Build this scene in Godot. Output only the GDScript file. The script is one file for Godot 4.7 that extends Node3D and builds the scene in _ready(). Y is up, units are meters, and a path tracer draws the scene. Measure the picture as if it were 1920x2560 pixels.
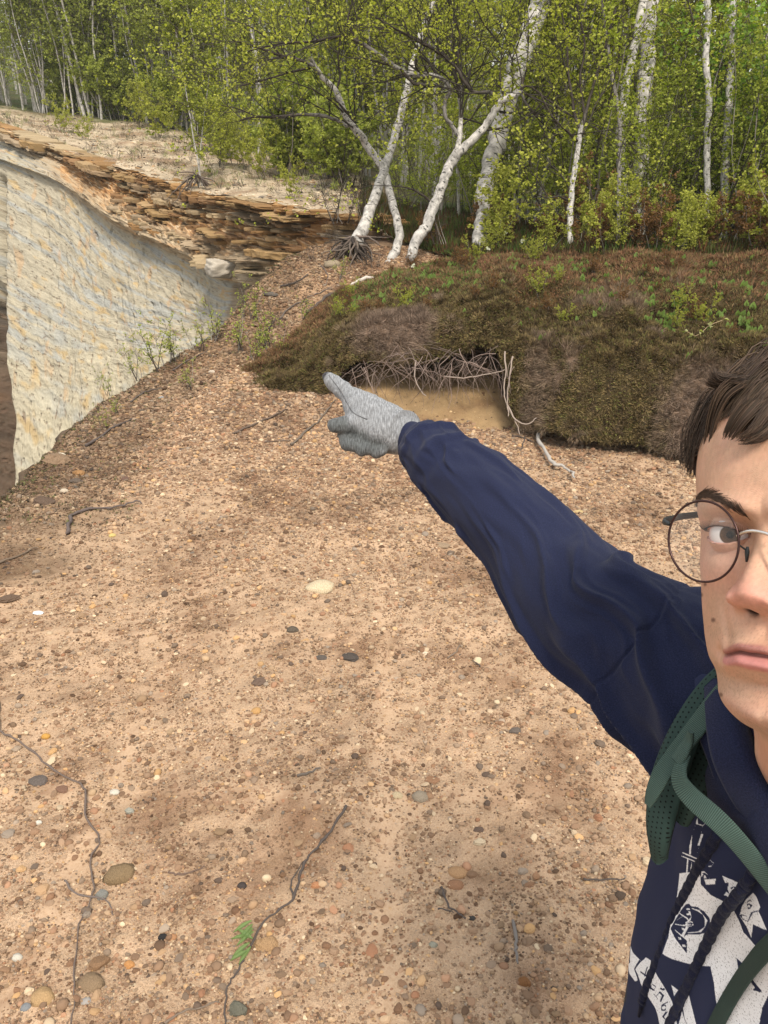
extends Node3D

const F := 1828.0          # focal length in pixels of the 1920 x 2560 photograph
const TILT := -24.0
var eye := Vector3(0, 1.75, 0)
var cam_basis := Basis(Vector3.RIGHT, deg_to_rad(TILT))
var taken := {}
var M := {}
var rng := RandomNumberGenerator.new()
var n1 := FastNoiseLite.new()
var n2 := FastNoiseLite.new()
var n3 := FastNoiseLite.new()

# ---------------------------------------------------------------- mesh collector
class MB:
	var v := PackedVector3Array()
	var n := PackedVector3Array()
	var uv := PackedVector2Array()
	var c := PackedColorArray()
	var i := PackedInt32Array()
	var flat := false
	func add(p: Vector3, col := Color.WHITE, t := Vector2.ZERO) -> int:
		v.append(p); c.append(col); uv.append(t)
		return v.size() - 1
	func tri(a: int, b: int, d: int) -> void:
		i.append(a); i.append(b); i.append(d)
	func quad(a: int, b: int, d: int, e: int) -> void:
		i.append(a); i.append(b); i.append(d)
		i.append(a); i.append(d); i.append(e)
	# rows of an already added grid, first vertex o: nr rows by nc columns
	func grid(o: int, nr: int, nc: int, wrap := false) -> void:
		for r in nr - 1:
			for k in (nc if wrap else nc - 1):
				var k2 := (k + 1) % nc
				quad(o + r * nc + k, o + r * nc + k2, o + (r + 1) * nc + k2, o + (r + 1) * nc + k)
	func normals() -> void:
		n.resize(v.size())
		n.fill(Vector3.ZERO)
		for t in range(0, i.size(), 3):
			var a := i[t]; var b := i[t + 1]; var d := i[t + 2]
			var f := (v[d] - v[a]).cross(v[b] - v[a])
			n[a] += f; n[b] += f; n[d] += f
		for k in n.size():
			n[k] = n[k].normalized() if n[k].length_squared() > 1e-20 else Vector3.UP
	# a tube through points with a radius each; colours may be one or one per point
	func tube(p: PackedVector3Array, r: PackedFloat32Array, sides: int, col: Variant, uvlen := 1.0, squash := 1.0, cap := true) -> void:
		var o := v.size()
		var m := p.size()
		var ref := Vector3(0.31, 0.2, 0.93)
		var run := 0.0
		var side := Vector3.ZERO
		for k in m:
			var d: Vector3 = (p[mini(k + 1, m - 1)] - p[maxi(k - 1, 0)]).normalized()
			if k == 0:
				side = d.cross(ref if absf(d.dot(ref)) < 0.9 else Vector3.UP).normalized()
			else:
				side = (side - d * side.dot(d)).normalized()
				run += p[k].distance_to(p[k - 1])
			var up := d.cross(side)
			var cc: Color = col[k] if col is PackedColorArray else col
			for s in sides:
				var a := TAU * s / sides
				add(p[k] + (side * cos(a) + up * sin(a) * squash) * r[k], cc, Vector2(float(s) / sides, run * uvlen))
		for k in m - 1:
			for s in sides:
				var s2 := (s + 1) % sides
				quad(o + k * sides + s, o + (k + 1) * sides + s, o + (k + 1) * sides + s2, o + k * sides + s2)
		if cap:
			for s in range(1, sides - 1):
				tri(o, o + s, o + s + 1)
				var q := o + (m - 1) * sides
				tri(q, q + s + 1, q + s)
	func leaf(p: Vector3, along: Vector3, across: Vector3, l: float, w: float, col: Color, bend := 0.2) -> void:
		var up := across.cross(along)
		var o := add(p, col)
		add(p + along * l * 0.45 + across * w * 0.5 + up * w * bend, col)
		add(p + along * l - up * w * bend, col)
		add(p + along * l * 0.45 - across * w * 0.5 + up * w * bend, col)
		tri(o, o + 1, o + 2); tri(o, o + 2, o + 3)
	func mesh() -> ArrayMesh:
		var a := []
		a.resize(Mesh.ARRAY_MAX)
		a[Mesh.ARRAY_VERTEX] = v
		if not flat:
			if n.size() != v.size():
				normals()
			a[Mesh.ARRAY_NORMAL] = n
		a[Mesh.ARRAY_TEX_UV] = uv
		a[Mesh.ARRAY_COLOR] = c
		a[Mesh.ARRAY_INDEX] = i
		var m := ArrayMesh.new()
		m.add_surface_from_arrays(Mesh.PRIMITIVE_TRIANGLES, a)
		return m

# ---------------------------------------------------------------- naming and placing
func numbered(called: String) -> String:
	var k: int = taken.get(called, 0)
	taken[called] = k + 1
	return called if k == 0 else "%s_%03d" % [called, k]

func tag(o: Node, label := "", category := "", group := "", kind := "") -> void:
	if label: o.set_meta("label", label)
	if category: o.set_meta("category", category)
	if group: o.set_meta("group", group)
	if kind: o.set_meta("kind", kind)

func thing(called: String, where: Vector3, label: String, category: String, group := "", kind := "") -> Node3D:
	var o := Node3D.new()
	o.name = numbered(called)
	add_child(o)
	o.position = where
	tag(o, label, category, group, kind)
	return o

# commits a mesh as one MeshInstance3D; top-level when no parent is given
func put(called: String, m: Mesh, mat: Material, parent: Node = null) -> MeshInstance3D:
	var o := MeshInstance3D.new()
	o.mesh = m
	o.material_override = mat
	o.name = called if parent else numbered(called)
	if parent: parent.add_child(o, true)
	else: add_child(o)
	return o

func copy(o: Node3D, label := "", group := "") -> Node3D:
	var r: Node3D = o.duplicate()
	r.name = numbered(str(o.name).rstrip("0123456789").rstrip("_"))
	add_child(r)
	if label: r.set_meta("label", label)
	if group: r.set_meta("group", group)
	return r

func scatter(called: String, m: Mesh, mat: Material, xf: Array[Transform3D], cols: PackedColorArray, parent: Node = null) -> MultiMeshInstance3D:
	var mm := MultiMesh.new()
	mm.transform_format = MultiMesh.TRANSFORM_3D
	mm.use_colors = true
	mm.mesh = m
	mm.instance_count = xf.size()
	for k in xf.size():
		mm.set_instance_transform(k, xf[k])
		mm.set_instance_color(k, cols[k])
	var o := MultiMeshInstance3D.new()
	o.multimesh = mm
	o.material_override = mat
	o.name = called if parent else numbered(called)
	if parent: parent.add_child(o, true)
	else: add_child(o)
	o.set_meta("kind", "stuff")
	return o

func at(u: float, v: float, z: float) -> Vector3:
	return eye + cam_basis * Vector3((u - 960.0) / F * z, (1280.0 - v) / F * z, -z)

func seen_at(p: Vector3) -> Vector3:      # pixel and depth of a point, for tracing lists onto surfaces
	var q := cam_basis.inverse() * (p - eye)
	return Vector3(960.0 - q.x / q.z * F, 1280.0 + q.y / q.z * F, -q.z)

func rnd(a: float, b: float) -> float:
	return rng.randf_range(a, b)

func rdir() -> Vector3:
	return Vector3(rng.randfn(), rng.randfn(), rng.randfn()).normalized()

func cr(a: Vector3, b: Vector3, c: Vector3, d: Vector3, t: float) -> Vector3:
	return 0.5 * ((2.0 * b) + (c - a) * t + (2.0 * a - 5.0 * b + 4.0 * c - d) * t * t + (3.0 * b - a - 3.0 * c + d) * t * t * t)

# Catmull-Rom surface through control rows ctl[row][col]; x is the column index, y the row index
func patch(ctl: Array, x: float, y: float) -> Vector3:
	var nr := ctl.size(); var nc: int = ctl[0].size()
	var xi := clampi(int(x), 0, nc - 2); var yi := clampi(int(y), 0, nr - 2)
	var q: Array[Vector3] = []
	for k in range(yi - 1, yi + 3):
		var row: Array = ctl[clampi(k, 0, nr - 1)]
		q.append(cr(row[maxi(xi - 1, 0)], row[xi], row[xi + 1], row[mini(xi + 2, nc - 1)], x - xi))
	return cr(q[0], q[1], q[2], q[3], y - yi)

func spline(p: Array, steps: int) -> Array:      # smooth polyline through points of any lerpable kind given as arrays of floats
	var out := []
	for k in p.size() - 1:
		for s in steps:
			var t := float(s) / steps
			var a: Array = p[maxi(k - 1, 0)]; var b: Array = p[k]; var c: Array = p[k + 1]; var d: Array = p[mini(k + 2, p.size() - 1)]
			var r := []
			for j in b.size():
				r.append(0.5 * ((2.0 * b[j]) + (c[j] - a[j]) * t + (2.0 * a[j] - 5.0 * b[j] + 4.0 * c[j] - d[j]) * t * t + (3.0 * b[j] - a[j] - 3.0 * c[j] + d[j]) * t * t * t))
			out.append(r)
	out.append(p[-1].duplicate())
	return out

# ---------------------------------------------------------------- materials
func mat(col: Color, rough := 0.9, vertex := true) -> StandardMaterial3D:
	var m := StandardMaterial3D.new()
	m.albedo_color = col.linear_to_srgb()
	m.roughness = rough
	m.vertex_color_use_as_albedo = vertex
	m.cull_mode = BaseMaterial3D.CULL_DISABLED
	m.metallic_specular = 0.35
	return m

func tex(bytes: PackedByteArray, w: int, h: int) -> Image:
	return Image.create_from_data(w, h, false, Image.FORMAT_RGB8, bytes)

func s8(x: float) -> int:
	return clampi(int(pow(clampf(x, 0.0, 1.0), 1.0 / 2.2) * 255.0), 0, 255)

func bumps(im: Image, strength: float) -> ImageTexture:
	var b: Image = im.duplicate()
	b.convert(Image.FORMAT_RGBA8)
	b.bump_map_to_normal_map(strength)
	return ImageTexture.create_from_image(b)

func height_image(w: int, h: int, f: Callable) -> Image:
	var by := PackedByteArray()
	by.resize(w * h)
	for y in h:
		for x in w:
			by[y * w + x] = clampi(int(f.call(x, y) * 255.0), 0, 255)
	return Image.create_from_data(w, h, false, Image.FORMAT_L8, by)

func noise(freq: float, oct: int, sd: int, type := FastNoiseLite.TYPE_SIMPLEX_SMOOTH) -> FastNoiseLite:
	var q := FastNoiseLite.new()
	q.noise_type = type
	q.frequency = freq
	q.fractal_octaves = oct
	q.seed = sd
	return q

func _ready() -> void:
	rng.seed = 20240
	var cam := Camera3D.new()
	cam.name = "camera"
	cam.fov = 70.0
	cam.near = 0.02
	cam.far = 400.0
	cam.position = eye
	cam.basis = cam_basis
	add_child(cam)
	cam.current = true
	var we := WorldEnvironment.new()
	we.name = "world_environment"
	var e := Environment.new()
	e.background_mode = Environment.BG_SKY
	var sm := ProceduralSkyMaterial.new()
	sm.sky_top_color = Color(0.9, 0.915, 0.94)
	sm.sky_horizon_color = Color(0.98, 0.975, 0.96)
	sm.sky_curve = 0.2
	sm.ground_bottom_color = Color(0.35, 0.3, 0.24)
	sm.ground_horizon_color = Color(0.5, 0.5, 0.48)
	sm.sky_energy_multiplier = 0.72
	var sky := Sky.new()
	sky.sky_material = sm
	e.sky = sky
	e.tonemap_mode = Environment.TONE_MAPPER_LINEAR
	e.tonemap_exposure = 2.95
	e.fog_enabled = true
	e.fog_density = 0.001
	e.fog_light_color = Color(0.92, 0.94, 0.9)
	e.sdfgi_enabled = true
	e.ssao_enabled = true
	e.ssil_enabled = true
	we.environment = e
	add_child(we)
	var sun := DirectionalLight3D.new()
	sun.name = "sun"
	sun.light_color = Color(1.0, 0.96, 0.9)
	sun.light_energy = 0.5
	sun.light_angular_distance = 18.0
	sun.shadow_enabled = true
	add_child(sun)
	sun.look_at_from_position(Vector3.ZERO, Vector3(-0.18, -1.0, -0.72))
	n1 = noise(0.55, 4, 11)
	n2 = noise(3.0, 3, 12)
	n3 = noise(14.0, 3, 13)
	materials()
	terrain()
	cliff()
	mound()
	plateau()
	stones()
	big_trees()
	forest()
	thicket()
	ground_plants()
	twigs()
	person()

func materials() -> void:
	# sand grain tile
	var a := noise(0.012, 3, 5); var b := noise(0.09, 3, 6); var g := noise(0.33, 2, 7)
	var w := 768
	var by := PackedByteArray(); by.resize(w * w * 3)
	var hb := PackedByteArray(); hb.resize(w * w)
	for y in w:
		for x in w:
			# blend with the shifted tile so that the edges meet
			var q := g.get_noise_2d(x, y); var p := b.get_noise_2d(x, y)
			var ex := minf(minf(x, w - 1 - x), minf(y, w - 1 - y)) / 60.0
			var k := clampf(ex, 0.0, 1.0)
			var l := 1.0 + (0.34 * p + 0.3 * q + 0.2 * a.get_noise_2d(x, y)) * (0.35 + 0.65 * k)
			var dark := clampf((q + p * 0.8 - 0.42) * 5.0, 0.0, 1.0) * k
			l *= 1.0 - 0.58 * dark
			var i := (y * w + x) * 3
			by[i] = s8(0.74 * l); by[i + 1] = s8(0.74 * l * (0.97 + 0.05 * p)); by[i + 2] = s8(0.74 * l * (0.95 + 0.1 * p))
			hb[y * w + x] = clampi(int(128 + 70 * p * k + 55 * q * k), 0, 255)
	var im := tex(by, w, w)
	var m := mat(Color.WHITE, 0.95)
	m.albedo_texture = ImageTexture.create_from_image(im)
	m.normal_enabled = true
	m.normal_texture = bumps(Image.create_from_data(w, w, false, Image.FORMAT_L8, hb), 8.0)
	m.uv1_triplanar = true
	m.uv1_world_triplanar = true
	m.uv1_scale = Vector3.ONE * 1.15
	M.sand = m
	var far := m.duplicate()
	far.uv1_scale = Vector3.ONE * 0.45
	M.soil = far
	M.stone = mat(Color.WHITE, 0.8)
	var sn := height_image(256, 256, func(x, y): return 0.5 + 0.45 * b.get_noise_2d(x * 1.2, y * 1.2) + 0.2 * g.get_noise_2d(x, y))
	M.stone.uv1_triplanar = true
	M.stone.uv1_scale = Vector3.ONE * 4.0
	M.stone.albedo_texture = ImageTexture.create_from_image(height_image(256, 256, func(x, y): return 0.86 + 0.28 * b.get_noise_2d(x, y) + 0.2 * g.get_noise_2d(x + 90, y)))
	M.stone.normal_enabled = true
	M.stone.normal_texture = bumps(sn, 3.0)
	M.pebble = mat(Color.WHITE, 0.85)
	M.leaf = mat(Color.WHITE, 0.55)
	M.leaf.backlight_enabled = true
	M.leaf.backlight = Color(0.95, 1.0, 0.55)
	M.moss = mat(Color.WHITE, 0.9)
	M.wood = mat(Color.WHITE, 0.85)
	# birch bark: pale with dark lenticels and scars; u round the trunk, v along it in metres
	var bw := 256; var bh := 1024
	var bb := PackedByteArray(); bb.resize(bw * bh * 3)
	var bark := noise(0.03, 3, 21); var len := noise(0.11, 2, 22)
	for y in bh:
		for x in bw:
			var ang := TAU * x / bw
			var cx := cos(ang) * 40.0; var cz := sin(ang) * 40.0
			var o := bark.get_noise_3d(cx * 0.8, y * 0.5, cz * 0.8)
			var lt := len.get_noise_3d(cx * 0.22, y * 1.5, cz * 0.22)
			var l := 0.45 + 0.34 * o
			var k := clampf((lt - 0.33) * 5.0, 0.0, 1.0)
			var sc := clampf((bark.get_noise_3d(cx * 0.35 + 300, y * 0.9, cz * 0.35) - 0.33) * 6.0, 0.0, 1.0)
			l = l * (1.0 - 0.6 * k) * (1.0 - 0.86 * sc)
			var i := (y * bw + x) * 3
			bb[i] = s8(l); bb[i + 1] = s8(l * 0.955); bb[i + 2] = s8(l * 0.9)
	M.birch = mat(Color.WHITE, 0.75)
	M.birch.albedo_texture = ImageTexture.create_from_image(tex(bb, bw, bh))
	M.moss_ground = m.duplicate()
	M.moss_ground.uv1_scale = Vector3.ONE * 2.0

# ---------------------------------------------------------------- near ground
var rim_line: Array[Vector3] = []

func h(x: float, z: float) -> float:
	var r := -z - 6.0
	var s := 0.35 * (r + sqrt(r * r + 0.6)) * 0.5
	s = 1.12 - 0.5 * ((1.12 - s) + sqrt((1.12 - s) * (1.12 - s) + 0.02))
	return s + 0.05 * n1.get_noise_2d(x, z) + 0.02 * n1.get_noise_2d(x * 3.1 + 40, z * 3.1)

func hit(u: float, v: float) -> Vector3:          # where the line of sight through a pixel meets the near ground
	var d := at(u, v, 1.0) - eye
	var t := 0.6
	while t < 14.0:
		var p := eye + d * t
		if p.y < h(p.x, p.z):
			for k in 12:
				p = eye + d * t
				t -= (p.y - h(p.x, p.z)) * -0.6
			return eye + d * t
		t += 0.05
	return eye + d * 9.0

func rim_x(z: float) -> float:
	if z >= rim_line[0].z:
		return rim_line[0].x - (z - rim_line[0].z) * 2.2
	for k in rim_line.size() - 1:
		if z <= rim_line[k].z and z >= rim_line[k + 1].z:
			return lerpf(rim_line[k].x, rim_line[k + 1].x, (z - rim_line[k].z) / (rim_line[k + 1].z - rim_line[k].z))
	return rim_line[-1].x

var soil_a := Color(0.62, 0.44, 0.29)
var soil_b := Color(0.25, 0.14, 0.08)

func soil(x: float, z: float) -> Color:
	var p := n1.get_noise_2d(x * 1.7 + 9, z * 1.7) + 0.6 * n2.get_noise_2d(x * 0.9, z * 0.9) + 0.35 * n3.get_noise_2d(x * 0.6, z * 0.6)
	var k := smoothstep(-0.1, 0.75, p + 0.5 * n3.get_noise_2d(x * 2.1 + 5, z * 2.1))
	return soil_a.lerp(soil_b, k * 0.75) * (0.95 + 0.18 * n2.get_noise_2d(x * 2.0 + 70, z * 2.0))

func terrain() -> void:
	for q in [[-60, 1420], [0, 1308], [40, 1240], [110, 1165], [180, 1090], [270, 1010], [400, 930], [480, 880], [560, 835], [620, 765], [650, 715], [700, 665], [780, 625], [850, 598]]:
		var p := hit(q[0], q[1])
		if rim_line.is_empty() or p.z < rim_line[-1].z - 0.02:
			rim_line.append(p)
	var mb := MB.new()
	var nr := 330; var nc := 260; var nl := 14
	for r in nr:
		var t := float(r) / (nr - 1)
		var z := lerpf(-11.2, 3.0, 1.0 - pow(1.0 - t, 1.25))
		var xl := rim_x(z) + 0.11 * n2.get_noise_2d(z * 0.9, 3.0) + 0.06 * n3.get_noise_2d(z * 0.8, 9)
		for k in nc + nl:
			var p: Vector3; var col: Color
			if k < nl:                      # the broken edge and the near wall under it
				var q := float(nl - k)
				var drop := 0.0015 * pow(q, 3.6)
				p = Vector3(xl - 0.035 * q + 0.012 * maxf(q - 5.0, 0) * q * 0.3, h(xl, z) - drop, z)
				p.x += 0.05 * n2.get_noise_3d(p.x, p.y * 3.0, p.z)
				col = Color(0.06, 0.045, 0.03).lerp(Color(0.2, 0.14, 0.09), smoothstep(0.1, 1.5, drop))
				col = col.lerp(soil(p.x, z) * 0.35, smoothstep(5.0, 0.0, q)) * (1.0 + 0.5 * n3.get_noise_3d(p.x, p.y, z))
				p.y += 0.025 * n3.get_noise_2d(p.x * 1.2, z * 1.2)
			else:
				var s := float(k - nl) / (nc - 1)
				var x := lerpf(xl, 6.5, pow(s, 1.15))
				var y := h(x, z) + 0.010 * n2.get_noise_2d(x * 1.3, z * 1.3) + 0.006 * n3.get_noise_2d(x, z)
				col = soil(x, z)
				var near := x - xl
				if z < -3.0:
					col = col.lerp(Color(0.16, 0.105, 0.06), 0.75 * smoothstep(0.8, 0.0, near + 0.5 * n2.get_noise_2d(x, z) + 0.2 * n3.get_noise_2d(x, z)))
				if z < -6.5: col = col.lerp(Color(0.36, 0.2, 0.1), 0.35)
				p = Vector3(x, y, z)
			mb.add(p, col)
	mb.grid(0, nr, nc + nl)
	var g := put("ground", mb.mesh(), M.sand)
	tag(g, "sandy gravel slope that fills the lower part of the view", "", "", "structure")
	# floor of the cove, far below the edge
	var w := MB.new()
	for r in 60:
		for k in 60:
			var p := Vector3(lerpf(-60, 20, k / 59.0), -9.5, lerpf(-40, 10, r / 59.0))
			p.y += 0.6 * n1.get_noise_2d(p.x * 0.4, p.z * 0.4)
			w.add(p, Color(0.3, 0.24, 0.17) * (1.0 + 0.4 * n2.get_noise_2d(p.x, p.z)))
	w.grid(0, 60, 60)
	tag(put("cove_floor", w.mesh(), M.soil), "sandy floor of the cove below the cliff", "", "", "structure")

# ---------------------------------------------------------------- the far cliff
const RIM := [[-150, 270, 19.0], [0, 320, 18.0], [150, 372, 17.0], [250, 412, 16.3], [330, 428, 15.8], [400, 450, 15.3], [500, 484, 14.6], [600, 494, 13.0], [750, 522, 11.5], [880, 540, 10.3], [960, 560, 9.8]]
var cliff_ctl := []

func cliff() -> void:
	var rows := [
		RIM,
		[[-150, 298, 19.2], [0, 347, 18.15], [150, 404, 17.15], [250, 448, 16.4], [330, 480, 15.9], [400, 505, 15.4], [500, 532, 14.75], [600, 552, 13.1], [750, 590, 11.6], [880, 606, 10.4], [960, 610, 9.9]],
		[[-150, 372, 18.8], [0, 398, 17.8], [150, 456, 16.8], [236, 516, 16.0], [330, 570, 15.4], [400, 604, 14.9], [495, 645, 14.2], [560, 690, 13.6], [735, 700, 11.2], [880, 696, 10.2], [960, 690, 9.8]],
		[[-150, 384, 19.0], [0, 412, 18.0], [150, 472, 17.1], [234, 534, 16.6], [326, 590, 16.1], [395, 622, 15.6], [490, 662, 14.9], [560, 702, 14.3], [730, 712, 11.7], [880, 708, 10.5], [960, 700, 9.9]],
		[[-150, 620, 19.2], [-5, 650, 18.2], [140, 700, 17.3], [230, 740, 16.8], [315, 760, 16.2], [390, 770, 15.7], [490, 790, 15.0], [556, 795, 14.4], [730, 790, 11.8], [880, 780, 10.6], [960, 760, 10]],
		[[-150, 950, 19.4], [-10, 960, 18.3], [130, 980, 17.4], [215, 960, 16.9], [305, 940, 16.3], [380, 920, 15.8], [480, 900, 15.1], [550, 880, 14.5], [725, 860, 12.0], [870, 850, 10.8], [950, 840, 10.2]],
		[[-170, 1600, 19.8], [-40, 1580, 18.8], [100, 1500, 17.8], [190, 1420, 17.3], [285, 1330, 16.7], [368, 1260, 16.2], [470, 1180, 15.5], [545, 1100, 14.9], [720, 1040, 12.4], [870, 1000, 11.2], [950, 990, 10.6]]]
	for r in rows:
		var l := []
		for q in r: l.append(at(q[0], q[1], q[2]))
		cliff_ctl.append(l)
	var nr := 260; var nc := 380
	var lam := noise(1.0, 2, 31); var wob := noise(0.8, 3, 32); var crk := noise(1.0, 3, 33); var big := noise(0.35, 3, 34)
	var mb := MB.new()
	var base := PackedVector3Array(); base.resize(nr * nc)
	for r in nr:
		for k in nc:
			base[r * nc + k] = patch(cliff_ctl, 10.0 * k / (nc - 1), cliff_row(r / (nr - 1.0)))
	for r in nr:
		var b := cliff_row(r / (nr - 1.0))
		for k in nc:
			var a := 10.0 * k / (nc - 1)
			var p := base[r * nc + k]
			var dx := base[r * nc + mini(k + 1, nc - 1)] - base[r * nc + maxi(k - 1, 0)]
			var dy := base[mini(r + 1, nr - 1) * nc + k] - base[maxi(r - 1, 0) * nc + k]
			var nn := dy.cross(dx).normalized()          # out of the wall
			var push := 0.0
			var cap := smoothstep(2.3, 1.4, b) if a > 2.5 else smoothstep(1.5, 0.8, b)
			var q := b * 5.2 + 0.25 * wob.get_noise_2d(a * 1.3, b * 2.0)
			push += cap * (0.10 * lam.get_noise_2d(q * 1.6, a * 0.5) + 0.10 * crk.get_noise_2d(a * 5.0, q * 1.5) - 0.06)
			var sq := strata(a, b)
			push += (1.0 - cap) * (0.09 * big.get_noise_2d(a * 2.0, b * 2.0) + 0.014 * lam.get_noise_2d(sq * 26.0, a * 0.7) + 0.03 * crk.get_noise_2d(a * 4.0, sq * 16.0))
			push -= 0.08 * smoothstep(0.5, 0.56, crk.get_noise_2d(a * 9.0 + 40, sq * 6.0)) * (1.0 - cap)
			# the gully at the far left
			push -= 1.4 * smoothstep(0.2 + 0.32 * maxf(b - 4.3, 0.0), 0.05, absf(a - 0.86 + 0.14 * wob.get_noise_2d(b * 2.2, 5.0))) * smoothstep(4.0, 4.8, b)
			push -= 0.45 * smoothstep(0.09, 0.02, absf(a - 1.03 - 0.06 * (b - 3.5) + 0.04 * wob.get_noise_1d(b * 8.0))) * smoothstep(3.1, 3.35, b) * smoothstep(5.0, 3.9, b)
			# orange chute right of the middle
			push -= 0.3 * smoothstep(0.28, 0.05, absf(a - 8.35 + 0.1 * (b - 1.0))) * smoothstep(0.15, 0.5, b) * smoothstep(1.9, 1.2, b)
			mb.add(p + nn * push, Color.WHITE, Vector2(a / 10.0, r / (nr - 1.0)))
	mb.grid(0, nr, nc)
	# texture: rock beds and stains
	var tw := 1000; var th := 900
	var by := PackedByteArray(); by.resize(tw * th * 3)
	var hb := PackedByteArray(); hb.resize(tw * th)
	var fine := noise(1.0, 4, 41); var st := noise(1.0, 3, 42)
	var grey := Color(0.39, 0.35, 0.265); var blue := Color(0.335, 0.335, 0.305); var cream := Color(0.48, 0.43, 0.31); var ochre := Color(0.46, 0.31, 0.12)
	var orange := Color(0.47, 0.25, 0.09); var tan := Color(0.4, 0.31, 0.2); var dark := Color(0.09, 0.06, 0.04); var brown := Color(0.25, 0.19, 0.125); var pale := Color(0.58, 0.45, 0.3)
	for y in th:
		var b := cliff_row(y / (th - 1.0))
		for x in tw:
			var a := 10.0 * x / (tw - 1)
			var sq := strata(a, b) + 0.006 * wob.get_noise_2d(a * 6, b * 6)
			var f1 := 0.7 * fine.get_noise_2d(a * 5.0, sq * 42.0) + 0.4 * fine.get_noise_2d(a * 16.0, b * 14.0)
			var f2 := 0.7 * fine.get_noise_2d(a * 22.0, sq * 170.0) + 0.4 * fine.get_noise_2d(a * 55.0, b * 50.0)
			var bands := 1.5 * lam.get_noise_2d(sq * 22.0, a * 0.35)
			var bed := lam.get_noise_2d(sq * 95.0 + 50, a * 1.1)
			var c := grey.lerp(blue, smoothstep(0.0, 0.5, bands + 0.3 * st.get_noise_2d(a, b)))
			c = c.lerp(cream, smoothstep(4.2, 5.6, b + 0.8 * st.get_noise_2d(a * 2.0, b * 2.0)) * 0.75)
			c = c.lerp(ochre, 0.6 * smoothstep(0.25, 0.6, st.get_noise_2d(a * 1.6 + 30, sq * 14.0)))
			c = c.lerp(orange, 0.35 * smoothstep(0.34, 0.62, st.get_noise_2d(a * 3.0 + 60, b * 2.2)))
			var hh := 0.55 + 0.18 * f1 + 0.1 * f2 + 0.1 * bed
			# short dark cracks along and across the beds
			var ck := crk.get_noise_2d(a * 30.0 + 3.0 * f1, sq * 18.0)
			var along := crk.get_noise_2d(a * 5.0, sq * 130.0)
			var crack := smoothstep(0.47, 0.6, ck) * smoothstep(0.0, 0.4, st.get_noise_2d(a * 3.0, b * 3.0 + 40)) * 0.75
			crack = maxf(crack, smoothstep(0.42, 0.6, along) * 0.8)
			c = c.lerp(dark * 1.6, crack * 0.9)
			hh -= crack * 0.35
			var spot := smoothstep(0.5, 0.62, crk.get_noise_2d(a * 7.0 + 80, b * 9.0))
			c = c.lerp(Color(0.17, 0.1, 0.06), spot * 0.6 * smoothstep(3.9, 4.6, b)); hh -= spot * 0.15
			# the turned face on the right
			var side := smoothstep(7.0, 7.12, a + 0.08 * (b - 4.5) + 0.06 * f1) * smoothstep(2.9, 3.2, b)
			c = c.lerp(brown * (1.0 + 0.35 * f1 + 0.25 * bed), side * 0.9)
			# the block above the shelf, and the cap of thin ledges
			var blk := smoothstep(3.05, 2.9, b) * smoothstep(1.6, 2.6, a + 0.3 * (3.0 - b))
			var tb := tan.lerp(brown, smoothstep(-0.2, 0.5, st.get_noise_2d(a * 2.0, b * 5.0))).lerp(orange, 0.5 * smoothstep(0.05, 0.5, st.get_noise_2d(a * 1.7 + 9, b * 2.5))).lerp(pale, 0.5 * smoothstep(0.1, 0.6, st.get_noise_2d(a * 3.3 + 90, b * 8.0)))
			c = c.lerp(tb * (1.0 + 0.25 * f1), blk * 0.9)
			var q := b * 5.2 + 0.3 * wob.get_noise_2d(a * 1.3, b * 2.0) + 0.15 * wob.get_noise_2d(a * 5.0, b * 3.0)
			var lin := lam.get_noise_2d(q * 4.0, a * 3.2)
			var cp := smoothstep(1.9, 1.2, b + 0.3 * st.get_noise_2d(a * 2, b)) if a > 2.0 else smoothstep(1.2, 0.8, b)
			var oc := orange.lerp(pale, smoothstep(0.0, 0.5, lin)).lerp(Color(0.2, 0.1, 0.05), smoothstep(-0.05, -0.4, lin) * 0.8)
			c = c.lerp(oc * (1.0 + 0.3 * f1), cp * 0.92)
			hh += cp * 0.25 * lin
			c = c.lerp(Color(0.56, 0.31, 0.13), 0.85 * smoothstep(0.32, 0.1, absf(a - 8.35 + 0.1 * (b - 1.0)) - 0.1 * f1) * smoothstep(0.2, 0.5, b) * smoothstep(2.2, 1.2, b))
			# dark gully
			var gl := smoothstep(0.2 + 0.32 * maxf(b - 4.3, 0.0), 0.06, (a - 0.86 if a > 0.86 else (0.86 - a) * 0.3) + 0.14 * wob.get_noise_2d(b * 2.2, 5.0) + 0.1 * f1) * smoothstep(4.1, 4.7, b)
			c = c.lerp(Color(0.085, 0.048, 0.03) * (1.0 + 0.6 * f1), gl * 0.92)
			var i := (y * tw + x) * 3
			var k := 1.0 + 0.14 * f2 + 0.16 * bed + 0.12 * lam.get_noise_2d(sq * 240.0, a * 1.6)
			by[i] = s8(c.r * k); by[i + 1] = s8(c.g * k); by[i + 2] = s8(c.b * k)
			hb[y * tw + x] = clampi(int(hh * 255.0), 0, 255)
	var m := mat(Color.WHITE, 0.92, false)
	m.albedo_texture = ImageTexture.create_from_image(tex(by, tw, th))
	m.normal_enabled = true
	m.normal_texture = bumps(Image.create_from_data(tw, th, false, Image.FORMAT_L8, hb), 5.0)
	m.texture_repeat = false
	M.cliff = m
	var o := thing("cliff", Vector3.ZERO, "layered sandstone cliff wall across the cove with orange ledges along its rim", "cliff", "", "structure")
	put("cliff_face", mb.mesh(), m, o)
	# the wall goes on past the left border
	var ex := MB.new()
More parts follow.
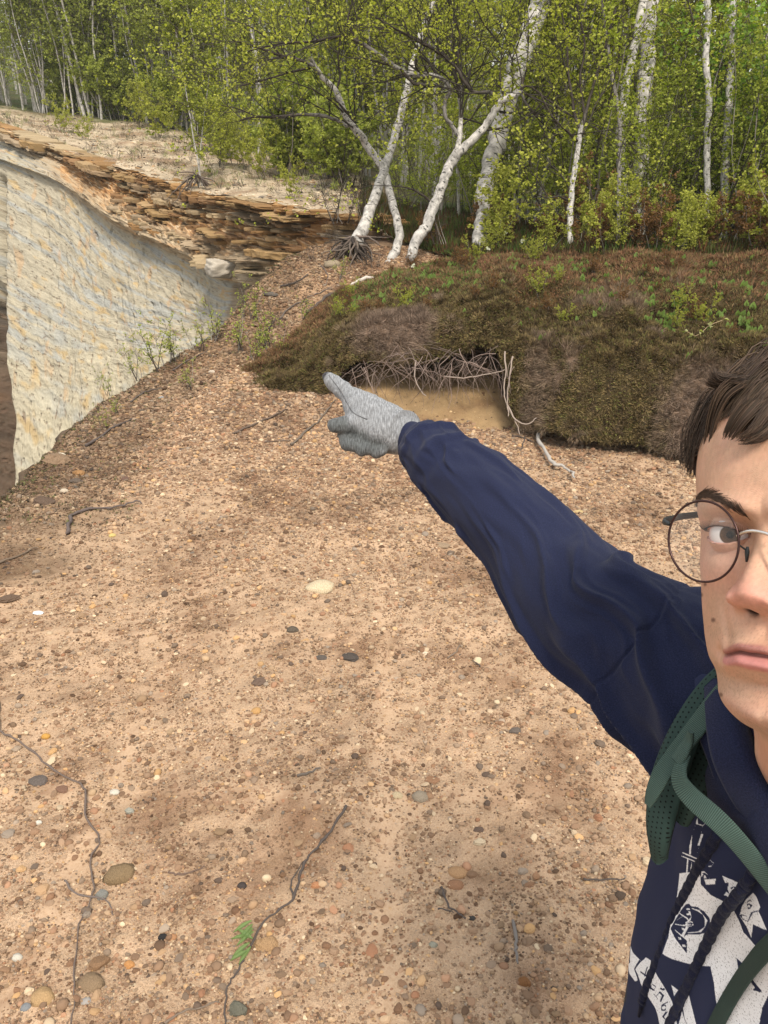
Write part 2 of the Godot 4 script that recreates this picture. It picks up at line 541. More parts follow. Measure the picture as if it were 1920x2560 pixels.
	for r in 60:
		var b := 6.0 * r / 59.0
		for k in 50:
			var t := k / 49.0
			var q := patch(cliff_ctl, 0.06, b) + Vector3(-22.0 * t, 0.6 * t, -7.0 * t)
			q += Vector3(0.3, 0, 1) * (0.5 * n1.get_noise_3dv(q * 0.5) * smoothstep(0.0, 0.1, t) + 0.08 * n2.get_noise_2d(b * 9.0, t * 3.0))
			var c := Color(0.42, 0.38, 0.29).lerp(Color(0.36, 0.27, 0.17), smoothstep(-0.2, 0.4, n2.get_noise_2d(b * 3.0, t * 2.0)))
			ex.add(q, Color(0.44, 0.28, 0.13) if b < 1.2 else c)
	ex.grid(0, 60, 50)
	ex.i.reverse()
	for k in 50:
		var q := ex.v[k]
		ex.add(q + Vector3(0, 0.0, 0)); ex.add(q + Vector3(0, -0.5, -9.0), Color(0.5, 0.42, 0.3))
	for k in 49:
		var o2 := 3000 + 2 * k
		ex.quad(o2, o2 + 2, o2 + 3, o2 + 1)
	put("cliff_face", ex.mesh(), M.soil, o)
	# broken ledges along the rim, bed upon bed
	var bed_col := [Color(0.5, 0.38, 0.23), Color(0.42, 0.24, 0.1), Color(0.5, 0.34, 0.18), Color(0.3, 0.17, 0.08), Color(0.46, 0.3, 0.14), Color(0.36, 0.25, 0.15), Color(0.42, 0.32, 0.21)]
	for lay in 15:
		var b := 0.05 + lay * 0.128 + rnd(-0.02, 0.02)
		var a := 0.7 if lay < 7 else 3.2 + rnd(0, 1.0)
		while a < 9.75:
			var span := rnd(0.06, 0.42) * (1.0 + 0.05 * a)
			var gap := rnd(-0.02, 0.06) if rng.randf() < 0.7 else rnd(0.1, 0.4)
			if absf(a + span * 0.5 - 8.35) < 0.28 and lay > 1 and lay < 12: a += span; continue
			var shade := (bed_col[(lay + rng.randi() % 2) % 7] as Color) * rnd(0.75, 1.15)
			var bold := 1.0 if rng.randf() < 0.14 else 0.0
			var q := put("rock_slab", ledge(a, minf(a + span * (1.0 + 0.6 * bold), 9.8), b + rnd(-0.035, 0.035), rnd(0.03, 0.1) * (1.0 - 0.045 * a) * (1.0 + 0.8 * bold), rnd(-0.12, 0.2) * (1.0 if lay < 7 else 0.8) + 0.2 * bold + (0.09 if a > 5.5 else 0.0), shade), M.stone, o)
			a += span + gap
	var wb := MB.new()
	for r in 26:
		for k in 36:
			var th2 := PI * r / 25.0; var ph := TAU * k / 36.0
			var d := Vector3(sin(th2) * cos(ph), cos(th2), sin(th2) * sin(ph))
			var s := 1.0 / maxf(maxf(absf(d.x), absf(d.y) * 1.1), absf(d.z))
			d *= lerpf(1.0, s, 0.7) * (1.0 + 0.15 * n2.get_noise_3dv(d * 0.6) + 0.06 * n3.get_noise_3dv(d * 0.5))
			wb.add(d * Vector3(0.24, 0.16, 0.22), Color(0.6, 0.54, 0.45))
	wb.grid(0, 26, 36, true)
	var blk := put("rock_block", wb.mesh(), M.stone, o)
	blk.position = at(550, 672, 13.35)
	blk.rotation = Vector3(0.1, 0.6, -0.12)
	blk.set_meta("label", "pale square block on the shelf")

# one slab: a strip of bed between two places along the wall, with a broken front edge
func ledge(a0: float, a1: float, b: float, thick: float, out: float, col: Color) -> ArrayMesh:
	var mb := MB.new()
	var n := 6 + int((a1 - a0) * 22.0)
	var off := rnd(0, 100)
	for k in n:
		var t := k / (n - 1.0)
		var a := lerpf(a0, a1, t)
		var p := patch(cliff_ctl, a, b)
		var e := patch(cliff_ctl, minf(a + 0.06, 10.0), b) - patch(cliff_ctl, a - 0.06, b)
		var nn := Vector3(e.x, 0, e.z).normalized().cross(Vector3.UP)
		if nn.dot(eye - p) < 0: nn = -nn
		var f := out + 0.13 * n2.get_noise_2d(a * 2.6 + off, b * 9.0) + 0.11 * n3.get_noise_2d(a * 1.6 + off, b) + rnd(-0.03, 0.03)
		f -= 0.16 * pow(absf(2.0 * t - 1.0), 5.0)
		var th := thick * (1.0 + 0.5 * n2.get_noise_2d(a * 1.7 + off, 3.0))
		var sag := 0.03 * n2.get_noise_2d(a * 1.2 + off, 8.0)
		var c := col * (1.0 + 0.3 * n3.get_noise_2d(a * 3.0 + off, 1.0))
		for q in [[-0.55, 0.5], [f * 0.5 - 0.1, 0.52], [f - 0.012, 0.5], [f + rnd(-0.01, 0.01), 0.42], [f + rnd(-0.03, 0.01), 0.0], [f - rnd(0.0, 0.03), -0.42], [f - 0.03, -0.5], [-0.55, -0.5]]:
			mb.add(p + nn * q[0] + Vector3.UP * (q[1] * th + sag), c * rnd(0.9, 1.1))
	for k in n - 1:
		for j in 7:
			mb.quad(k * 8 + j, (k + 1) * 8 + j, (k + 1) * 8 + j + 1, k * 8 + j + 1)
	for k in [0, (n - 1) * 8]:
		for j in range(1, 7):
			if k == 0: mb.tri(k, k + j, k + j + 1)
			else: mb.tri(k, k + j + 1, k + j)
	var f2 := MB.new(); f2.flat = true
	for k in mb.i: f2.i.append(f2.add(mb.v[k], mb.c[k]))
	return f2.mesh()

func cliff_row(t: float) -> float:      # more rows for the ledges than for the wall
	return 1.0 * t / 0.26 if t < 0.26 else 1.0 + (t - 0.26) / 0.24 * 2.0 if t < 0.5 else 3.0 + (t - 0.5) / 0.5 * 3.0

func strata(a: float, b: float) -> float:
	return (b - 3.0) / 3.0 - 0.042 * minf(a, 7.0) + 0.012 * maxf(a - 7.0, 0.0)

func slab(w: float, t: float, d: float, col: Color) -> ArrayMesh:
	var mb := MB.new()
	var n := 14
	var rad := PackedFloat32Array()
	for k in n: rad.append(rnd(0.8, 1.1))
	for lay in [[-0.5, 0.9], [-0.42, 1.0], [0.1, 1.03], [0.42, 1.0], [0.5, 0.93]]:
		for k in n:
			var a := TAU * k / n
			var sx := signf(cos(a)) * pow(absf(cos(a)), 0.6); var sz := signf(sin(a)) * pow(absf(sin(a)), 0.6)
			mb.add(Vector3(sx * w * 0.5 * rad[k] * lay[1], lay[0] * t + rnd(-0.04, 0.04) * t, sz * d * 0.5 * rad[k] * lay[1]), col * rnd(0.9, 1.1))
	mb.grid(0, 5, n, true)
	var top := mb.add(Vector3(0, t * 0.52, 0), col); var bot := mb.add(Vector3(0, -t * 0.52, 0), col)
	for k in n:
		mb.tri(top, 4 * n + (k + 1) % n, 4 * n + k)
		mb.tri(bot, k, (k + 1) % n)
	mb.i.reverse()
	return mb.mesh()

# ---------------------------------------------------------------- mossy mound with its undercut edge
var mound_ctl := []
const MOUND_U := [590, 640, 700, 780, 830, 870, 960, 1060, 1120, 1200, 1260, 1285, 1340, 1400, 1500, 1600, 1680, 1780, 1950, 2250]
const LIP := [[985, 6.45], [985, 6.4], [992, 6.3], [990, 6.15], [950, 6.05], [900, 6.0], [895, 5.9], [905, 5.8], [880, 5.7], [868, 5.6], [885, 5.5], [1030, 5.35], [1045, 5.3], [1085, 5.15], [1092, 5.1], [1100, 5.05], [1130, 4.95], [1152, 4.9], [1165, 4.8], [1180, 4.7]]
const TOP := [[950, 6.7], [925, 6.8], [880, 6.95], [800, 7.3], [760, 7.5], [730, 7.7], [692, 7.9], [665, 7.8], [655, 7.7], [648, 7.5], [645, 7.3], [645, 7.25], [643, 7.2], [642, 7.1], [642, 6.9], [642, 6.7], [646, 6.6], [648, 6.5], [642, 6.3], [640, 6.0]]

func mound() -> void:
	var back := []; var top := []; var r3 := []; var r2 := []; var lip := []; var under := []; var inn := []
	for k in MOUND_U.size():
		var u: float = MOUND_U[k]
		var l: Array = LIP[k]; var t: Array = TOP[k]
		var tp := at(u, t[0], t[1]); var lp := at(u, l[0], l[1])
		top.append(tp)
		back.append(tp + Vector3(0, -0.25, -0.9))
		var fl := Vector3(lp.x, tp.y, lp.z)
		r3.append(tp.lerp(lp, 0.33) + (fl - tp) * 0.24 + (tp - lp) * 0.04 + Vector3(0, 0, 0.06))
		r2.append(tp.lerp(lp, 0.68) + (fl - lp) * 0.2 + Vector3(0, 0, 0.26))
		lip.append(lp)
		under.append(lp + Vector3(0, 0.03, -0.28))
		inn.append(lp + Vector3(0, -0.03, -0.8))
	mound_ctl = [back, top, r3, r2, lip, under, inn]
	var nr := 170; var nc := 330
	var mb := MB.new()
	var last := float(MOUND_U.size() - 1)
	for r in nr:
		var b := 6.0 * r / (nr - 1)
		for k in nc:
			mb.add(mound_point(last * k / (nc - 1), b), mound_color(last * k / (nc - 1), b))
	mb.grid(0, nr, nc)
	var g := put("mound", mb.mesh(), M.moss_ground)
	tag(g, "low brown mossy mound with an undercut front edge", "", "", "structure")
	# sand bank that rises from the gravel into the hollow under the moss
	var cols := [[560, 1040, 6.35, 985, 6.9], [700, 1040, 6.2, 985, 6.9], [830, 1050, 6.0, 940, 6.7], [960, 1080, 5.7, 915, 6.4], [1060, 1085, 5.5, 925, 6.35], [1160, 1090, 5.4, 925, 6.25], [1260, 1100, 5.3, 925, 6.1], [1340, 1110, 5.3, 1020, 5.85], [1480, 1130, 5.15, 1070, 5.6], [1640, 1150, 5.0, 1080, 5.5], [1800, 1180, 4.85, 1110, 5.3], [2250, 1200, 4.7, 1130, 5.2]]
	var ctl := [[], [], [], []]
	for q in cols:
		var a := at(q[0], q[1], q[2]); var b := at(q[0], q[3], q[4])
		a.y = h(a.x, a.z) - 0.03
		ctl[0].append(b + Vector3(0, 0.02, -0.25))
		ctl[1].append(b)
		ctl[2].append(a.lerp(b, 0.5) + Vector3(0, -0.03, 0))
		ctl[3].append(a + Vector3(0, -0.06, 0.12))
	var sb := MB.new()
	for r in 70:
		for k in 260:
			var x := 11.0 * k / 259.0; var y := 3.0 * r / 69.0
			var p := patch(ctl, x, y)
			p += Vector3(0, 1, 0.5) * (0.035 * n1.get_noise_3dv(p * 2.0) + 0.018 * n2.get_noise_3dv(p) + 0.006 * n3.get_noise_3dv(p))
			var col := Color(0.47, 0.325, 0.17).lerp(Color(0.33, 0.21, 0.11), smoothstep(0.0, 0.5, n2.get_noise_3dv(p * 0.7)))
			sb.add(p, col.lerp(soil(p.x, p.z), smoothstep(2.5, 3.0, y)))
	sb.grid(0, 70, 260)
	var bt: Array[Transform3D] = []; var bc := PackedColorArray()
	for k in 5000:
		var q := sb.v[rng.randi() % sb.v.size()] + Vector3(rnd(-0.02, 0.02), 0, rnd(-0.02, 0.02))
		var sz := 0.006 * pow(rng.randf(), -0.4)
		sz = minf(sz, 0.03)
		bt.append(Transform3D(Basis.from_euler(Vector3(rnd(-0.6, 0.6), rnd(0, TAU), rnd(-0.6, 0.6))).scaled(Vector3.ONE * sz), q))
		bc.append([Color(0.2, 0.12, 0.07), Color(0.5, 0.36, 0.2), Color(0.12, 0.08, 0.055), Color(0.36, 0.24, 0.13)][rng.randi() % 4] * rnd(0.7, 1.2))
	tag(scatter("bank_grit", pebble("sharp"), M.pebble, bt, bc), "grit and crumbs on the bare sand bank under the moss", "gravel", "", "stuff")
	tag(put("sand_bank", sb.mesh(), M.sand), "bare sand bank in the hollow under the mossy overhang", "", "", "structure")

func mound_point(a: float, b: float) -> Vector3:
	var p := patch(mound_ctl, a, b)
	var k := smoothstep(0.0, 1.2, b)
	var w := k * (0.15 * n1.get_noise_3dv(p * 2.2) + 0.075 * n2.get_noise_3dv(p * 0.7) + 0.022 * n3.get_noise_3dv(p * 0.7))
	return p + Vector3(0.1, 0.7, 0.6) * w

func bare(a: float, b: float) -> float:        # dry, root-matted patches without moss
	var r := smoothstep(0.1, 0.5, n1.get_noise_2d(a * 1.1 + 5, b * 1.6) + 0.3 * n2.get_noise_2d(a, b) - 0.25)
	r = maxf(r, smoothstep(1.1, 0.5, Vector2((a - 6.3) * 0.7, (b - 3.2) * 1.1).length() + 0.35 * n2.get_noise_2d(a * 0.7, b)))
	r = maxf(r, 0.8 * smoothstep(0.9, 0.4, Vector2((a - 11.9) * 1.0, (b - 3.6) * 1.0).length() + 0.3 * n2.get_noise_2d(a, b)))
	r = maxf(r, smoothstep(1.2, 0.5, Vector2((a - 16.6) * 0.7, (b - 3.65) * 1.3).length() + 0.4 * n2.get_noise_2d(a, b)))
	r = maxf(r, 0.7 * smoothstep(0.8, 0.3, Vector2((a - 14.1) * 0.7, (b - 1.9) * 2.0).length() + 0.4 * n2.get_noise_2d(a, b)))
	return r

func mound_color(a: float, b: float) -> Color:
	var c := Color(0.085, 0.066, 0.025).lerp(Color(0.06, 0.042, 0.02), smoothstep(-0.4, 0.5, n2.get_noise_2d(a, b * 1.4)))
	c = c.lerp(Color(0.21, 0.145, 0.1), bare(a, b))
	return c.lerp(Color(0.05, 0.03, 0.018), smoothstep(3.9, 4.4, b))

# ---------------------------------------------------------------- plateau and forest floor behind
const FLOOR_U := [-450, -150, 0, 150, 250, 330, 400, 500, 600, 750, 880, 1000, 1150, 1300, 1500, 1700, 1950, 2350]
const FLOOR := [
	[[100, 75], [190, 42], [250, 26], [268, 22.5], [262, 20.0]],
	[[110, 75], [200, 42], [255, 26], [262, 21.5], [268, 19.05]],
	[[120, 75], [215, 42], [268, 25], [295, 21], [318, 18.05]],
	[[130, 75], [225, 40], [288, 25], [330, 20], [370, 17.05]],
	[[140, 75], [235, 40], [298, 24], [352, 19.5], [410, 16.35]],
	[[150, 75], [245, 38], [304, 24], [362, 19], [426, 15.85]],
	[[150, 75], [255, 38], [318, 23], [380, 18.5], [448, 15.35]],
	[[150, 75], [270, 37], [342, 22], [410, 17.5], [482, 14.65]],
	[[160, 75], [290, 36], [372, 21], [435, 16.2], [492, 13.05]],
	[[160, 75], [310, 34], [400, 19], [460, 14.5], [520, 11.55]],
	[[170, 70], [330, 32], [430, 17], [490, 12.6], [540, 10.35]],
	[[170, 65], [340, 30], [470, 15], [545, 11.2], [602, 9.2]],
	[[170, 62], [350, 28], [500, 14], [570, 10.3], [642, 8.1]],
	[[170, 60], [360, 26], [520, 13], [590, 9.5], [645, 7.5]],
	[[180, 60], [370, 25], [530, 12], [595, 9], [642, 7.0]],
	[[180, 60], [370, 25], [530, 12], [595, 9], [648, 6.75]],
	[[180, 60], [370, 25], [530, 11.5], [595, 8.5], [642, 6.35]],
	[[180, 60], [370, 24], [530, 11], [590, 8], [640, 6.0]]]
var floor_ctl := []

func floor_point(a: float, b: float) -> Vector3:
	var p := patch(floor_ctl, a, b)
	return p + Vector3.UP * (0.09 * n1.get_noise_2d(p.x * 0.7, p.z * 0.7) * smoothstep(3.9, 3.0, b) + 0.03 * n2.get_noise_2d(p.x, p.z))

func floor_col(u: float) -> float:           # column index of a pixel column
	for k in FLOOR_U.size() - 1:
		if u <= FLOOR_U[k + 1]:
			return k + clampf((u - FLOOR_U[k]) / float(FLOOR_U[k + 1] - FLOOR_U[k]), 0.0, 1.0)
	return FLOOR_U.size() - 1.001

func plateau() -> void:
	for r in 5:
		var row := []
		for k in FLOOR_U.size(): row.append(at(FLOOR_U[k], FLOOR[k][r][0], FLOOR[k][r][1]))
		floor_ctl.append(row)
	var nr := 150; var nc := 260
	var mb := MB.new()
	for r in nr:
		var b := 4.0 * pow(r / (nr - 1.0), 0.8)
		for k in nc:
			var a := 17.0 * k / (nc - 1)
			var p := floor_point(a, b)
			var sandy := smoothstep(1.85, 2.25, b + 0.35 * n1.get_noise_2d(p.x * 0.6, p.z * 0.6)) * smoothstep(11.6, 10.4, a)
			var litter := Color(0.13, 0.12, 0.05).lerp(Color(0.1, 0.14, 0.04), smoothstep(-0.2, 0.4, n1.get_noise_2d(p.x, p.z)))
			if a > 10.5 and b > 2.6: litter = litter.lerp(Color(0.2, 0.135, 0.075), 0.5)
			var sc := Color(0.64, 0.535, 0.39).lerp(Color(0.4, 0.29, 0.19), smoothstep(-0.1, 0.5, n1.get_noise_2d(p.x * 1.2 + 30, p.z * 1.2) + 0.4 * n2.get_noise_2d(p.x, p.z)))
			sc = sc.lerp(Color(0.13, 0.11, 0.085), 0.8 * smoothstep(0.25, 0.55, n2.get_noise_2d(p.x * 0.5 + 50, p.z * 0.9)))
			mb.add(p, litter.lerp(sc, sandy))
	mb.grid(0, nr, nc)
	tag(put("plateau_ground", mb.mesh(), M.soil), "pale sandy plateau above the cliff and the forest floor behind it", "", "", "structure")

# ---------------------------------------------------------------- stones
func ground_y(x: float, z: float) -> float:
	return h(x, z) + 0.010 * n2.get_noise_2d(x * 1.3, z * 1.3) + 0.006 * n3.get_noise_2d(x, z)

func pebble(shape: String) -> ArrayMesh:       # about one unit across
	var mb := MB.new()
	var off := Vector3(rnd(-50, 50), rnd(-50, 50), rnd(-50, 50))
	var nr := 7; var nc := 9
	if shape == "round": nr = 9; nc = 12
	var planes: Array[Plane] = []
	if shape != "round":
		for k in 9: planes.append(Plane(rdir(), rnd(0.3, 0.42)))
	for r in nr:
		for k in nc:
			var t := PI * r / (nr - 1); var f := TAU * k / nc + 0.3 * r
			var d := Vector3(sin(t) * cos(f), cos(t), sin(t) * sin(f))
			var p := d * 0.5 * (1.0 + 0.25 * n1.get_noise_3dv(d * 1.2 + off) + 0.1 * n2.get_noise_3dv(d * 0.8 + off))
			for q in planes:
				var o := q.normal.dot(p) - q.d
				if o > 0: p -= q.normal * o * 0.9
			mb.add(p * (Vector3(1, 0.66, 0.85) if shape != "flat" else Vector3(1, 0.3, 0.8)))
	mb.grid(0, nr, nc, true)
	mb.i.reverse()
	if shape != "round": return faceted(mb)
	return mb.mesh()

func faceted(a: MB) -> ArrayMesh:
	var b := MB.new(); b.flat = true
	for k in a.i: b.i.append(b.add(a.v[k], a.c[k]))
	return b.mesh()

const ROCK := [[0.22, 0.125, 0.07], [0.09, 0.062, 0.046], [0.42, 0.29, 0.175], [0.23, 0.185, 0.145], [0.28, 0.14, 0.078], [0.5, 0.39, 0.26], [0.43, 0.26, 0.12], [0.19, 0.115, 0.07], [0.36, 0.23, 0.13], [0.13, 0.095, 0.07], [0.26, 0.17, 0.1]]

func rock_color() -> Color:
	var q: Array = ROCK[mini(int(rng.randf() * 11.0), 10)]
	return Color(q[0], q[1], q[2]) * rnd(0.75, 1.2)

func stones() -> void:
	var shapes := []
	for k in 9: shapes.append(pebble(["sharp", "flat", "sharp", "flat", "round", "sharp", "sharp", "flat", "round"][k]))
	var ground: Node = get_node("ground")
	# gravel too small to pick apart
	var xf := []; var cs := []
	for k in 9:
		var e: Array[Transform3D] = []
		xf.append(e); cs.append(PackedColorArray())
	for k in 660000:
		var t := pow(rng.randf(), 0.78)
		var z := lerpf(-9.6, -0.2, t)
		var wide := 1.1 + 0.66 * -z
		var x := rnd(-wide, minf(wide, 4.2))
		if x < rim_x(z) - 0.07: continue
		var dens := n1.get_noise_2d(x * 1.4 + 20, z * 1.4) + 0.5 * n2.get_noise_2d(x, z)
		if dens < rnd(-1.0, 0.1): continue
		var far := smoothstep(2.5, 6.5, -z)
		var s := lerpf(0.0053, 0.016, far) * pow(rng.randf(), -0.33)
		s = minf(s, 0.03 + 0.02 * far)
		var sh := rng.randi() % 9
		var b := Basis.from_euler(Vector3(rnd(-0.35, 0.35), rnd(0, TAU), rnd(-0.35, 0.35))).scaled(Vector3(s, s * rnd(0.7, 1.2), s * rnd(0.7, 1.1)))
		xf[sh].append(Transform3D(b, Vector3(x, ground_y(x, z) + s * rnd(-0.05, 0.2), z)))
		var c := rock_color()
		if rng.randf() < 0.5: c = Color(0.19, 0.105, 0.06) * rnd(0.35, 1.2)
		c *= lerpf(1.0, 0.6, smoothstep(0.05, 0.6, n1.get_noise_2d(x * 1.7 + 9, z * 1.7) + 0.4 * n2.get_noise_2d(x * 1.3 + 5, z * 1.3)))
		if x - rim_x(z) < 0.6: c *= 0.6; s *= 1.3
		c = c.lerp(soil(x, z) * 0.9, rnd(0.0, 0.4))
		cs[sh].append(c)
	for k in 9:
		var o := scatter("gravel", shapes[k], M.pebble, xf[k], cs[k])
		tag(o, "fine brown and tan gravel strewn over the sandy slope", "gravel", "fine gravel on the slope", "stuff")
	# pebbles one can pick apart, bedded in the ground
	var mats := []
	for q in ROCK: mats.append(mat(Color(q[0], q[1], q[2]), 0.85, false))
	for k in 285:
		var z := lerpf(-5.2, -0.8, pow(rng.randf(), 0.6))
		var wide := 0.6 + 0.5 * -z
		var x := rnd(-wide, minf(wide, 1.3))
		if x < rim_x(z) + 0.1: continue
		var s := 0.0155 * pow(rng.randf(), -0.33) * lerpf(1.0, 1.5, -z / 5.0)
		s = minf(s, 0.045)
		var o := put("pebble", shapes[rng.randi() % 9], mats[rng.randi() % mats.size()], ground)
		o.transform = Transform3D(Basis.from_euler(Vector3(rnd(-0.4, 0.4), rnd(0, TAU), rnd(-0.4, 0.4))).scaled(Vector3(s, s * rnd(0.6, 1.1), s)), Vector3(x, ground_y(x, z) + s * 0.08, z))
	# stones that stand out, each where it lies
	for q in [
		[800, 1470, 78, "round", [0.66, 0.54, 0.36], "biggest cream rounded stone, half sunk in sand left of the pointing arm", 0.62],
		[650, 1708, 46, "sharp", [0.17, 0.115, 0.085], "dark brown broken stone with a flat top and one rust coloured edge", 0.9],
		[640, 1778, 27, "round", [0.55, 0.32, 0.13], "bright orange round pebble just below the dark brown broken stone", 0.9],
		[805, 1646, 36, "sharp", [0.12, 0.1, 0.085], "charcoal stone lying left of the black triangular stone", 0.6],
		[878, 1645, 54, "sharp", [0.085, 0.07, 0.06], "black triangular stone with a pointed upper end", 0.6],
		[732, 1574, 36, "sharp", [0.12, 0.095, 0.07], "dark hollowed stone between the cream boulder and the black triangular stone", 0.6],
		[114, 1842, 23, "round", [0.6, 0.33, 0.08], "amber pebble near the upper loop of the long thin root", 1.0],
		[96, 1955, 54, "flat", [0.14, 0.115, 0.1], "slate coloured broken flat stone under the long thin root", 0.8],
		[156, 1975, 40, "flat", [0.23, 0.13, 0.085], "maroon flake right of the slate coloured broken stone", 0.7],
		[992, 1990, 30, "round", [0.58, 0.46, 0.29], "cream round pebble left of the cracked grey cobble", 0.9],
		[1050, 1994, 46, "round", [0.33, 0.27, 0.2], "cracked grey tan cobble, the largest right of the long forked twig", 0.95],
		[1080, 1950, 44, "flat", [0.33, 0.18, 0.1], "long reddish stone just above the cracked grey cobble", 0.5],
		[1200, 2108, 34, "sharp", [0.6, 0.48, 0.33], "pale almond shaped stone with a dark hollow", 1.3],
		[1196, 2076, 34, "sharp", [0.15, 0.1, 0.075], "dark brown stone touching the top of the almond shaped stone", 0.7],
		[1144, 2182, 52, "round", [0.45, 0.27, 0.14], "smooth tan stone on top of the little cluster of three", 0.6],
		[1138, 2216, 44, "round", [0.34, 0.18, 0.1], "brown stone in front in the little cluster of three", 0.7],
		[1180, 2190, 36, "sharp", [0.25, 0.15, 0.09], "rough dark stone at the right of the little cluster of three", 0.7],
		[1100, 2258, 28, "sharp", [0.5, 0.38, 0.25], "pale chip beside the small forked twig", 0.9],
		[672, 2364, 80, "flat", [0.4, 0.25, 0.13], "tan wedge shaped stone against the green sprig", 0.9],
		[596, 2527, 56, "sharp", [0.15, 0.145, 0.11], "dark olive upright slab beside the lower end of the forked twig", 1.3],
		[108, 2495, 66, "round", [0.46, 0.3, 0.15], "big tan egg shaped cobble low at the left", 0.85],
		[226, 2462, 72, "round", [0.27, 0.185, 0.11], "large mottled brown cobble right of the tan egg shaped one", 0.8],
		[247, 2408, 62, "flat", [0.28, 0.165, 0.09], "rust brown slanting stone above the mottled brown cobble", 1.1],
		[300, 2187, 82, "round", [0.24, 0.165, 0.09], "dirt covered lump, the widest of the stones beside the long root", 0.7],
		[323, 2028, 32, "sharp", [0.36, 0.35, 0.29], "pale grey green squarish stone right of the long root", 1.0],
		[253, 2240, 42, "flat", [0.24, 0.235, 0.21], "grey slate chip lying across the long root", 1.0],
		[323, 2413, 33, "sharp", [0.55, 0.27, 0.1], "small bright orange angular stone", 0.7],
		[407, 2343, 24, "round", [0.03, 0.028, 0.028], "jet black pebble touching an orange brown one", 1.0],
		[431, 2344, 25, "round", [0.42, 0.22, 0.11], "orange brown pebble touching the jet black one", 0.9],
		[605, 2215, 26, "round", [0.07, 0.055, 0.05], "black round pebble alone in the pale sand left of the forked twig", 0.9],
		[64, 2520, 28, "round", [0.25, 0.26, 0.27], "blue grey pebble below the big tan cobble", 1.1],
		[215, 2504, 29, "round", [0.4, 0.37, 0.34], "light grey oval pebble below the mottled brown cobble", 0.9],
		[43, 2394, 27, "round", [0.62, 0.57, 0.48], "white round pebble near the left side", 1.0],
		[97, 2057, 18, "sharp", [0.75, 0.7, 0.6], "bright white chip above the stones at the left", 1.0],
		[286, 1981, 26, "round", [0.66, 0.6, 0.5], "white flattened pebble beside the bend of the long root", 0.7],
		[790, 2215, 26, "sharp", [0.5, 0.24, 0.12], "orange red pointed pebble right of the forked twig", 1.2],
		[23, 1498, 58, "flat", [0.16, 0.105, 0.07], "dark brown slab on the slope at the left", 0.8],
		[95, 1533, 30, "flat", [0.85, 0.86, 0.88], "small bluish white scrap on the gravel", 0.5],
		[143, 1156, 78, "flat", [0.3, 0.2, 0.125], "brown slab overhanging the edge of the cove, a white stone on it", 1.3],
		[154, 1140, 24, "round", [0.7, 0.62, 0.48], "white rounded stone on the brown slab by the edge", 1.0],
		[110, 1258, 62, "flat", [0.15, 0.1, 0.07], "dark slab tipping over the edge of the cove, lowest of the edge slabs", 1.4],
		[197, 1184, 40, "flat", [0.38, 0.21, 0.09], "orange brown flat rock just inside the edge slabs", 1.0],
		[190, 1204, 46, "flat", [0.14, 0.105, 0.08], "black flake under the orange brown flat rock", 0.6],
		[309, 1200, 30, "flat", [0.17, 0.1, 0.075], "dark red tilted flake between edge and bent stick", 1.0],
		[160, 1228, 22, "round", [0.6, 0.5, 0.38], "pale pebble in front of the dark tipping slab", 0.8],
		[282, 1341, 25, "sharp", [0.66, 0.52, 0.2], "yellow stone right of the bent stick", 0.9],
		[530, 930, 22, "sharp", [0.66, 0.56, 0.45], "whitish chip on the gravel ridge", 0.7],
		[404, 996, 16, "round", [0.35, 0.38, 0.4], "bluish pebble at the brink among dark litter", 0.9],
		[832, 664, 46, "round", [0.36, 0.29, 0.2], "grey tan boulder under the uprooted birch", 0.8],
		[677, 736, 46, "flat", [0.14, 0.12, 0.1], "dark slab on the neck of land before the cliff", 0.5],
		[1084, 2364, 25, "round", [0.34, 0.33, 0.26], "grey green oval pebble below the small forked twig", 1.0],
		[1311, 2455, 40, "sharp", [0.23, 0.105, 0.04], "rusty lump with a dark hole", 0.8],
		[1180, 2296, 20, "sharp", [0.06, 0.055, 0.05], "black chip at the end of the small forked twig", 1.0],
		[1550, 2240, 34, "sharp", [0.1, 0.07, 0.05], "dark brown stone next to the navy sweatshirt", 0.8],
		[1522, 2262, 26, "sharp", [0.24, 0.13, 0.075], "reddish brown stone left of the dark one by the sweatshirt", 0.8],
		[1445, 1282, 34, "flat", [0.6, 0.45, 0.22], "yellow flat stone showing above the sleeve", 0.5],
		[1108, 1365, 44, "flat", [0.36, 0.26, 0.17], "tan flat stone below the pointing hand", 0.5],
		[1058, 1630, 38, "flat", [0.72, 0.6, 0.45], "whitish flat stone close to the underside of the sleeve", 0.5],
		[1290, 1828, 36, "sharp", [0.15, 0.12, 0.1], "dark wedge shaped stone near the elbow side of the sleeve", 0.7],
		[550, 2080, 36, "flat", [0.29, 0.19, 0.11], "brown flat stone above the pale sand in the middle", 0.6]]:
		var p := hit(q[0], q[1])
		var d := -seen_at(p).z
		var s: float = q[2] / F * -d
		var sh: String = q[3]
		var o := put("stone" if s > 0.028 else "pebble", pebble(sh), mat(Color(q[4][0], q[4][1], q[4][2]), 0.85, false), null)
		tag(o, q[5], "stone", "")
		if s > 0.02:
			o.material_override.albedo_texture = M.stone.albedo_texture
			o.material_override.uv1_triplanar = true
			o.material_override.uv1_scale = Vector3.ONE * 0.9
			o.material_override.normal_enabled = true
			o.material_override.normal_texture = M.stone.normal_texture
		o.transform = Transform3D(Basis.from_euler(Vector3(rnd(-0.12, 0.2), rnd(-0.4, 0.4), rnd(-0.12, 0.12))).scaled(Vector3(s, s * q[6] * (1.05 if sh != "flat" else 1.5), s * 0.9)), p + Vector3.UP * s * (0.0 if sh != "flat" else 0.03))

# ---------------------------------------------------------------- growing things
var twig_col := Color(0.055, 0.043, 0.036)
var green := Color(0.452, 0.465, 0.085)

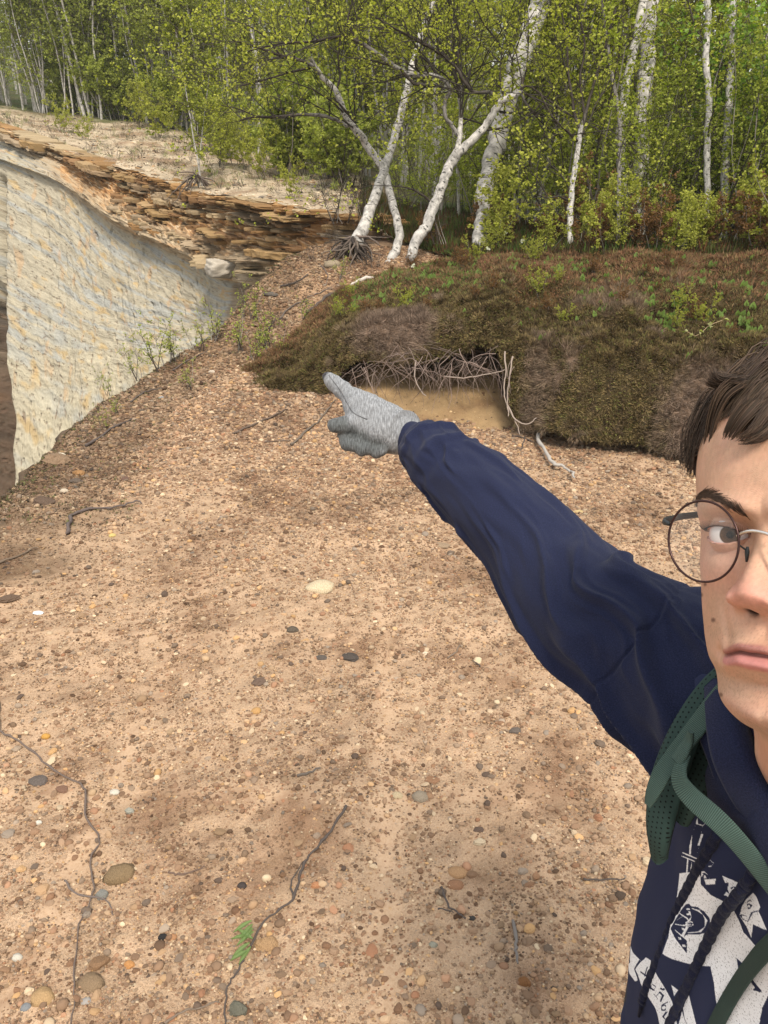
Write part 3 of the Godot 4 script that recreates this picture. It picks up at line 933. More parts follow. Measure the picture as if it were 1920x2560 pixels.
func leaf_cluster(lf: MB, p: Vector3, dir: Vector3, size: float, count: int, col: Color) -> void:
	for k in count:
		var d := (dir * 0.4 + rdir()).normalized()
		d.y = lerpf(d.y, -0.2, 0.3)
		var ac := d.cross(rdir()).normalized()
		var q := rnd(0.65, 1.25)
		lf.leaf(p + rdir() * size * 0.5, d, ac, size * q, size * q * 0.8, col * rnd(0.65, 1.35))

func shoot(wd: MB, lf: MB, p: Vector3, dir: Vector3, len: float, r: float, depth: int, opt: Dictionary) -> void:
	var n := 5
	var pts := PackedVector3Array(); var rad := PackedFloat32Array()
	var d := dir
	var q := p
	var wild: float = opt.get("wild", 0.3)
	for k in n:
		pts.append(q); rad.append(r * (1.0 - 0.75 * k / (n - 1.0)))
		d = (d + rdir() * wild + Vector3.UP * float(opt.get("rise", 0.08))).normalized()
		q += d * len / (n - 1)
	wd.tube(pts, rad, 3 if r < 0.012 else 5, opt.get("col", twig_col), 1.0, 1.0, false)
	var size: float = opt.size
	if depth > 0:
		var m: int = opt.get("kids", 3)
		for k in m:
			var t := rnd(0.35, 1.0)
			var i := mini(int(t * (n - 1)), n - 2)
			var b := pts[i].lerp(pts[i + 1], t * (n - 1) - i)
			var kd := ((pts[i + 1] - pts[i]).normalized() + rdir() * 0.8).normalized()
			shoot(wd, lf, b, kd, len * rnd(0.45, 0.7), r * 0.5, depth - 1, opt)
	if depth <= int(opt.get("leafy", 1)):
		var cnt: int = opt.get("leaves", 4)
		for k in cnt:
			var t := rnd(0.2, 1.0)
			var i := mini(int(t * (n - 1)), n - 2)
			leaf_cluster(lf, pts[i].lerp(pts[i + 1], t * (n - 1) - i), d, size, int(opt.get("bunch", 2)), opt.get("green", green))

func limb(wd: MB, list: Array, sides := 10, wob := 0.012) -> Array:     # list of [u, v, depth, width in pixels]; returns world points and radii
	var sp := spline(list, 5)
	var pts := PackedVector3Array(); var rad := PackedFloat32Array(); var cols := PackedColorArray()
	for k in sp.size():
		var q: Array = sp[k]
		var r: float = maxf(q[3], 0.6) * 0.5 / F * q[2]
		var p := at(q[0], q[1], q[2]) + rdir() * r * 0.2
		pts.append(p); rad.append(r * rnd(0.93, 1.08))
		cols.append(Color(0.1, 0.08, 0.068).lerp(Color.WHITE, smoothstep(0.0155, 0.03, r)) * rnd(0.9, 1.05))
	wd.tube(pts, rad, sides, cols, 0.8)
	return [pts, rad]

func traced_tree(called: String, label: String, cat: String, limbs: Array, opt: Dictionary, group := "") -> Node3D:
	var base := at(limbs[0][0][0], limbs[0][0][1], limbs[0][0][2])
	var o := thing(called, Vector3.ZERO, label, cat, group)
	o.position = base
	var tw := MB.new(); var lf := MB.new(); lf.flat = true
	for k in limbs.size():
		var wd := MB.new()
		var l := limb(wd, limbs[k], 12 if limbs[k][0][3] > 20 else 8)
		var pts: PackedVector3Array = l[0]; var rad: PackedFloat32Array = l[1]
		var name_ := "trunk" if k < int(opt.get("trunks", 1)) else "branch"
		for j in wd.v.size(): wd.v[j] -= base
		put(name_, wd.mesh(), M.birch, o)
		var dens: float = opt.get("twigs", 6.0)
		if k < int(opt.get("trunks", 1)): dens *= float(opt.get("trunk_twigs", 0.25))
		for j in pts.size() - 1:
			var seg := pts[j].distance_to(pts[j + 1])
			var t0: float = j / float(pts.size())
			if name_ == "trunk" and t0 < float(opt.get("clear", 0.35)): continue
			if name_ == "branch" and t0 < 0.18: continue
			var cnt := seg * dens
			while cnt > rng.randf():
				cnt -= 1.0
				var d := ((pts[j + 1] - pts[j]).normalized() * 0.7 + rdir() + Vector3(0, 0.25, 0)).normalized()
				shoot(tw, lf, pts[j], d, rnd(0.35, 0.95) * float(opt.get("reach", 1.0)), maxf(0.005, minf(rad[j] * 0.5, 0.012)), 2, opt)
	for j in tw.v.size(): tw.v[j] -= base
	for j in lf.v.size(): lf.v[j] -= base
	if tw.v.size(): put("twigs", tw.mesh(), M.wood, o).set_meta("kind", "stuff")
	if lf.v.size(): put("foliage", lf.mesh(), M.leaf, o).set_meta("kind", "stuff")
	return o

func roots(o: Node3D, local: Vector3, n: int, reach: float, r: float, up := 0.2) -> void:
	for k in n:
		var mb := MB.new()
		var a := TAU * k / n + rnd(-0.3, 0.3)
		var d := Vector3(cos(a), rnd(-0.7, up), sin(a)).normalized()
		var p := local + d * r * 2.0 + Vector3.UP * rnd(0.0, 0.12)
		var pts := PackedVector3Array(); var rad := PackedFloat32Array()
		var rr := r * rnd(0.5, 1.2)
		for j in 8:
			pts.append(p); rad.append(rr * (1.0 - j / 8.5))
			d = (d + rdir() * 0.42 + Vector3(0, -0.14, 0)).normalized()
			p += d * reach / 7.0 * rnd(0.7, 1.2)
		mb.tube(pts, rad, 5, Color(0.12, 0.095, 0.08) * rnd(0.35, 1.4))
		put("root", mb.mesh(), M.wood, o)

func big_trees() -> void:
	var opt := {"size": 0.036, "twigs": 10.0, "trunks": 2, "leaves": 2, "bunch": 2, "kids": 4, "leafy": 1, "wild": 0.36, "trunk_twigs": 0.3, "clear": 0.5, "reach": 1.45, "col": Color(0.05, 0.04, 0.034)}
	var a := traced_tree("birch_tree", "leaning white birch with bare tangled roots on the brink, stems crossing low", "birch", [
		[[890, 612, 8.36, 38], [900, 588, 8.4, 33], [930, 510, 8.65, 26], [961, 424, 8.95, 22], [985, 350, 9.1, 20], [1010, 260, 9.2, 19], [1032, 166, 9.3, 18], [1060, 70, 9.4, 16], [1095, -30, 9.5, 14]],
		[[955, 690, 8.3, 26], [975, 655, 8.4, 24], [996, 610, 8.5, 22], [994, 560, 8.6, 20], [976, 495, 8.8, 20], [961, 430, 8.95, 19], [918, 365, 8.9, 18], [898, 335, 8.8, 18], [869, 296, 8.7, 17], [840, 228, 8.6, 14], [804, 190, 8.5, 12], [775, 145, 8.4, 9]],
		[[870, 316, 8.7, 10], [845, 302, 8.7, 9], [806, 290, 8.6, 9], [752, 287, 8.6, 8], [683, 293, 8.5, 7], [640, 292, 8.5, 5], [600, 300, 8.4, 3]],
		[[804, 191, 8.5, 9], [780, 165, 8.4, 9], [758, 153, 8.4, 8], [694, 136, 8.3, 7], [636, 116, 8.3, 5], [580, 100, 8.2, 3]],
		[[840, 228, 8.6, 7], [850, 190, 8.6, 6], [845, 140, 8.5, 5], [855, 80, 8.5, 4], [840, 20, 8.5, 3]],
		[[775, 170, 8.45, 6], [720, 182, 8.4, 5], [660, 200, 8.3, 4], [600, 215, 8.2, 3]],
		[[898, 335, 8.8, 9], [880, 300, 8.7, 7], [850, 262, 8.6, 5], [836, 250, 8.6, 4]],
		[[1030, 170, 9.3, 8], [1062, 110, 9.2, 7], [1080, 60, 9.2, 5], [1120, 0, 9.1, 4]],
		[[700, 137, 8.3, 5], [660, 90, 8.2, 4], [610, 60, 8.1, 3], [540, 40, 8.0, 2]],
		[[640, 292, 8.5, 4], [590, 270, 8.4, 3], [540, 262, 8.3, 2]]], opt)
	roots(a, Vector3(-0.03, -0.02, 0.0), 80, 0.42, 0.017, -0.05)
	var opt2 := opt.duplicate(); opt2.trunks = 1; opt2.trunk_twigs = 0.35; opt2.clear = 0.45
	traced_tree("birch_tree", "birch with a dark crook, forking into long arched branches, before the thickest trunk", "birch", [
		[[1024, 648, 8.2, 22], [1040, 605, 8.2, 26], [1066, 566, 8.2, 27], [1087, 510, 8.15, 26], [1110, 449, 8.1, 25], [1130, 405, 8.1, 26], [1150, 378, 8.05, 24], [1195, 335, 8.0, 19], [1224, 300, 7.95, 18], [1245, 264, 7.9, 18], [1268, 247, 7.85, 17], [1295, 235, 7.8, 12], [1305, 218, 7.8, 9], [1306, 195, 7.8, 7]],
		[[1140, 392, 8.05, 16], [1146, 360, 8.1, 13], [1150, 332, 8.1, 13], [1152, 285, 8.15, 11], [1150, 230, 8.2, 10], [1165, 200, 8.2, 9], [1178, 172, 8.2, 7]],
		[[1146, 340, 8.1, 11], [1128, 312, 8.05, 10], [1113, 290, 8.0, 10], [1112, 255, 8.0, 9], [1124, 226, 8.0, 9], [1105, 198, 7.95, 11], [1065, 187, 7.9, 12], [1020, 185, 7.9, 12], [985, 165, 7.85, 11], [950, 140, 7.8, 11], [900, 106, 7.75, 9], [850, 92, 7.7, 7], [781, 104, 7.6, 6], [700, 110, 7.5, 5], [620, 128, 7.4, 3]],
		[[1110, 218, 7.98, 8], [1075, 211, 7.95, 9], [1040, 210, 7.9, 8], [1022, 197, 7.9, 7], [1000, 172, 7.85, 6]],
		[[1252, 258, 7.9, 10], [1238, 240, 7.9, 9], [1220, 230, 7.9, 9], [1185, 230, 7.9, 8], [1160, 204, 7.85, 8], [1140, 168, 7.8, 8], [1110, 140, 7.75, 8], [1070, 116, 7.7, 7], [1020, 90, 7.6, 6], [960, 55, 7.5, 4], [900, 20, 7.4, 3]],
		[[1290, 237, 7.8, 6], [1320, 215, 7.75, 5], [1370, 250, 7.7, 4], [1430, 290, 7.6, 3]],
		[[1262, 250, 7.85, 6], [1250, 195, 7.8, 5], [1252, 120, 7.75, 4], [1210, 60, 7.7, 4], [1180, 0, 7.6, 3]],
		[[900, 106, 7.75, 6], [870, 60, 7.7, 5], [880, 10, 7.7, 4]],
		[[1150, 230, 8.2, 6], [1130, 150, 8.1, 5], [1090, 90, 8.0, 4], [1060, 30, 7.9, 3]],
		[[1085, 515, 8.15, 7], [1060, 490, 8.1, 6], [1020, 470, 8.05, 4], [985, 465, 8.0, 3]],
		[[1140, 165, 7.8, 6], [1150, 90, 7.7, 5], [1120, 20, 7.6, 4]]], opt2)
	var opt3 := opt.duplicate(); opt3.trunks = 1; opt3.clear = 0.3; opt3.twigs = 5.0; opt3.trunk_twigs = 0.35; opt3.size = 0.04
	traced_tree("birch_tree", "thickest white birch trunk, leaning right as it rises behind the mound", "birch", [
		[[1188, 632, 8.35, 36], [1200, 585, 8.4, 34], [1206, 540, 8.5, 38], [1210, 475, 8.65, 42], [1235, 385, 8.7, 45], [1262, 285, 8.8, 46], [1285, 185, 8.9, 48], [1310, 120, 8.95, 49], [1345, 20, 9.0, 50], [1375, -70, 9.1, 50]],
		[[1290, 185, 8.9, 10], [1310, 250, 8.7, 8], [1350, 300, 8.5, 6], [1390, 340, 8.4, 4]]], opt3)
	traced_tree("birch_tree", "slim spotted birch stem between the thickest trunk and the thicket, forking at head height", "birch", [
		[[1422, 665, 7.6, 16], [1424, 600, 7.6, 15], [1426, 520, 7.6, 14], [1434, 440, 7.6, 14], [1446, 360, 7.6, 13], [1454, 315, 7.6, 12]],
		[[1452, 325, 7.6, 9], [1436, 285, 7.6, 8], [1430, 240, 7.6, 7], [1420, 180, 7.6, 6], [1415, 90, 7.6, 5], [1395, -10, 7.6, 4]],
		[[1454, 318, 7.6, 10], [1470, 260, 7.6, 8], [1490, 190, 7.6, 7], [1515, 110, 7.6, 6], [1540, 20, 7.6, 5]],
		[[1462, 290, 7.6, 7], [1450, 200, 7.7, 6], [1462, 110, 7.7, 5], [1440, 10, 7.7, 4]],
		[[1446, 355, 7.6, 7], [1420, 330, 7.5, 6], [1380, 290, 7.4, 4], [1350, 230, 7.4, 3]]], opt3)
	traced_tree("birch_tree", "broad white birch trunk with a second stem leaning against it from the left", "birch", [
		[[1588, 600, 8.7, 40], [1598, 420, 8.8, 40], [1606, 308, 8.9, 38], [1612, 200, 8.9, 37], [1622, 90, 9.0, 36], [1634, -40, 9.0, 35]],
		[[1575, 590, 8.75, 24], [1552, 400, 8.75, 24], [1558, 260, 8.8, 23], [1572, 178, 8.85, 22], [1594, 80, 8.9, 22], [1612, -20, 8.9, 20]]], {"size": 0.04, "twigs": 2.0, "trunks": 2, "leaves": 4, "bunch": 2})
	traced_tree("birch_tree", "slender straight white birch at the right, its stem slightly kinked", "birch", [
		[[1764, 600, 7.9, 15], [1768, 500, 7.9, 15], [1767, 381, 7.9, 15], [1772, 246, 7.9, 15], [1765, 141, 7.9, 16], [1771, 40, 7.9, 15], [1764, -40, 7.9, 14]]], opt3)
	traced_tree("birch_tree", "grey birch stem nearest the right edge, half hidden by bright leaves", "birch", [
		[[1806, 600, 8.1, 19], [1815, 400, 8.2, 19], [1822, 246, 8.2, 18], [1829, 123, 8.3, 18], [1832, -30, 8.3, 17]],
		[[1828, 140, 9.6, 8], [1850, 80, 9.5, 6], [1890, 20, 9.4, 5]]], opt3)
	traced_tree("birch_tree", "thin pale birch stem left of the broad double trunk", "birch", [
		[[1545, 620, 8.0, 9], [1546, 480, 8.0, 10], [1548, 300, 8.0, 10], [1530, 190, 8.0, 10], [1515, 90, 8.0, 9], [1500, -20, 8.0, 8]]], opt3)
	traced_tree("sapling", "half leaning grey sapling among the shrubs right of the slim spotted stem", "sapling", [
		[[1530, 650, 8.0, 10], [1505, 590, 8.0, 9], [1480, 500, 8.0, 7], [1465, 430, 8.0, 5]], [[1522, 640, 8.0, 8], [1560, 560, 8.0, 6], [1585, 470, 8.0, 4]]], opt3)

func birch_kind(height: float, stems: int, seed_: int, opt: Dictionary, pale := 1.0) -> Node3D:
	rng.seed = seed_
	var o := Node3D.new()
	var lf := MB.new(); lf.flat = true
	var tw := MB.new()
	for s in stems:
		var wd := MB.new()
		var pts := PackedVector3Array(); var rad := PackedFloat32Array(); var cols := PackedColorArray()
		var p := Vector3(rnd(-0.12, 0.12), -0.15, rnd(-0.12, 0.12)) * (0.0 if stems == 1 else 1.0) + Vector3(0, -0.1, 0)
		var d := (Vector3(rnd(-0.22, 0.22), 1.0, rnd(-0.2, 0.2)) * (1.0 if stems > 1 else 0.6) + Vector3(0, 0.5, 0)).normalized()
		var r := rnd(0.022, 0.05) * height / 7.0 * (1.3 if stems == 1 else 0.9)
		var hh := height * rnd(0.75, 1.05)
		for k in 12:
			pts.append(p); rad.append(r * (1.0 - 0.8 * k / 11.0))
			cols.append(Color(1, 1, 1).lerp(Color(0.3, 0.24, 0.2), smoothstep(5, 11, k)) * pale)
			d = (d + rdir() * 0.09 + Vector3.UP * 0.05).normalized()
			p += d * hh / 11.0
		wd.tube(pts, rad, 6, cols, 0.6, 1.0, false)
		put("trunk", wd.mesh(), M.birch, o)
		var cnt: int = opt.shoots
		for k in cnt:
			var t := pow(rng.randf(), 0.8) * 0.88 + 0.12
			if rng.randf() > smoothstep(0.05, 0.42, t): continue
			var i := mini(int(t * 11), 10)
			var b := pts[i].lerp(pts[i + 1], t * 11 - i)
			var kd := (rdir() + Vector3(0, 0.45, 0)).normalized()
			var so := opt.duplicate()
			so.green = (opt.green as Color) * rnd(0.72, 1.25)
			shoot(tw, lf, b, kd, hh * rnd(0.1, 0.22) * (1.25 - 0.6 * t), 0.009, 1, so)
	put("twigs", tw.mesh(), M.wood, o).set_meta("kind", "stuff")
	put("crown", lf.mesh(), M.leaf, o).set_meta("kind", "stuff")
	return o

func grow(proto: Node3D, called: String, p: Vector3, sc: float, label: String, cat: String, group := "") -> Node3D:
	var r: Node3D = proto.duplicate()
	r.name = numbered(called)
	add_child(r)
	r.position = p
	r.rotation.y = rnd(0, TAU)
	r.scale = Vector3(sc * rnd(0.9, 1.1), sc, sc * rnd(0.9, 1.1))
	tag(r, label.replace("@", zone(p)), cat, group)
	return r

const ZONES := [[-1e9, 30, "beyond the left border"], [30, 130, "close to the left border"], [130, 250, "above the left bush clump"], [250, 380, "above the bright end of the left sand"], [380, 520, "above the small rooted birch"], [520, 660, "above the right sandy flat"], [660, 790, "under the long dark side branch"], [790, 930, "just left of the crossing birches"], [930, 1060, "seen between the crossing birches"], [1060, 1200, "just left of the thickest trunk"], [1200, 1390, "right of the thickest trunk"], [1390, 1520, "round the slim spotted stem"], [1520, 1680, "by the broad double trunk"], [1680, 1830, "round the slender straight birch"], [1830, 1960, "at the right border"], [1960, 1e9, "beyond the right border"]]

func zone(p: Vector3) -> String:
	var u := seen_at(p).x
	for q in ZONES:
		if u < q[1]: return q[2]
	return ZONES[-1][2]

func forest() -> void:
	var far := {"size": 0.072, "shoots": 50, "leaves": 5, "bunch": 3, "kids": 2, "leafy": 1, "green": Color(0.37, 0.41, 0.1), "col": Color(0.09, 0.07, 0.055)}
	var mid := far.duplicate(); mid.size = 0.045; mid.leaves = 6; mid.bunch = 4; mid.green = Color(0.385, 0.411, 0.077)
	var kinds := []
	for k in 5: kinds.append(birch_kind(7.0, [1, 2, 3, 1, 2][k], 700 + k, far))
	var kinds2 := []
	for k in 4: kinds2.append(birch_kind(6.0, [2, 1, 3, 1][k], 800 + k, mid))
	var thin := far.duplicate(); thin.shoots = 16; thin.leaves = 4
	var poles := []
	for k in 3: poles.append(birch_kind(6.5, [2, 3, 2][k], 840 + k, thin, 1.25))
	rng.seed = 54
	for k in 46:
		grow(poles[k % 3], "pole_birch", floor_point(floor_col(rnd(-40, 860)), rnd(1.6, 2.04)), rnd(0.7, 1.1), "bright thin bare stemmed birch, " + "@", "birch", "thin bare stemmed birches along the woods' edge")
	rng.seed = 55
	# deep woods on the rising ground
	for k in 120:
		var a := rnd(0.2, 16.5); var b := rnd(0.25, 1.25)
		if a < 2.4 and b < 0.9: continue
		grow(kinds[k % 5], "distant_birch", floor_point(a, b), rnd(1.0, 1.6), "hazy birch deep in the woods, " + "@", "birch", "birches deep in the woods")
	for k in 9:
		grow(kinds[k % 5], "distant_birch", floor_point(rnd(0.2, 2.4), rnd(0.4, 1.5)), rnd(0.4, 0.6), "small birch far off at the gap in the woods, " + "@", "birch", "birches deep in the woods")
	for k in 62:                      # stand beyond the sandy rim at the left
		var u := rnd(-260, 470); var b := rnd(1.45, 1.97) if k > 24 else rnd(1.88, 2.02)
		if u < 75 and u > -60 and b > 1.75: continue
		grow(kinds[k % 5], "stand_birch", floor_point(floor_col(u), b), rnd(0.8, 1.25), "pale stemmed birch of the front stand, " + "@", "birch", "birches beyond the left rim")
	for k in 4:
		grow(kinds[(k * 2) % 5], "stand_birch", floor_point(floor_col([55, 100, 205, 440][k]), 1.98), [0.95, 0.8, 1.3, 1.0][k], ["white birch at the far left of the stand, sky beside it", "thin birch second from the far left of the stand", "tall forked bright birch standing out before the left stand", "grey birch at the dark gap where the left stand ends"][k], "birch", "birches beyond the left rim")
	for k in 58:                      # woods behind the middle of the picture
		var u := rnd(450, 1080); var b := rnd(1.3, 2.05)
		grow(kinds2[k % 4], "woodland_birch", floor_point(floor_col(u), b), rnd(0.75, 1.2), "thin birch of the light green woods, " + "@", "birch", "birches behind the crossing birches")
	for k in 60:
		var u := rnd(1050, 2250); var b := rnd(1.2, 2.6)
		grow(kinds2[k % 4], "thicket_birch", floor_point(floor_col(u), b), rnd(0.6, 1.0), "young birch deep in the thicket, " + "@", "birch", "birches behind the mound")
	for q in kinds + kinds2 + poles: q.free()

func shrub_kind(height: float, stems: int, seed_: int, opt: Dictionary) -> Node3D:
	rng.seed = seed_
	var o := Node3D.new()
	var lf := MB.new(); lf.flat = true
	var tw := MB.new()
	for s in stems:
		var d := Vector3(rnd(-0.5, 0.5), 1.0, rnd(-0.5, 0.5)).normalized()
		var pts := PackedVector3Array(); var rad := PackedFloat32Array()
		var p := Vector3(rnd(-0.1, 0.1), -0.06, rnd(-0.1, 0.1)) * height
		var hh := height * rnd(0.6, 1.05)
		for k in 9:
			pts.append(p); rad.append((0.012 if height > 1.0 else 0.005) * (1.0 - 0.8 * k / 8.0) * rnd(0.8, 1.2))
			d = (d + rdir() * 0.17 + Vector3.UP * 0.06).normalized()
			p += d * hh / 8.0
		tw.tube(pts, rad, 5, (Color(0.075, 0.06, 0.05) if s % 3 else Color(0.27, 0.245, 0.22)) * rnd(0.7, 1.2), 1.0, 1.0, false)
		var cnt: int = opt.shoots
		for k in cnt:
			var t := rnd(0.22, 1.0)
			var i := mini(int(t * 8), 7)
			shoot(tw, lf, pts[i].lerp(pts[i + 1], t * 8 - i), (rdir() + d * 0.8).normalized(), hh * rnd(0.12, 0.3), 0.004 if height > 1.0 else 0.0025, 1, opt)
	put("stems", tw.mesh(), M.wood, o).set_meta("kind", "stuff")
	if lf.v.size(): put("foliage", lf.mesh(), M.leaf, o).set_meta("kind", "stuff")
	return o

func thicket() -> void:
	var opt := {"size": 0.042, "shoots": 13, "leaves": 5, "bunch": 2, "kids": 2, "leafy": 1, "green": Color(0.368, 0.411, 0.077)}
	var kinds := []
	for k in 5: kinds.append(shrub_kind(2.6, 6, 900 + k, opt))
	var small := opt.duplicate(); small.size = 0.036; small.shoots = 9; small.green = Color(0.402, 0.411, 0.085)
	var low := []
	for k in 3: low.append(shrub_kind(0.95, 6, 930 + k, small))
	var thick := []
	for k in 2: thick.append(shrub_kind(1.5, 13, 940 + k, {"size": 0.06, "shoots": 12, "leaves": 5, "bunch": 3, "kids": 2, "leafy": 1, "green": Color(0.36, 0.40, 0.09)}))
	var rust := small.duplicate(); rust.green = Color(0.253, 0.138, 0.067); rust.size = 0.03
	var rusty := []
	for k in 2: rusty.append(shrub_kind(0.8, 7, 950 + k, rust))
	var bright := opt.duplicate(); bright.green = Color(0.25, 0.37, 0.08); bright.size = 0.06
	var lush := [shrub_kind(2.8, 6, 970, bright)]
	rng.seed = 77
	for k in 36:
		var u := rnd(1200, 2250); var b := rnd(2.2, 3.35)
		if u < 1390: b = rnd(2.2, 2.75)
		if u > 1400 and u < 1470: b = rnd(2.2, 3.0)
		grow(kinds[k % 5], "shrub", floor_point(floor_col(u), b), rnd(0.6, 1.05), "leggy thicket shrub with small yellow green leaves, " + "@", "shrub", "shrubs of the thicket behind the mound")
	for k in 10:
		grow(kinds[k % 5], "shrub", floor_point(floor_col(rnd(985, 1240)), rnd(2.0, 2.75)), rnd(0.45, 0.8), "thin dark stemmed shrub on sandy ground, " + "@", "shrub", "shrubs behind the crossing birches")
	for k in 4:
		grow(lush[0], "leafy_shrub", floor_point(floor_col([1900, 1960, 1850, 2080][k]), [3.0, 3.3, 2.7, 3.2][k]), [1.0, 0.9, 1.1, 1.0][k], ["bright green leafy shrub at the right edge of the thicket", "bright green shrub just outside the right edge of the thicket", "bright green shrub left of the one at the right edge", "bright green shrub well outside the right edge"][k], "shrub")
	for k in 18:
		var u := rnd(1120, 2150)
		grow(low[k % 3], "low_shrub", floor_point(floor_col(u), rnd(3.4, 3.98)), rnd(0.5, 1.0), "knee high green shrub on the mound's back, " + "@", "shrub", "low shrubs along the back of the mound")
	for k in 26:
		var u := rnd(1640, 2150) if k % 3 else rnd(1060, 1700)
		grow(rusty[k % 2], "rusty_shrub", floor_point(floor_col(u), rnd(3.3, 3.98)), rnd(0.4, 1.0), "low shrub with rust coloured leaves, " + "@", "shrub", "rust coloured shrubs along the mound")
	# bushes scattered over the sandy plateau
	var spots := [[160, 285, 1.0], [195, 280, 1.4], [225, 275, 1.5], [255, 290, 1.2], [285, 300, 1.0], [150, 330, 0.6], [398, 345, 0.9], [345, 318, 0.8], [370, 310, 0.9], [205, 350, 0.45], [620, 425, 0.75], [665, 450, 0.7], [715, 440, 1.2], [750, 440, 0.6], [690, 420, 0.9], [590, 415, 0.8], [545, 420, 0.9], [735, 495, 0.4], [780, 440, 0.8], [820, 445, 0.9], [560, 390, 0.9], [860, 470, 0.9], [312, 302, 1.0], [430, 320, 1.0], [840, 420, 1.1]]
	var says := ["dense green bush at the left of the plateau bushes", "tall green bush in the middle of the left clump on the plateau", "fullest green bush of the left clump on the plateau", "green bush right of the fullest one in the left clump", "green bush at the right end of the left clump", "small bush alone before the left clump", "lone rounded bush on bright sand at the end of the left plateau", "bush at the foot of the stand right of the left clump", "bush between the stand and the lone rounded bush", "tiny sprig on the sand before the left clump", "sparse bush right of the small rooted birch", "dry twiggy bush in the middle of the right sandy flat", "tallest bush on the right sandy flat with a pale stem", "little bush beside the tallest bush on the right flat", "bush behind the dry twiggy one on the right flat", "bush just right of the small rooted birch", "bush touching the small rooted birch", "tiny plant nearest the ledge on the right flat", "bush at the back of the right flat left of the crossing birches", "bush at the back of the right flat close to the crossing birches", "bush behind the small rooted birch", "bush seen just left of the crossing birches", "low bush filling the gap behind the left clump", "bush below the dark gap in the woods", "bush at the wood's edge behind the crossing birches"]
	for k in spots.size():
		var q: Array = spots[k]
		var a := floor_col(q[0])
		var best := 3.0; var bd := 1e9
		for j in 60:
			var b := 1.8 + 2.2 * j / 59.0
			var s := seen_at(floor_point(a, b))
			var e := absf(s.y - q[1])
			if e < bd: bd = e; best = b
		grow(thick[k % 2] if k < 5 or k == 12 or k > 18 or k == 22 else low[k % 3], "bush", floor_point(a, best), q[2] * (1.35 if k < 5 or k == 12 or k > 18 else 1.7), says[k], "bush", "bushes on the sandy plateau")
	# small birch with a skirt of bare roots on the far rim
	var p := at(492, 446, 14.9)
	var t := birch_kind(3.4, 2, 991, {"size": 0.055, "shoots": 46, "leaves": 6, "bunch": 3, "kids": 2, "leafy": 1, "green": Color(0.285, 0.310, 0.060), "col": twig_col})
	t.name = numbered("small_birch"); add_child(t); t.position = p
	tag(t, "small pale birch on the far rim over a skirt of bare roots", "birch")
	roots(t, Vector3(0, 0.02, 0), 26, 0.85, 0.02, 0.1)
	rng.seed = 79
	for k in 44:
		var src: Node3D = rusty[k % 2] if k % 3 < 2 else low[k % 3]
		grow(src, "heath_shrub", mound_point(rnd(4.5, 18.5), rnd(1.0, 2.6)), rnd(0.1, 0.3), "tiny heath shrub on the moss of the mound, " + "@", "shrub", "tiny shrubs on the mound")
	var bare_ := []
	for k in 2: bare_.append(shrub_kind(1.0, 8, 985 + k, {"size": 0.02, "shoots": 9, "leaves": 1, "bunch": 1, "kids": 3, "leafy": -1, "green": Color(0.3, 0.3, 0.1)}))
	rng.seed = 78
	var dry := [[850, 545, 9.6, 1.1, "bare dark shrub just left of the crossing birches"], [905, 560, 9.4, 0.9, "bare dark twigs behind the foot of the crossing birches"], [930, 690, 8.2, 0.45, "small dry shrub at the foot of the curved stem"], [790, 690, 8.4, 0.5, "dry twigs on the neck of land before the cliff"], [740, 745, 7.9, 0.4, "dead twigs low on the neck of land"], [840, 640, 8.9, 0.5, "dry twigs left of the root plate"], [1100, 600, 8.4, 0.8, "bare shrub left of the thickest trunk's foot"], [690, 820, 7.2, 0.35, "dry brushwood above the mound's dark tip"]]
	for q in dry: grow(bare_[rng.randi() % 2], "dry_shrub", at(q[0], q[1], q[2]), q[3], q[4], "shrub", "bare shrubs by the crossing birches")
	for q in kinds + low + rusty + lush + thick + bare_: q.free()

# ---------------------------------------------------------------- low plants, moss, roots, sticks
func tuft(n: int, hgt: float, wide: float, spread: float) -> ArrayMesh:
	var mb := MB.new(); mb.flat = true
	for k in n:
		var a := rnd(0, TAU); var r := rnd(0, spread)
		var p := Vector3(cos(a) * r, 0, sin(a) * r)
		var d := Vector3(cos(a) * rnd(0, 0.9), 1.0, sin(a) * rnd(0, 0.9)).normalized()
		var c := Color.WHITE * rnd(0.6, 1.3)
		mb.leaf(p, d, d.cross(rdir()).normalized(), hgt * rnd(0.5, 1.1), wide, c, 0.1)
	return mb.mesh()

func mound_normal(a: float, b: float) -> Vector3:
	var d1 := mound_point(a + 0.04, b) - mound_point(a - 0.04, b)
	var d2 := mound_point(a, b + 0.04) - mound_point(a, b - 0.04)
	var n := d2.cross(d1).normalized()
	return n if n.dot(Vector3(0, 1, 0.6)) > 0 else -n

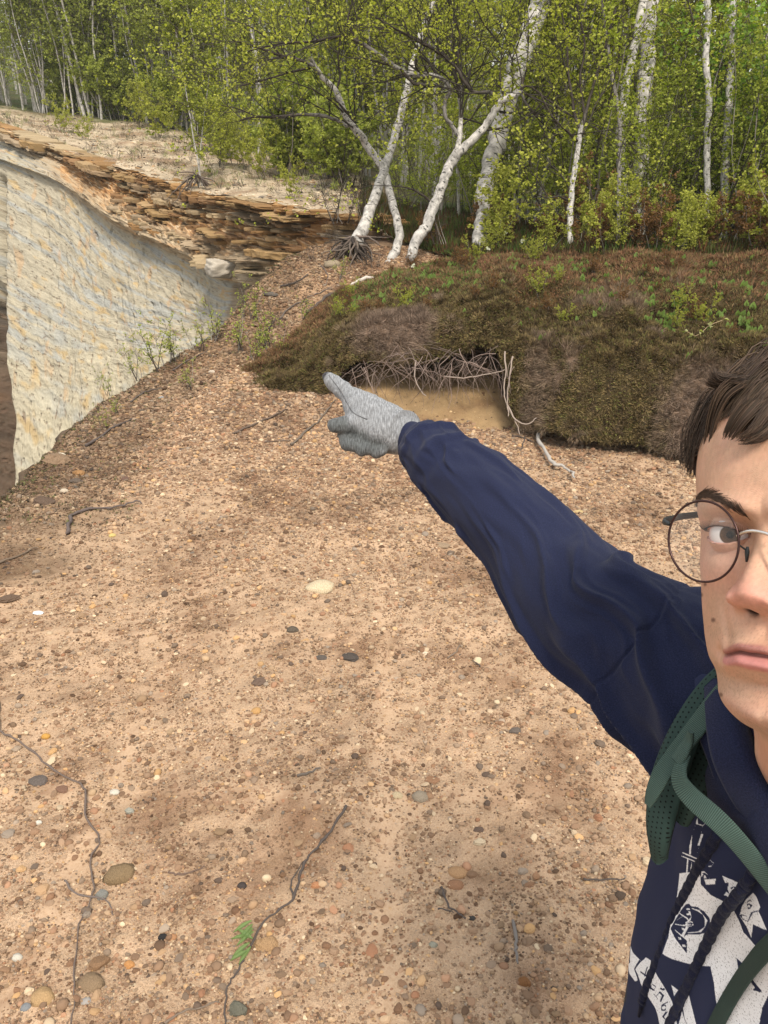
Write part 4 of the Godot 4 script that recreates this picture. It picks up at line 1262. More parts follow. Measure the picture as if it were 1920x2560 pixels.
func ground_plants() -> void:
	rng.seed = 303
	var last := float(MOUND_U.size() - 1)
	var kinds := [tuft(9, 0.045, 0.006, 0.03), tuft(9, 0.03, 0.007, 0.03), tuft(7, 0.07, 0.004, 0.03)]
	var xf := []; var cs := []
	for k in 3:
		var e: Array[Transform3D] = []
		xf.append(e); cs.append(PackedColorArray())
	for k in 88000:
		var a := rnd(0.0, last - 0.5); var b := rnd(0.3, 4.05)
		var br := bare(a, b)
		var p := mound_point(a, b)
		var up := (mound_normal(a, b) + Vector3.UP * 0.2 + rdir() * 0.35).normalized()
		if b > 3.2: up = (up + Vector3(0, -0.9, 0.2)).normalized()
		var x := up.cross(rdir()).normalized()
		var s := rnd(0.42, 0.95) * (1.0 + 0.7 * maxf(0.0, n2.get_noise_2d(a * 1.6, b * 2.5)))
		var kind := k % 2 if br < 0.4 else 2
		var c := Color(0.25, 0.185, 0.08).lerp(Color(0.12, 0.08, 0.042), smoothstep(-0.3, 0.4, n2.get_noise_2d(a, b * 1.5))) * rnd(0.6, 1.35)
		if rng.randf() < 0.12: c = Color(0.2, 0.2, 0.055)
		c = c.lerp(Color(0.3, 0.215, 0.16) * rnd(0.55, 1.2), br)
		if n2.get_noise_2d(a * 2.2 + 70, b * 3.0) > 0.3: c *= 0.6; s *= 0.8
		var topk := smoothstep(2.1, 1.1, b + 0.4 * n2.get_noise_2d(a * 2.0, b))
		if topk > rng.randf():
			c = [Color(0.3, 0.16, 0.085), Color(0.25, 0.22, 0.08), Color(0.26, 0.18, 0.09)][0 if rng.randf() < 0.5 else rng.randi() % 3] * rnd(0.6, 1.2)
			s *= 1.25
			if a > 4 and a < 9 and rng.randf() < 0.3: c = Color(0.17, 0.26, 0.06) * rnd(0.7, 1.2)
		xf[kind].append(Transform3D(Basis(x, up, x.cross(up)).scaled(Vector3.ONE * s), p))
		cs[kind].append(c)
	for k in 3:
		tag(scatter("moss", kinds[k], M.moss, xf[k], cs[k]), ["short olive brown moss over the mound", "very short dark moss over the mound", "dry grey brown root fibres matting the bare patches of the mound"][k], "moss", "", "stuff")
	# litter of the forest floor and of the brink
	var lt: Array[Transform3D] = []; var lc := PackedColorArray()
	for k in 16000:
		var a := rnd(10.2, 16.5); var b := rnd(2.2, 4.0)
		var p := floor_point(a, b)
		var s := rnd(0.8, 2.4)
		lt.append(Transform3D(Basis.from_euler(Vector3(rnd(-0.5, 0.5), rnd(0, TAU), rnd(-0.5, 0.5))).scaled(Vector3(s, s * rnd(0.7, 1.6), s)), p))
		lc.append([Color(0.16, 0.075, 0.03), Color(0.11, 0.12, 0.03), Color(0.1, 0.06, 0.03), Color(0.08, 0.14, 0.025)][rng.randi() % 4] * rnd(0.6, 1.2))
	tag(scatter("ground_cover", kinds[0], M.moss, lt, lc), "rust and green ground cover under the thicket", "ground cover", "", "stuff")
	var chips: Array[Transform3D] = []; var tint := PackedColorArray()
	var chip := pebble("flat"); var chip2 := pebble("sharp")
	var chips2: Array[Transform3D] = []; var tint2 := PackedColorArray()
	for k in 9000:
		var a := rnd(0.6, 10.9); var b := rnd(2.05, 3.99)
		var p := floor_point(a, b)
		var s := minf(0.03 * pow(rng.randf(), -0.4), 0.16)
		if n2.get_noise_2d(p.x * 0.5, p.z * 0.5) < rnd(-0.6, 0.4): continue
		chips.append(Transform3D(Basis.from_euler(Vector3(rnd(-0.3, 0.3), rnd(0, TAU), rnd(-0.3, 0.3))).scaled(Vector3(s, s, s)), p))
		tint.append([Color(0.62, 0.52, 0.38), Color(0.25, 0.18, 0.12), Color(0.42, 0.27, 0.15), Color(0.13, 0.11, 0.09)][rng.randi() % 4] * rnd(0.7, 1.2))
		if k % 6 == 0:
			chips2.append(Transform3D(Basis.from_euler(Vector3(rnd(-0.6, 0.6), rnd(0, TAU), rnd(-0.6, 0.6))).scaled(Vector3.ONE * rnd(1.0, 3.2)), floor_point(rnd(0.6, 10.9), rnd(2.0, 3.7))))
			tint2.append([Color(0.11, 0.09, 0.07), Color(0.24, 0.2, 0.12), Color(0.22, 0.25, 0.08)][rng.randi() % 3])
	tag(scatter("plateau_gravel", chip, M.pebble, chips, tint), "stone chips strewn over the pale plateau", "gravel", "", "stuff")
	tag(scatter("dry_stubble", kinds[2], M.moss, chips2, tint2), "dry stubble and seedlings dotted over the pale plateau", "stubble", "", "stuff")
	# bright upright leaves on the mound
	var protos := []
	for v in 3:
		var o := Node3D.new()
		for j in 2 + v % 2:
			var mb := MB.new(); mb.flat = true
			var d := Vector3(rnd(-0.5, 0.5), 1, rnd(-0.3, 0.5)).normalized()
			var ac := d.cross(Vector3(rnd(-0.4, 0.4), 0, 1)).normalized()
			var l := rnd(0.05, 0.078)
			var pt: Array[Vector3] = []
			var up := ac.cross(d)
			for r in 6:
				var t := r / 5.0
				var w := l * 0.36 * sin(PI * pow(t, 0.75))
				var m := d * l * t + up * (-0.25 * l * t * t)
				var col := Color(0.2, 0.3, 0.075) * rnd(0.8, 1.2)
				mb.add(m - ac * w + up * w * 0.35, col); mb.add(m, col * 0.85); mb.add(m + ac * w + up * w * 0.35, col)
			mb.grid(0, 6, 3)
			var q := put("leaf", mb.mesh(), M.leaf, o)
			q.position = Vector3(rnd(-0.015, 0.015), 0, rnd(-0.015, 0.015))
		protos.append(o)
	for k in 285:
		var a: float; var b: float
		if k < 165: a = rnd(13.2, 19); b = rnd(1.15, 2.3)
		elif k < 220: a = rnd(8.5, 13.5); b = rnd(1.0, 1.6)
		elif k < 260: a = rnd(5.0, 9.0); b = rnd(1.0, 2.0)
		else: a = rnd(5.0, 18.0); b = rnd(1.2, 3.4)
		var r := grow(protos[k % 3], "leafy_sprout", mound_point(a, b), rnd(0.55, 0.95), ["green sprout in the right crowd, " + ("uppermost" if b < 1.5 else "middle row" if b < 1.9 else "lowest") + " ones" + ", " + "@", "bright green sprout along the top of the mound", "green sprout on the left shoulder of the mound", "single green sprout scattered lower on the brown moss"][0 if k < 165 else 1 if k < 220 else 2 if k < 260 else 3], "sprout", ["sprouts on the right of the mound", "sprouts along the top of the mound", "sprouts on the left shoulder of the mound", "scattered sprouts on the moss"][0 if k < 165 else 1 if k < 220 else 2 if k < 260 else 3])
		r.rotation.y = rnd(-0.7, 0.7)
	for q in protos: q.free()
	# a pale sprig lying over the moss
	var sp := MB.new(); var sl := MB.new(); sl.flat = true
	var line := PackedVector3Array(); var rad := PackedFloat32Array()
	for q in [[1710, 836], [1730, 846], [1748, 838], [1762, 822], [1775, 814], [1800, 808]]:
		line.append(on_mound(q[0], q[1]) + Vector3(0, 0.03, 0.04)); rad.append(0.003)
	sp.tube(line, rad, 5, Color(0.3, 0.22, 0.13))
	for k in line.size():
		leaf_cluster(sl, line[k], Vector3(0.2, 0.4, 0.6), 0.045, 3, Color(0.4, 0.4, 0.2))
	var so := thing("pale_sprig", Vector3.ZERO, "pale sprig with whitish young leaves lying over the brown moss", "sprig")
	put("stem", sp.mesh(), M.wood, so); put("leaves", sl.mesh(), M.leaf, so)
	# white blossoms
	var spots := [[1546, 434, 8.2], [1623, 460, 8.2], [1656, 463, 8.2], [1264, 583, 7.9], [1306, 602, 7.7], [1276, 637, 7.4], [1033, 664, 7.7], [1220, 622, 7.6]]
	var says := ["white blossom left of the pair in the thicket", "left white blossom of the pair in the thicket", "right white blossom of the pair in the thicket", "white blossom at the foot of the thickest trunk", "white blossom right of the thickest trunk's foot", "white blossom on the mound top below the thickest trunk", "white blossom at the left end of the mound top", "white blossom on a green sprig before the thickest trunk"]
	for k in spots.size():
		var mb := MB.new(); mb.flat = true
		for c in 4:
			var ctr := rdir() * 0.016
			for j in 5:
				var d := Vector3(cos(TAU * j / 5.0), sin(TAU * j / 5.0), 0.4).normalized()
				mb.leaf(ctr, d, d.cross(Vector3(0, 0.3, 1)).normalized(), 0.014, 0.012, Color(0.8, 0.8, 0.76))
		var o := put("blossom", mb.mesh(), M.leaf)
		o.position = at(spots[k][0], spots[k][1], spots[k][2])
		tag(o, says[k], "flower", "white blossoms")
	# seedlings and weeds along the brink
	var weed := []
	var wo := {"size": 0.02, "shoots": 5, "leaves": 3, "bunch": 2, "kids": 1, "leafy": 1, "green": Color(0.402, 0.434, 0.119)}
	for k in 3: weed.append(shrub_kind(0.5, 5, 1200 + k, wo))
	rng.seed = 404
	var brink := [[270, 985, 0.5, "small leafy weed on the brink, lowest of the row"], [290, 1035, 0.35, "tiny weed among dark litter below the brink plants"], [345, 945, 0.75, "leafy weed at the lower left of the brink plants"], [400, 925, 1.0, "tallest twiggy seedling on the brink against the pale cliff"], [430, 905, 0.9, "leafy seedling right of the tallest one on the brink"], [500, 880, 0.75, "twiggy seedling in the middle of the brink"], [535, 855, 0.9, "thin seedling before the shaded cliff corner"], [475, 975, 0.6, "broad low weed on the gravel inside the brink"], [260, 1075, 0.4, "weed by the slab at the edge"], [600, 880, 0.9, "yellow green weed left of the mound's dark tip"], [640, 905, 0.8, "yellow green weed touching the mound's dark tip"], [625, 800, 0.9, "bare twiggy seedling on the neck of land"], [700, 900, 0.7, "weed growing on the mound's left toe"], [760, 800, 0.6, "weed at the dark left slope of the mound"], [660, 870, 1.0, "tallest weed before the mound's left toe"], [850, 700, 0.6, "bare twiggy plant below the uprooted birch"]]
	for q in brink:
		grow(weed[rng.randi() % 3], "weed", hit(q[0], q[1]), q[2], q[3], "weed", "weeds along the brink")
	for q in weed: q.free()
	var gl: Array[Transform3D] = []; var gc := PackedColorArray()
	for k in 5200:
		var z := rnd(-9.0, -3.7)
		var x := rim_x(z) - 0.06 + pow(rng.randf(), 2.4) * 0.8
		var s := rnd(0.3, 0.75)
		gl.append(Transform3D(Basis.from_euler(Vector3(rnd(-0.8, 0.8), rnd(0, TAU), rnd(-0.8, 0.8))).scaled(Vector3(s, s, s)), Vector3(x, ground_y(x, z), z)))
		gc.append([Color(0.1, 0.07, 0.045), Color(0.17, 0.11, 0.065), Color(0.07, 0.055, 0.04), Color(0.15, 0.16, 0.06)][rng.randi() % 4] * rnd(0.6, 1.2))
	tag(scatter("dead_leaves", kinds[1], M.moss, gl, gc), "dark leaf litter and stubble along the brink", "leaf litter", "", "stuff")

func on_mound(u: float, v: float) -> Vector3:
	var best := Vector3.ZERO; var bd := 1e9
	var a0 := 0.0
	for k in MOUND_U.size() - 1:
		if u >= MOUND_U[k]: a0 = k + clampf((u - MOUND_U[k]) / float(MOUND_U[k + 1] - MOUND_U[k]), 0, 1)
	for i in 9:
		for j in 60:
			var p := mound_point(a0 + (i - 4) * 0.06, 0.9 + 3.2 * j / 59.0)
			var s := seen_at(p)
			var e := Vector2(s.x - u, s.y - v).length()
			if e < bd: bd = e; best = p
	return best

func stick(pts_px: Array, r: float, col: Color, label: String, called := "twig", lift := 0.006, sides := 6) -> Node3D:
	var sp := spline(pts_px, 4)
	var pts := PackedVector3Array(); var rad := PackedFloat32Array()
	for k in sp.size():
		var p := hit(sp[k][0], sp[k][1]) if sp[k].size() < 3 else at(sp[k][0], sp[k][1], sp[k][2])
		pts.append(p + Vector3.UP * (lift + r) + rdir() * r * 0.7)
		rad.append(r * (1.0 - 0.6 * k / sp.size()) * rnd(0.7, 1.2))
	var base := pts[0]
	for k in pts.size(): pts[k] -= base
	var mb := MB.new()
	mb.tube(pts, rad, sides, col)
	var o := put(called, mb.mesh(), M.wood)
	o.position = base
	tag(o, label, "twig" if called == "twig" else "branch" if called == "fallen_branch" else "root")
	return o

func twigs() -> void:
	rng.seed = 505
	var dark := Color(0.085, 0.068, 0.06); var grey := Color(0.2, 0.175, 0.16); var pale := Color(0.5, 0.45, 0.4)
	stick([[0, 1759], [0, 1828], [35, 1851], [87, 1886], [116, 1915], [162, 1944], [203, 1967], [216, 1989], [217, 2052], [251, 2105], [227, 2153], [236, 2220], [227, 2259], [198, 2321], [188, 2418], [186, 2505], [179, 2570]], 0.0042, Color(0.13, 0.1, 0.085), "long thin root winding down the whole left side of the gravel", "ground_root")
	stick([[866, 2023], [827, 2083], [800, 2117], [767, 2153], [750, 2200], [735, 2249], [700, 2280], [651, 2322], [622, 2380], [602, 2419], [579, 2457], [565, 2500], [562, 2575]], 0.0046, dark, "long dark forked twig running past the green sprig")
	stick([[735, 2249], [728, 2215], [745, 2180], [758, 2160]], 0.003, dark, "short side shoot of the long forked twig")
	stick([[1104, 2223], [1118, 2266], [1140, 2288], [1164, 2304]], 0.0042, dark, "small curved twig below the cluster of three stones")
	stick([[1096, 2277], [1120, 2280], [1135, 2287]], 0.0025, dark, "tiny twig meeting the small curved twig")
	stick([[1282, 2305], [1287, 2358], [1290, 2390], [1294, 2421]], 0.0055, grey * 0.9, "straight grey stick lying upright in the view, right of the middle")
	stick([[170, 1339], [176, 1310], [186, 1290], [239, 1275], [285, 1276], [332, 1262], [359, 1262]], 0.011, Color(0.11, 0.09, 0.08), "bent dark stick lying near the edge of the cove", "fallen_branch")
	stick([[580, 1089], [646, 1061], [690, 1040], [727, 1023]], 0.009, Color(0.12, 0.09, 0.07), "dark stick left of the pointing hand", "fallen_branch")
	stick([[727, 1117], [760, 1088], [793, 1061], [820, 1030], [838, 1003]], 0.011, Color(0.14, 0.11, 0.09), "stick slanting up to the pointing finger", "fallen_branch")
	stick([[655, 1108], [690, 1107], [727, 1105]], 0.006, Color(0.12, 0.09, 0.07), "thin twig beside the stick below the pointing finger")
	stick([[957, 699], [914, 701], [885, 714], [869, 728], [848, 743], [836, 754]], 0.02, pale, "pale weathered branch bent like a V at the foot of the crossing birches", "fallen_branch", 0.0, 8)
	stick([[836, 754], [860, 752], [884, 750]], 0.016, pale, "short pale stub joined to the bent weathered branch", "fallen_branch", 0.0, 8)
	stick([[843, 732], [803, 757], [775, 780], [757, 804]], 0.018, dark, "dark root running down beside the bent weathered branch", "ground_root", 0.0, 7)
	stick([[720, 905], [735, 925], [750, 915], [752, 935]], 0.012, Color(0.24, 0.17, 0.14), "short curled root on the left slope of the mound", "ground_root", 0.0)
	stick([[870, 640, 8.6], [850, 700, 8.4], [800, 690, 8.5], [760, 670, 8.6]], 0.008, dark, "thin dry twig below the root plate of the leaning birch")
	var g := stick([[1342, 1076], [1345, 1098], [1350, 1126], [1377, 1168], [1400, 1181], [1416, 1185], [1428, 1197], [1437, 1212]], 0.016, Color(0.36, 0.33, 0.3), "stout grey branch leaning from under the moss onto the gravel", "fallen_branch", 0.03, 9)
	stick([[1280, 1092], [1310, 1100], [1337, 1109]], 0.007, dark, "dark twig left of the stout grey branch")
	stick([[1312, 1094], [1305, 1120], [1293, 1143]], 0.006, dark, "dark twig crossing the one left of the stout grey branch")
	stick([[1460, 2204], [1500, 2206], [1562, 2203]], 0.0035, dark, "thin level twig close to the sweatshirt")
	stick([[744, 1947], [775, 1936], [804, 1926]], 0.0055, Color(0.12, 0.1, 0.085), "short thick twig in the middle of the gravel")
	stick([[424, 2186], [445, 2193], [470, 2190], [511, 2172]], 0.0035, Color(0.13, 0.09, 0.07), "thin curved twig left of the forked twig")
	stick([[415, 2562], [458, 2536], [500, 2524], [550, 2510]], 0.003, Color(0.17, 0.13, 0.1), "hair thin twig at the lower end of the forked twig")
	stick([[164, 2205], [180, 2230], [217, 2247], [260, 2254], [280, 2275], [284, 2293]], 0.003, Color(0.14, 0.11, 0.1), "fine arched root crossing the long root")
	stick([[0, 1412], [40, 1396], [92, 1374]], 0.007, Color(0.15, 0.11, 0.08), "faint twig at the left side below the bent stick")
	stick([[1120, 1650], [1142, 1632], [1150, 1615]], 0.004, Color(0.17, 0.13, 0.1), "little twig near the underside of the sleeve")
	stick([[1200, 1670], [1180, 1655]], 0.003, dark, "speck of a twig beside the whitish flat stone")
	for q in [[[700, 800], [730, 770], [770, 755], "dead branch above the mound's left toe"], [[640, 850], [665, 830], [690, 800], "broken stick on the gravel ridge left of the mound"], [[770, 745], [800, 735], [835, 715], "dead stick on the neck below the root plate"], [[700, 720], [735, 712], [770, 690], "crooked dead stick at the cliff end of the neck"], [[800, 665], [820, 690], [815, 715], "dark root end hanging below the root plate"], [[430, 930], [470, 905], [520, 880], "dry stem lying along the brink"], [[330, 1010], [360, 985], [400, 975], "grey stick among the dark litter of the brink"], [[215, 1120], [260, 1090], [330, 1050], "long dry stem lying along the brink near the slabs"]]:
		stick([q[0], q[1], q[2]], rnd(0.007, 0.014), dark * rnd(0.8, 1.8), q[3], "fallen_branch")
	# hanging roots under the moss
	var o := thing("hanging_roots", Vector3.ZERO, "tangle of thin bare roots hanging in the hollow under the mossy overhang", "roots")
	for k in 170:
		var u := rnd(985, 1300); var v := rnd(862, 925)
		if k > 135: u = rnd(880, 1000); v = rnd(900, 940)
		var z := rnd(5.45, 6.0) - (u - 985) * 0.0004
		var q := at(u, v, z)
		var pts := PackedVector3Array(); var rad := PackedFloat32Array()
		var d := Vector3(rnd(-0.9, 0.9), rnd(-0.8, 0.1), rnd(-0.3, 0.5)).normalized()
		var r := rnd(0.0014, 0.0036)
		for j in 9:
			pts.append(q); rad.append(r * (1.0 - j / 12.0))
			d = (d + rdir() * 0.33 + Vector3(0, -0.12, 0)).normalized()
			q += d * rnd(0.03, 0.06)
			q.y = maxf(q.y, h(q.x, q.z) + 0.02)
		var mb := MB.new()
		mb.tube(pts, rad, 4, Color(0.22, 0.165, 0.14) * rnd(0.4, 1.3))
		put("root", mb.mesh(), M.wood, o)
	for q in [[[1262, 880, 5.45], [1264, 930, 5.4], [1260, 970, 5.38], [1266, 1010, 5.35], [1285, 1045, 5.3], [1300, 1085, 5.25]], [[1266, 1010, 5.35], [1290, 1050, 5.28], [1320, 1060, 5.25], [1340, 1045, 5.25]], [[1282, 890, 5.4], [1275, 930, 5.38], [1268, 990, 5.36], [1272, 1040, 5.3]], [[1110, 940, 5.6], [1160, 945, 5.5], [1220, 935, 5.45], [1262, 925, 5.42]], [[1040, 900, 5.75], [1036, 940, 5.7], [1050, 975, 5.65], [1066, 990, 5.6]]]:
		var mb := MB.new()
		var sp := spline(q, 4)
		var pts := PackedVector3Array(); var rad := PackedFloat32Array()
		for k in sp.size():
			pts.append(at(sp[k][0], sp[k][1], sp[k][2]) + rdir() * 0.004); rad.append(0.0065 * (1.0 - 0.5 * k / sp.size()))
		mb.tube(pts, rad, 5, Color(0.3, 0.24, 0.2))
		put("root", mb.mesh(), M.wood, o)
	# fresh green sprig on the gravel
	var sg := thing("green_sprig", Vector3.ZERO, "fresh green sprig of narrow leaves lying on the forked twig", "sprig")
	var c := hit(625, 2352)
	for k in 9:
		var mb := MB.new(); mb.flat = true
		var dir := Vector3(rnd(-1.0, -0.1), rnd(0.0, 0.3), rnd(-0.8, 1.0)).normalized()
		var ac := dir.cross(Vector3.UP).normalized()
		for r in 5:
			var t := r / 4.0; var w := 0.006 * sin(PI * (0.08 + 0.9 * t))
			var p := dir * 0.05 * t + Vector3.UP * (0.014 - 0.012 * t * t)
			mb.add(p - ac * w, Color(0.17, 0.27, 0.09)); mb.add(p - Vector3.UP * 0.002, Color(0.26, 0.36, 0.15)); mb.add(p + ac * w, Color(0.17, 0.27, 0.09))
		mb.grid(0, 5, 3)
		var l := put("leaf", mb.mesh(), M.leaf, sg)
		l.position = c + Vector3(0.01 * rnd(-1, 1), 0.008, (k - 4) * 0.010)

# ---------------------------------------------------------------- the person
var head_b: Basis            # columns: his right, up, face forward
var head_o: Vector3          # between the eyes, in the plane of the spectacles
var chest_f := Vector3(-0.966, 0, 0.259)
var chest_r := Vector3(-0.259, 0, -0.966)

func tab(list: Array, x: float) -> float:        # smooth table lookup, keys rising
	if x <= list[0][0]: return list[0][1]
	for k in list.size() - 1:
		if x <= list[k + 1][0]:
			var t: float = (x - list[k][0]) / (list[k + 1][0] - list[k][0])
			var a: float = list[maxi(k - 1, 0)][1]; var b: float = list[k][1]; var c: float = list[k + 1][1]; var d: float = list[mini(k + 2, list.size() - 1)][1]
			var r := 0.5 * ((2 * b) + (c - a) * t + (2 * a - 5 * b + 4 * c - d) * t * t + (3 * b - a - 3 * c + d) * t * t * t)
			return clampf(r, minf(b, c) - 2.0, maxf(b, c) + 2.0)
	return list[-1][1]

const FRONT := [[-185, -62], [-160, -64], [-145, -62], [-134, -52], [-127, -34], [-121, -20], [-114, -11], [-107, -8], [-98, -13], [-92, -14], [-84, -9], [-75, -8], [-64, -9], [-50, -11], [-30, -15], [-10, -14], [2, -12], [12, -7], [24, -7], [40, -10], [60, -17], [80, -31], [95, -47], [108, -68], [116, -90], [120, -110]]
const BACK := [[-185, -172], [-150, -168], [-110, -166], [-70, -170], [-40, -184], [0, -194], [40, -194], [70, -184], [90, -170], [105, -150], [116, -125], [120, -110]]
const WIDE := [[-185, 66], [-150, 61], [-134, 58], [-127, 55], [-118, 54], [-105, 60], [-90, 66], [-70, 71], [-45, 74.5], [-20, 76], [0, 75], [20, 75], [45, 77], [70, 74], [90, 62], [105, 46], [115, 24], [120, 3]]

func gs(x: float, y: float, cx: float, cy: float, sx: float, sy: float) -> float:
	var a := (x - cx) / sx; var b := (y - cy) / sy
	var q := a * a + b * b
	return exp(-q) if q < 9.0 else 0.0

func skull(th: float, y: float) -> Vector3:       # millimetres in the head's own axes (x his right)
	var f := tab(FRONT, y); var b := tab(BACK, y); var w := tab(WIDE, y)
	var mid := -98.0 if y > -110.0 else lerpf(-98.0, -115.0, smoothstep(-110.0, -135.0, y))
	var c := cos(th); var s := sin(th)
	var p := (2.5 if y > -80.0 else lerpf(2.5, 2.3, smoothstep(-80.0, -120.0, y))) if c > 0 else 2.1
	var k := pow(pow(absf(c), p) + pow(absf(s), p), -1.0 / p)
	return Vector3(w * s * k, y, mid + ((f - mid) if c > 0 else (mid - b)) * c * k)

const EYE := Vector3(31.5, -3.0, -25.0)

func face(th: float, y: float) -> Vector3:
	var q := skull(th, y)
	if absf(th) > 1.5 or y < -140 or y > 70: return q
	var x := q.x; var ax := absf(x)
	var d := 0.0
	# nose
	var nh := tab([[-53, 0], [-49, 3], [-46, 11], [-42, 20], [-37, 26.5], [-33, 28], [-28, 25.5], [-20, 19.5], [-11, 13], [-2, 7.5], [6, 3], [16, 0]], y)
	var nw := tab([[-53, 17], [-42, 15.5], [-34, 15], [-26, 12], [-15, 9.5], [0, 8.5], [16, 12]], y)
	if y > -54 and y < 17:
		var t := ax / nw
		d += nh * (exp(-pow(t, 2.4) * 0.9) if t < 3 else 0.0)
	d += 10.5 * gs(ax, y, 14.5, -39, 6.0, 6.5) * (1.0 if ax < 16 else 0.85)
	d -= 3.0 * gs(ax, y, 22.5, -38, 3.0, 7.0)
	d -= 9.0 * gs(ax, y, 8.0, -47.5, 3.8, 2.6)
	# sockets, brow, cheek
	d -= 9.0 * gs(ax, y, 29, -2, 17, 11)
	d -= 5.0 * gs(ax, y, 15, 0, 7, 10)
	d += 4.2 * gs(ax, y, 26, 15, 20, 6) + 2.5 * gs(ax, y, 10, 13, 8, 6)
	d += 4.5 * gs(ax, y, 44, -26, 17, 13)
	d += 2.5 * gs(ax, y, 30, -22, 14, 8)
	d -= 3.5 * gs(ax, y, 46, -66, 13, 20)
	d -= 1.7 * gs(ax - 0.35 * (y + 60), y, 26, -60, 4.0, 13)
	# mouth
	var mw := 31.0
	var m := clampf(1.0 - pow(ax / mw, 2.0), 0.0, 1.0)
	var line := -73.8 + 2.0 * exp(-pow(ax / 9.0, 2)) - 3.2 * smoothstep(12, 31, ax) + 1.5 * exp(-pow((ax - 14.0) / 7.0, 2))
	d += 3.0 * gs(ax, y, 0, -68, 34, 16)
	d += 4.6 * sqrt(m) * exp(-pow((y - line - 4.2) / 3.6, 2))
	d += 6.4 * sqrt(m) * exp(-pow((y - line + 5.4) / 4.4, 2))
	d -= 4.2 * pow(m, 0.3) * exp(-pow((y - line) / 1.25, 2))
	d -= 1.6 * gs(ax, y, 0, -58, 3.5, 6)
	d -= 3.0 * gs(ax, y, 32.5, -76.5, 4.0, 4.5)
	d -= 2.2 * gs(ax, y, 0, -93, 18, 4.5)
	d += 4.5 * gs(ax, y, 0, -108, 17, 10) - 0.8 * gs(ax, y, 0, -108, 3, 8)
	q.z += d
	if y < -85: q.y += 0.0
	# lids over the eyeball
	var ex := ax - EYE.x; var ey := y - EYE.y
	var rr := 13.4 * 13.4 - ex * ex - ey * ey * 1.05
	if rr > 0.0:
		var ball := EYE.z + sqrt(rr)
		var k := clampf(0.5 + (ball - q.z) / 4.0, 0.0, 1.0)
		q.z = lerpf(q.z, ball, k) + k * (1 - k) * 2.0
		var open := eye_open(ex, ey)
		q.z -= 5.0 * smoothstep(-0.2, 0.5, open)
		q.z += 0.9 * exp(-pow((open + 0.55) / 0.5, 2))
	# crease above the lid
	d = 0.0
	if absf(ex) < 17: d = -1.8 * exp(-pow((ey - 8.4 + ex * ex * 0.022) / 1.3, 2)) * clampf(1.0 - absf(ex) / 17.0, 0, 1) - 0.9 * exp(-pow((ey + 10.5 - ex * ex * 0.016) / 1.8, 2)) * clampf(1.0 - absf(ex) / 17.0, 0, 1)
	q.z += d
	return q

func eye_open(ex: float, ey: float) -> float:      # above zero inside the opening
	var t := ex / 14.5
	if absf(t) >= 1.0: return -3.0
	var up := 5.4 * pow(1.0 - t * t, 0.75) + 0.6 * t
	var lo := -4.9 * pow(1.0 - t * t, 0.8) + 0.6 * t
	return minf(up - ey, ey - lo)

func hw(p: Vector3) -> Vector3:         # head millimetres to the world
	return head_o + head_b * (p * 0.001)

func torso_at(phi: float, y: float) -> Vector3:     # phi 0 at the breastbone, towards his right
	var hwid: float = tab([[0.78, 0.205], [0.95, 0.205], [1.1, 0.21], [1.22, 0.215], [1.3, 0.2], [1.36, 0.16], [1.4, 0.105], [1.43, 0.07]], y)
	var hdep: float = tab([[0.78, 0.142], [0.95, 0.145], [1.1, 0.142], [1.22, 0.138], [1.3, 0.122], [1.36, 0.1], [1.4, 0.08], [1.43, 0.062]], y)
	var c := cos(phi); var s := sin(phi)
	var k := pow(pow(absf(c), 2.3) + pow(absf(s), 2.3), -1.0 / 2.3)
	var ax := Vector3(0.432, y, -0.445).lerp(Vector3(0.38, y, -0.435), smoothstep(1.1, 1.4, y))
	return ax + chest_r * hwid * s * k + chest_f * hdep * c * k

func torso_inside(p: Vector3) -> bool:
	var hwid: float = tab([[0.78, 0.205], [0.95, 0.205], [1.1, 0.21], [1.22, 0.215], [1.3, 0.2], [1.36, 0.16], [1.4, 0.105], [1.43, 0.07]], p.y)
	var hdep: float = tab([[0.78, 0.142], [0.95, 0.145], [1.1, 0.142], [1.22, 0.138], [1.3, 0.122], [1.36, 0.1], [1.4, 0.08], [1.43, 0.062]], p.y)
	var ax := Vector3(0.432, p.y, -0.445).lerp(Vector3(0.38, p.y, -0.435), smoothstep(1.1, 1.4, p.y))
	return pow(absf((p - ax).dot(chest_r) / hwid), 2.3) + pow(absf((p - ax).dot(chest_f) / hdep), 2.3) < 1.0

func on_torso(u: float, v: float) -> Vector3:
	var d := at(u, v, 1.0) - eye
	var best := 0.6; var t := 0.4
	while t < 1.0:
		if torso_inside(eye + d * t):
			return eye + d * (t - 0.002)
		t += 0.004
	# past the outline: the nearest point of it
	var bd := 1e9
	var found := Vector3.ZERO
	for i in 60:
		for j in 30:
			var p := torso_at(-1.6 + 3.4 * i / 59.0, 0.8 + 0.6 * j / 29.0)
			var s := seen_at(p)
			var e := Vector2(s.x - u, s.y - v).length()
			if e < bd: bd = e; found = p
	return found

func torso_phi(p: Vector3) -> float:
	var hwid: float = tab([[0.78, 0.205], [0.95, 0.205], [1.1, 0.21], [1.22, 0.215], [1.3, 0.2], [1.36, 0.16], [1.4, 0.105], [1.43, 0.07]], p.y)
	var hdep: float = tab([[0.78, 0.142], [0.95, 0.145], [1.1, 0.142], [1.22, 0.138], [1.3, 0.122], [1.36, 0.1], [1.4, 0.08], [1.43, 0.062]], p.y)
	var ax := Vector3(0.432, p.y, -0.445).lerp(Vector3(0.38, p.y, -0.435), smoothstep(1.1, 1.4, p.y))
	return atan2((p - ax).dot(chest_r) / hwid, (p - ax).dot(chest_f) / hdep)

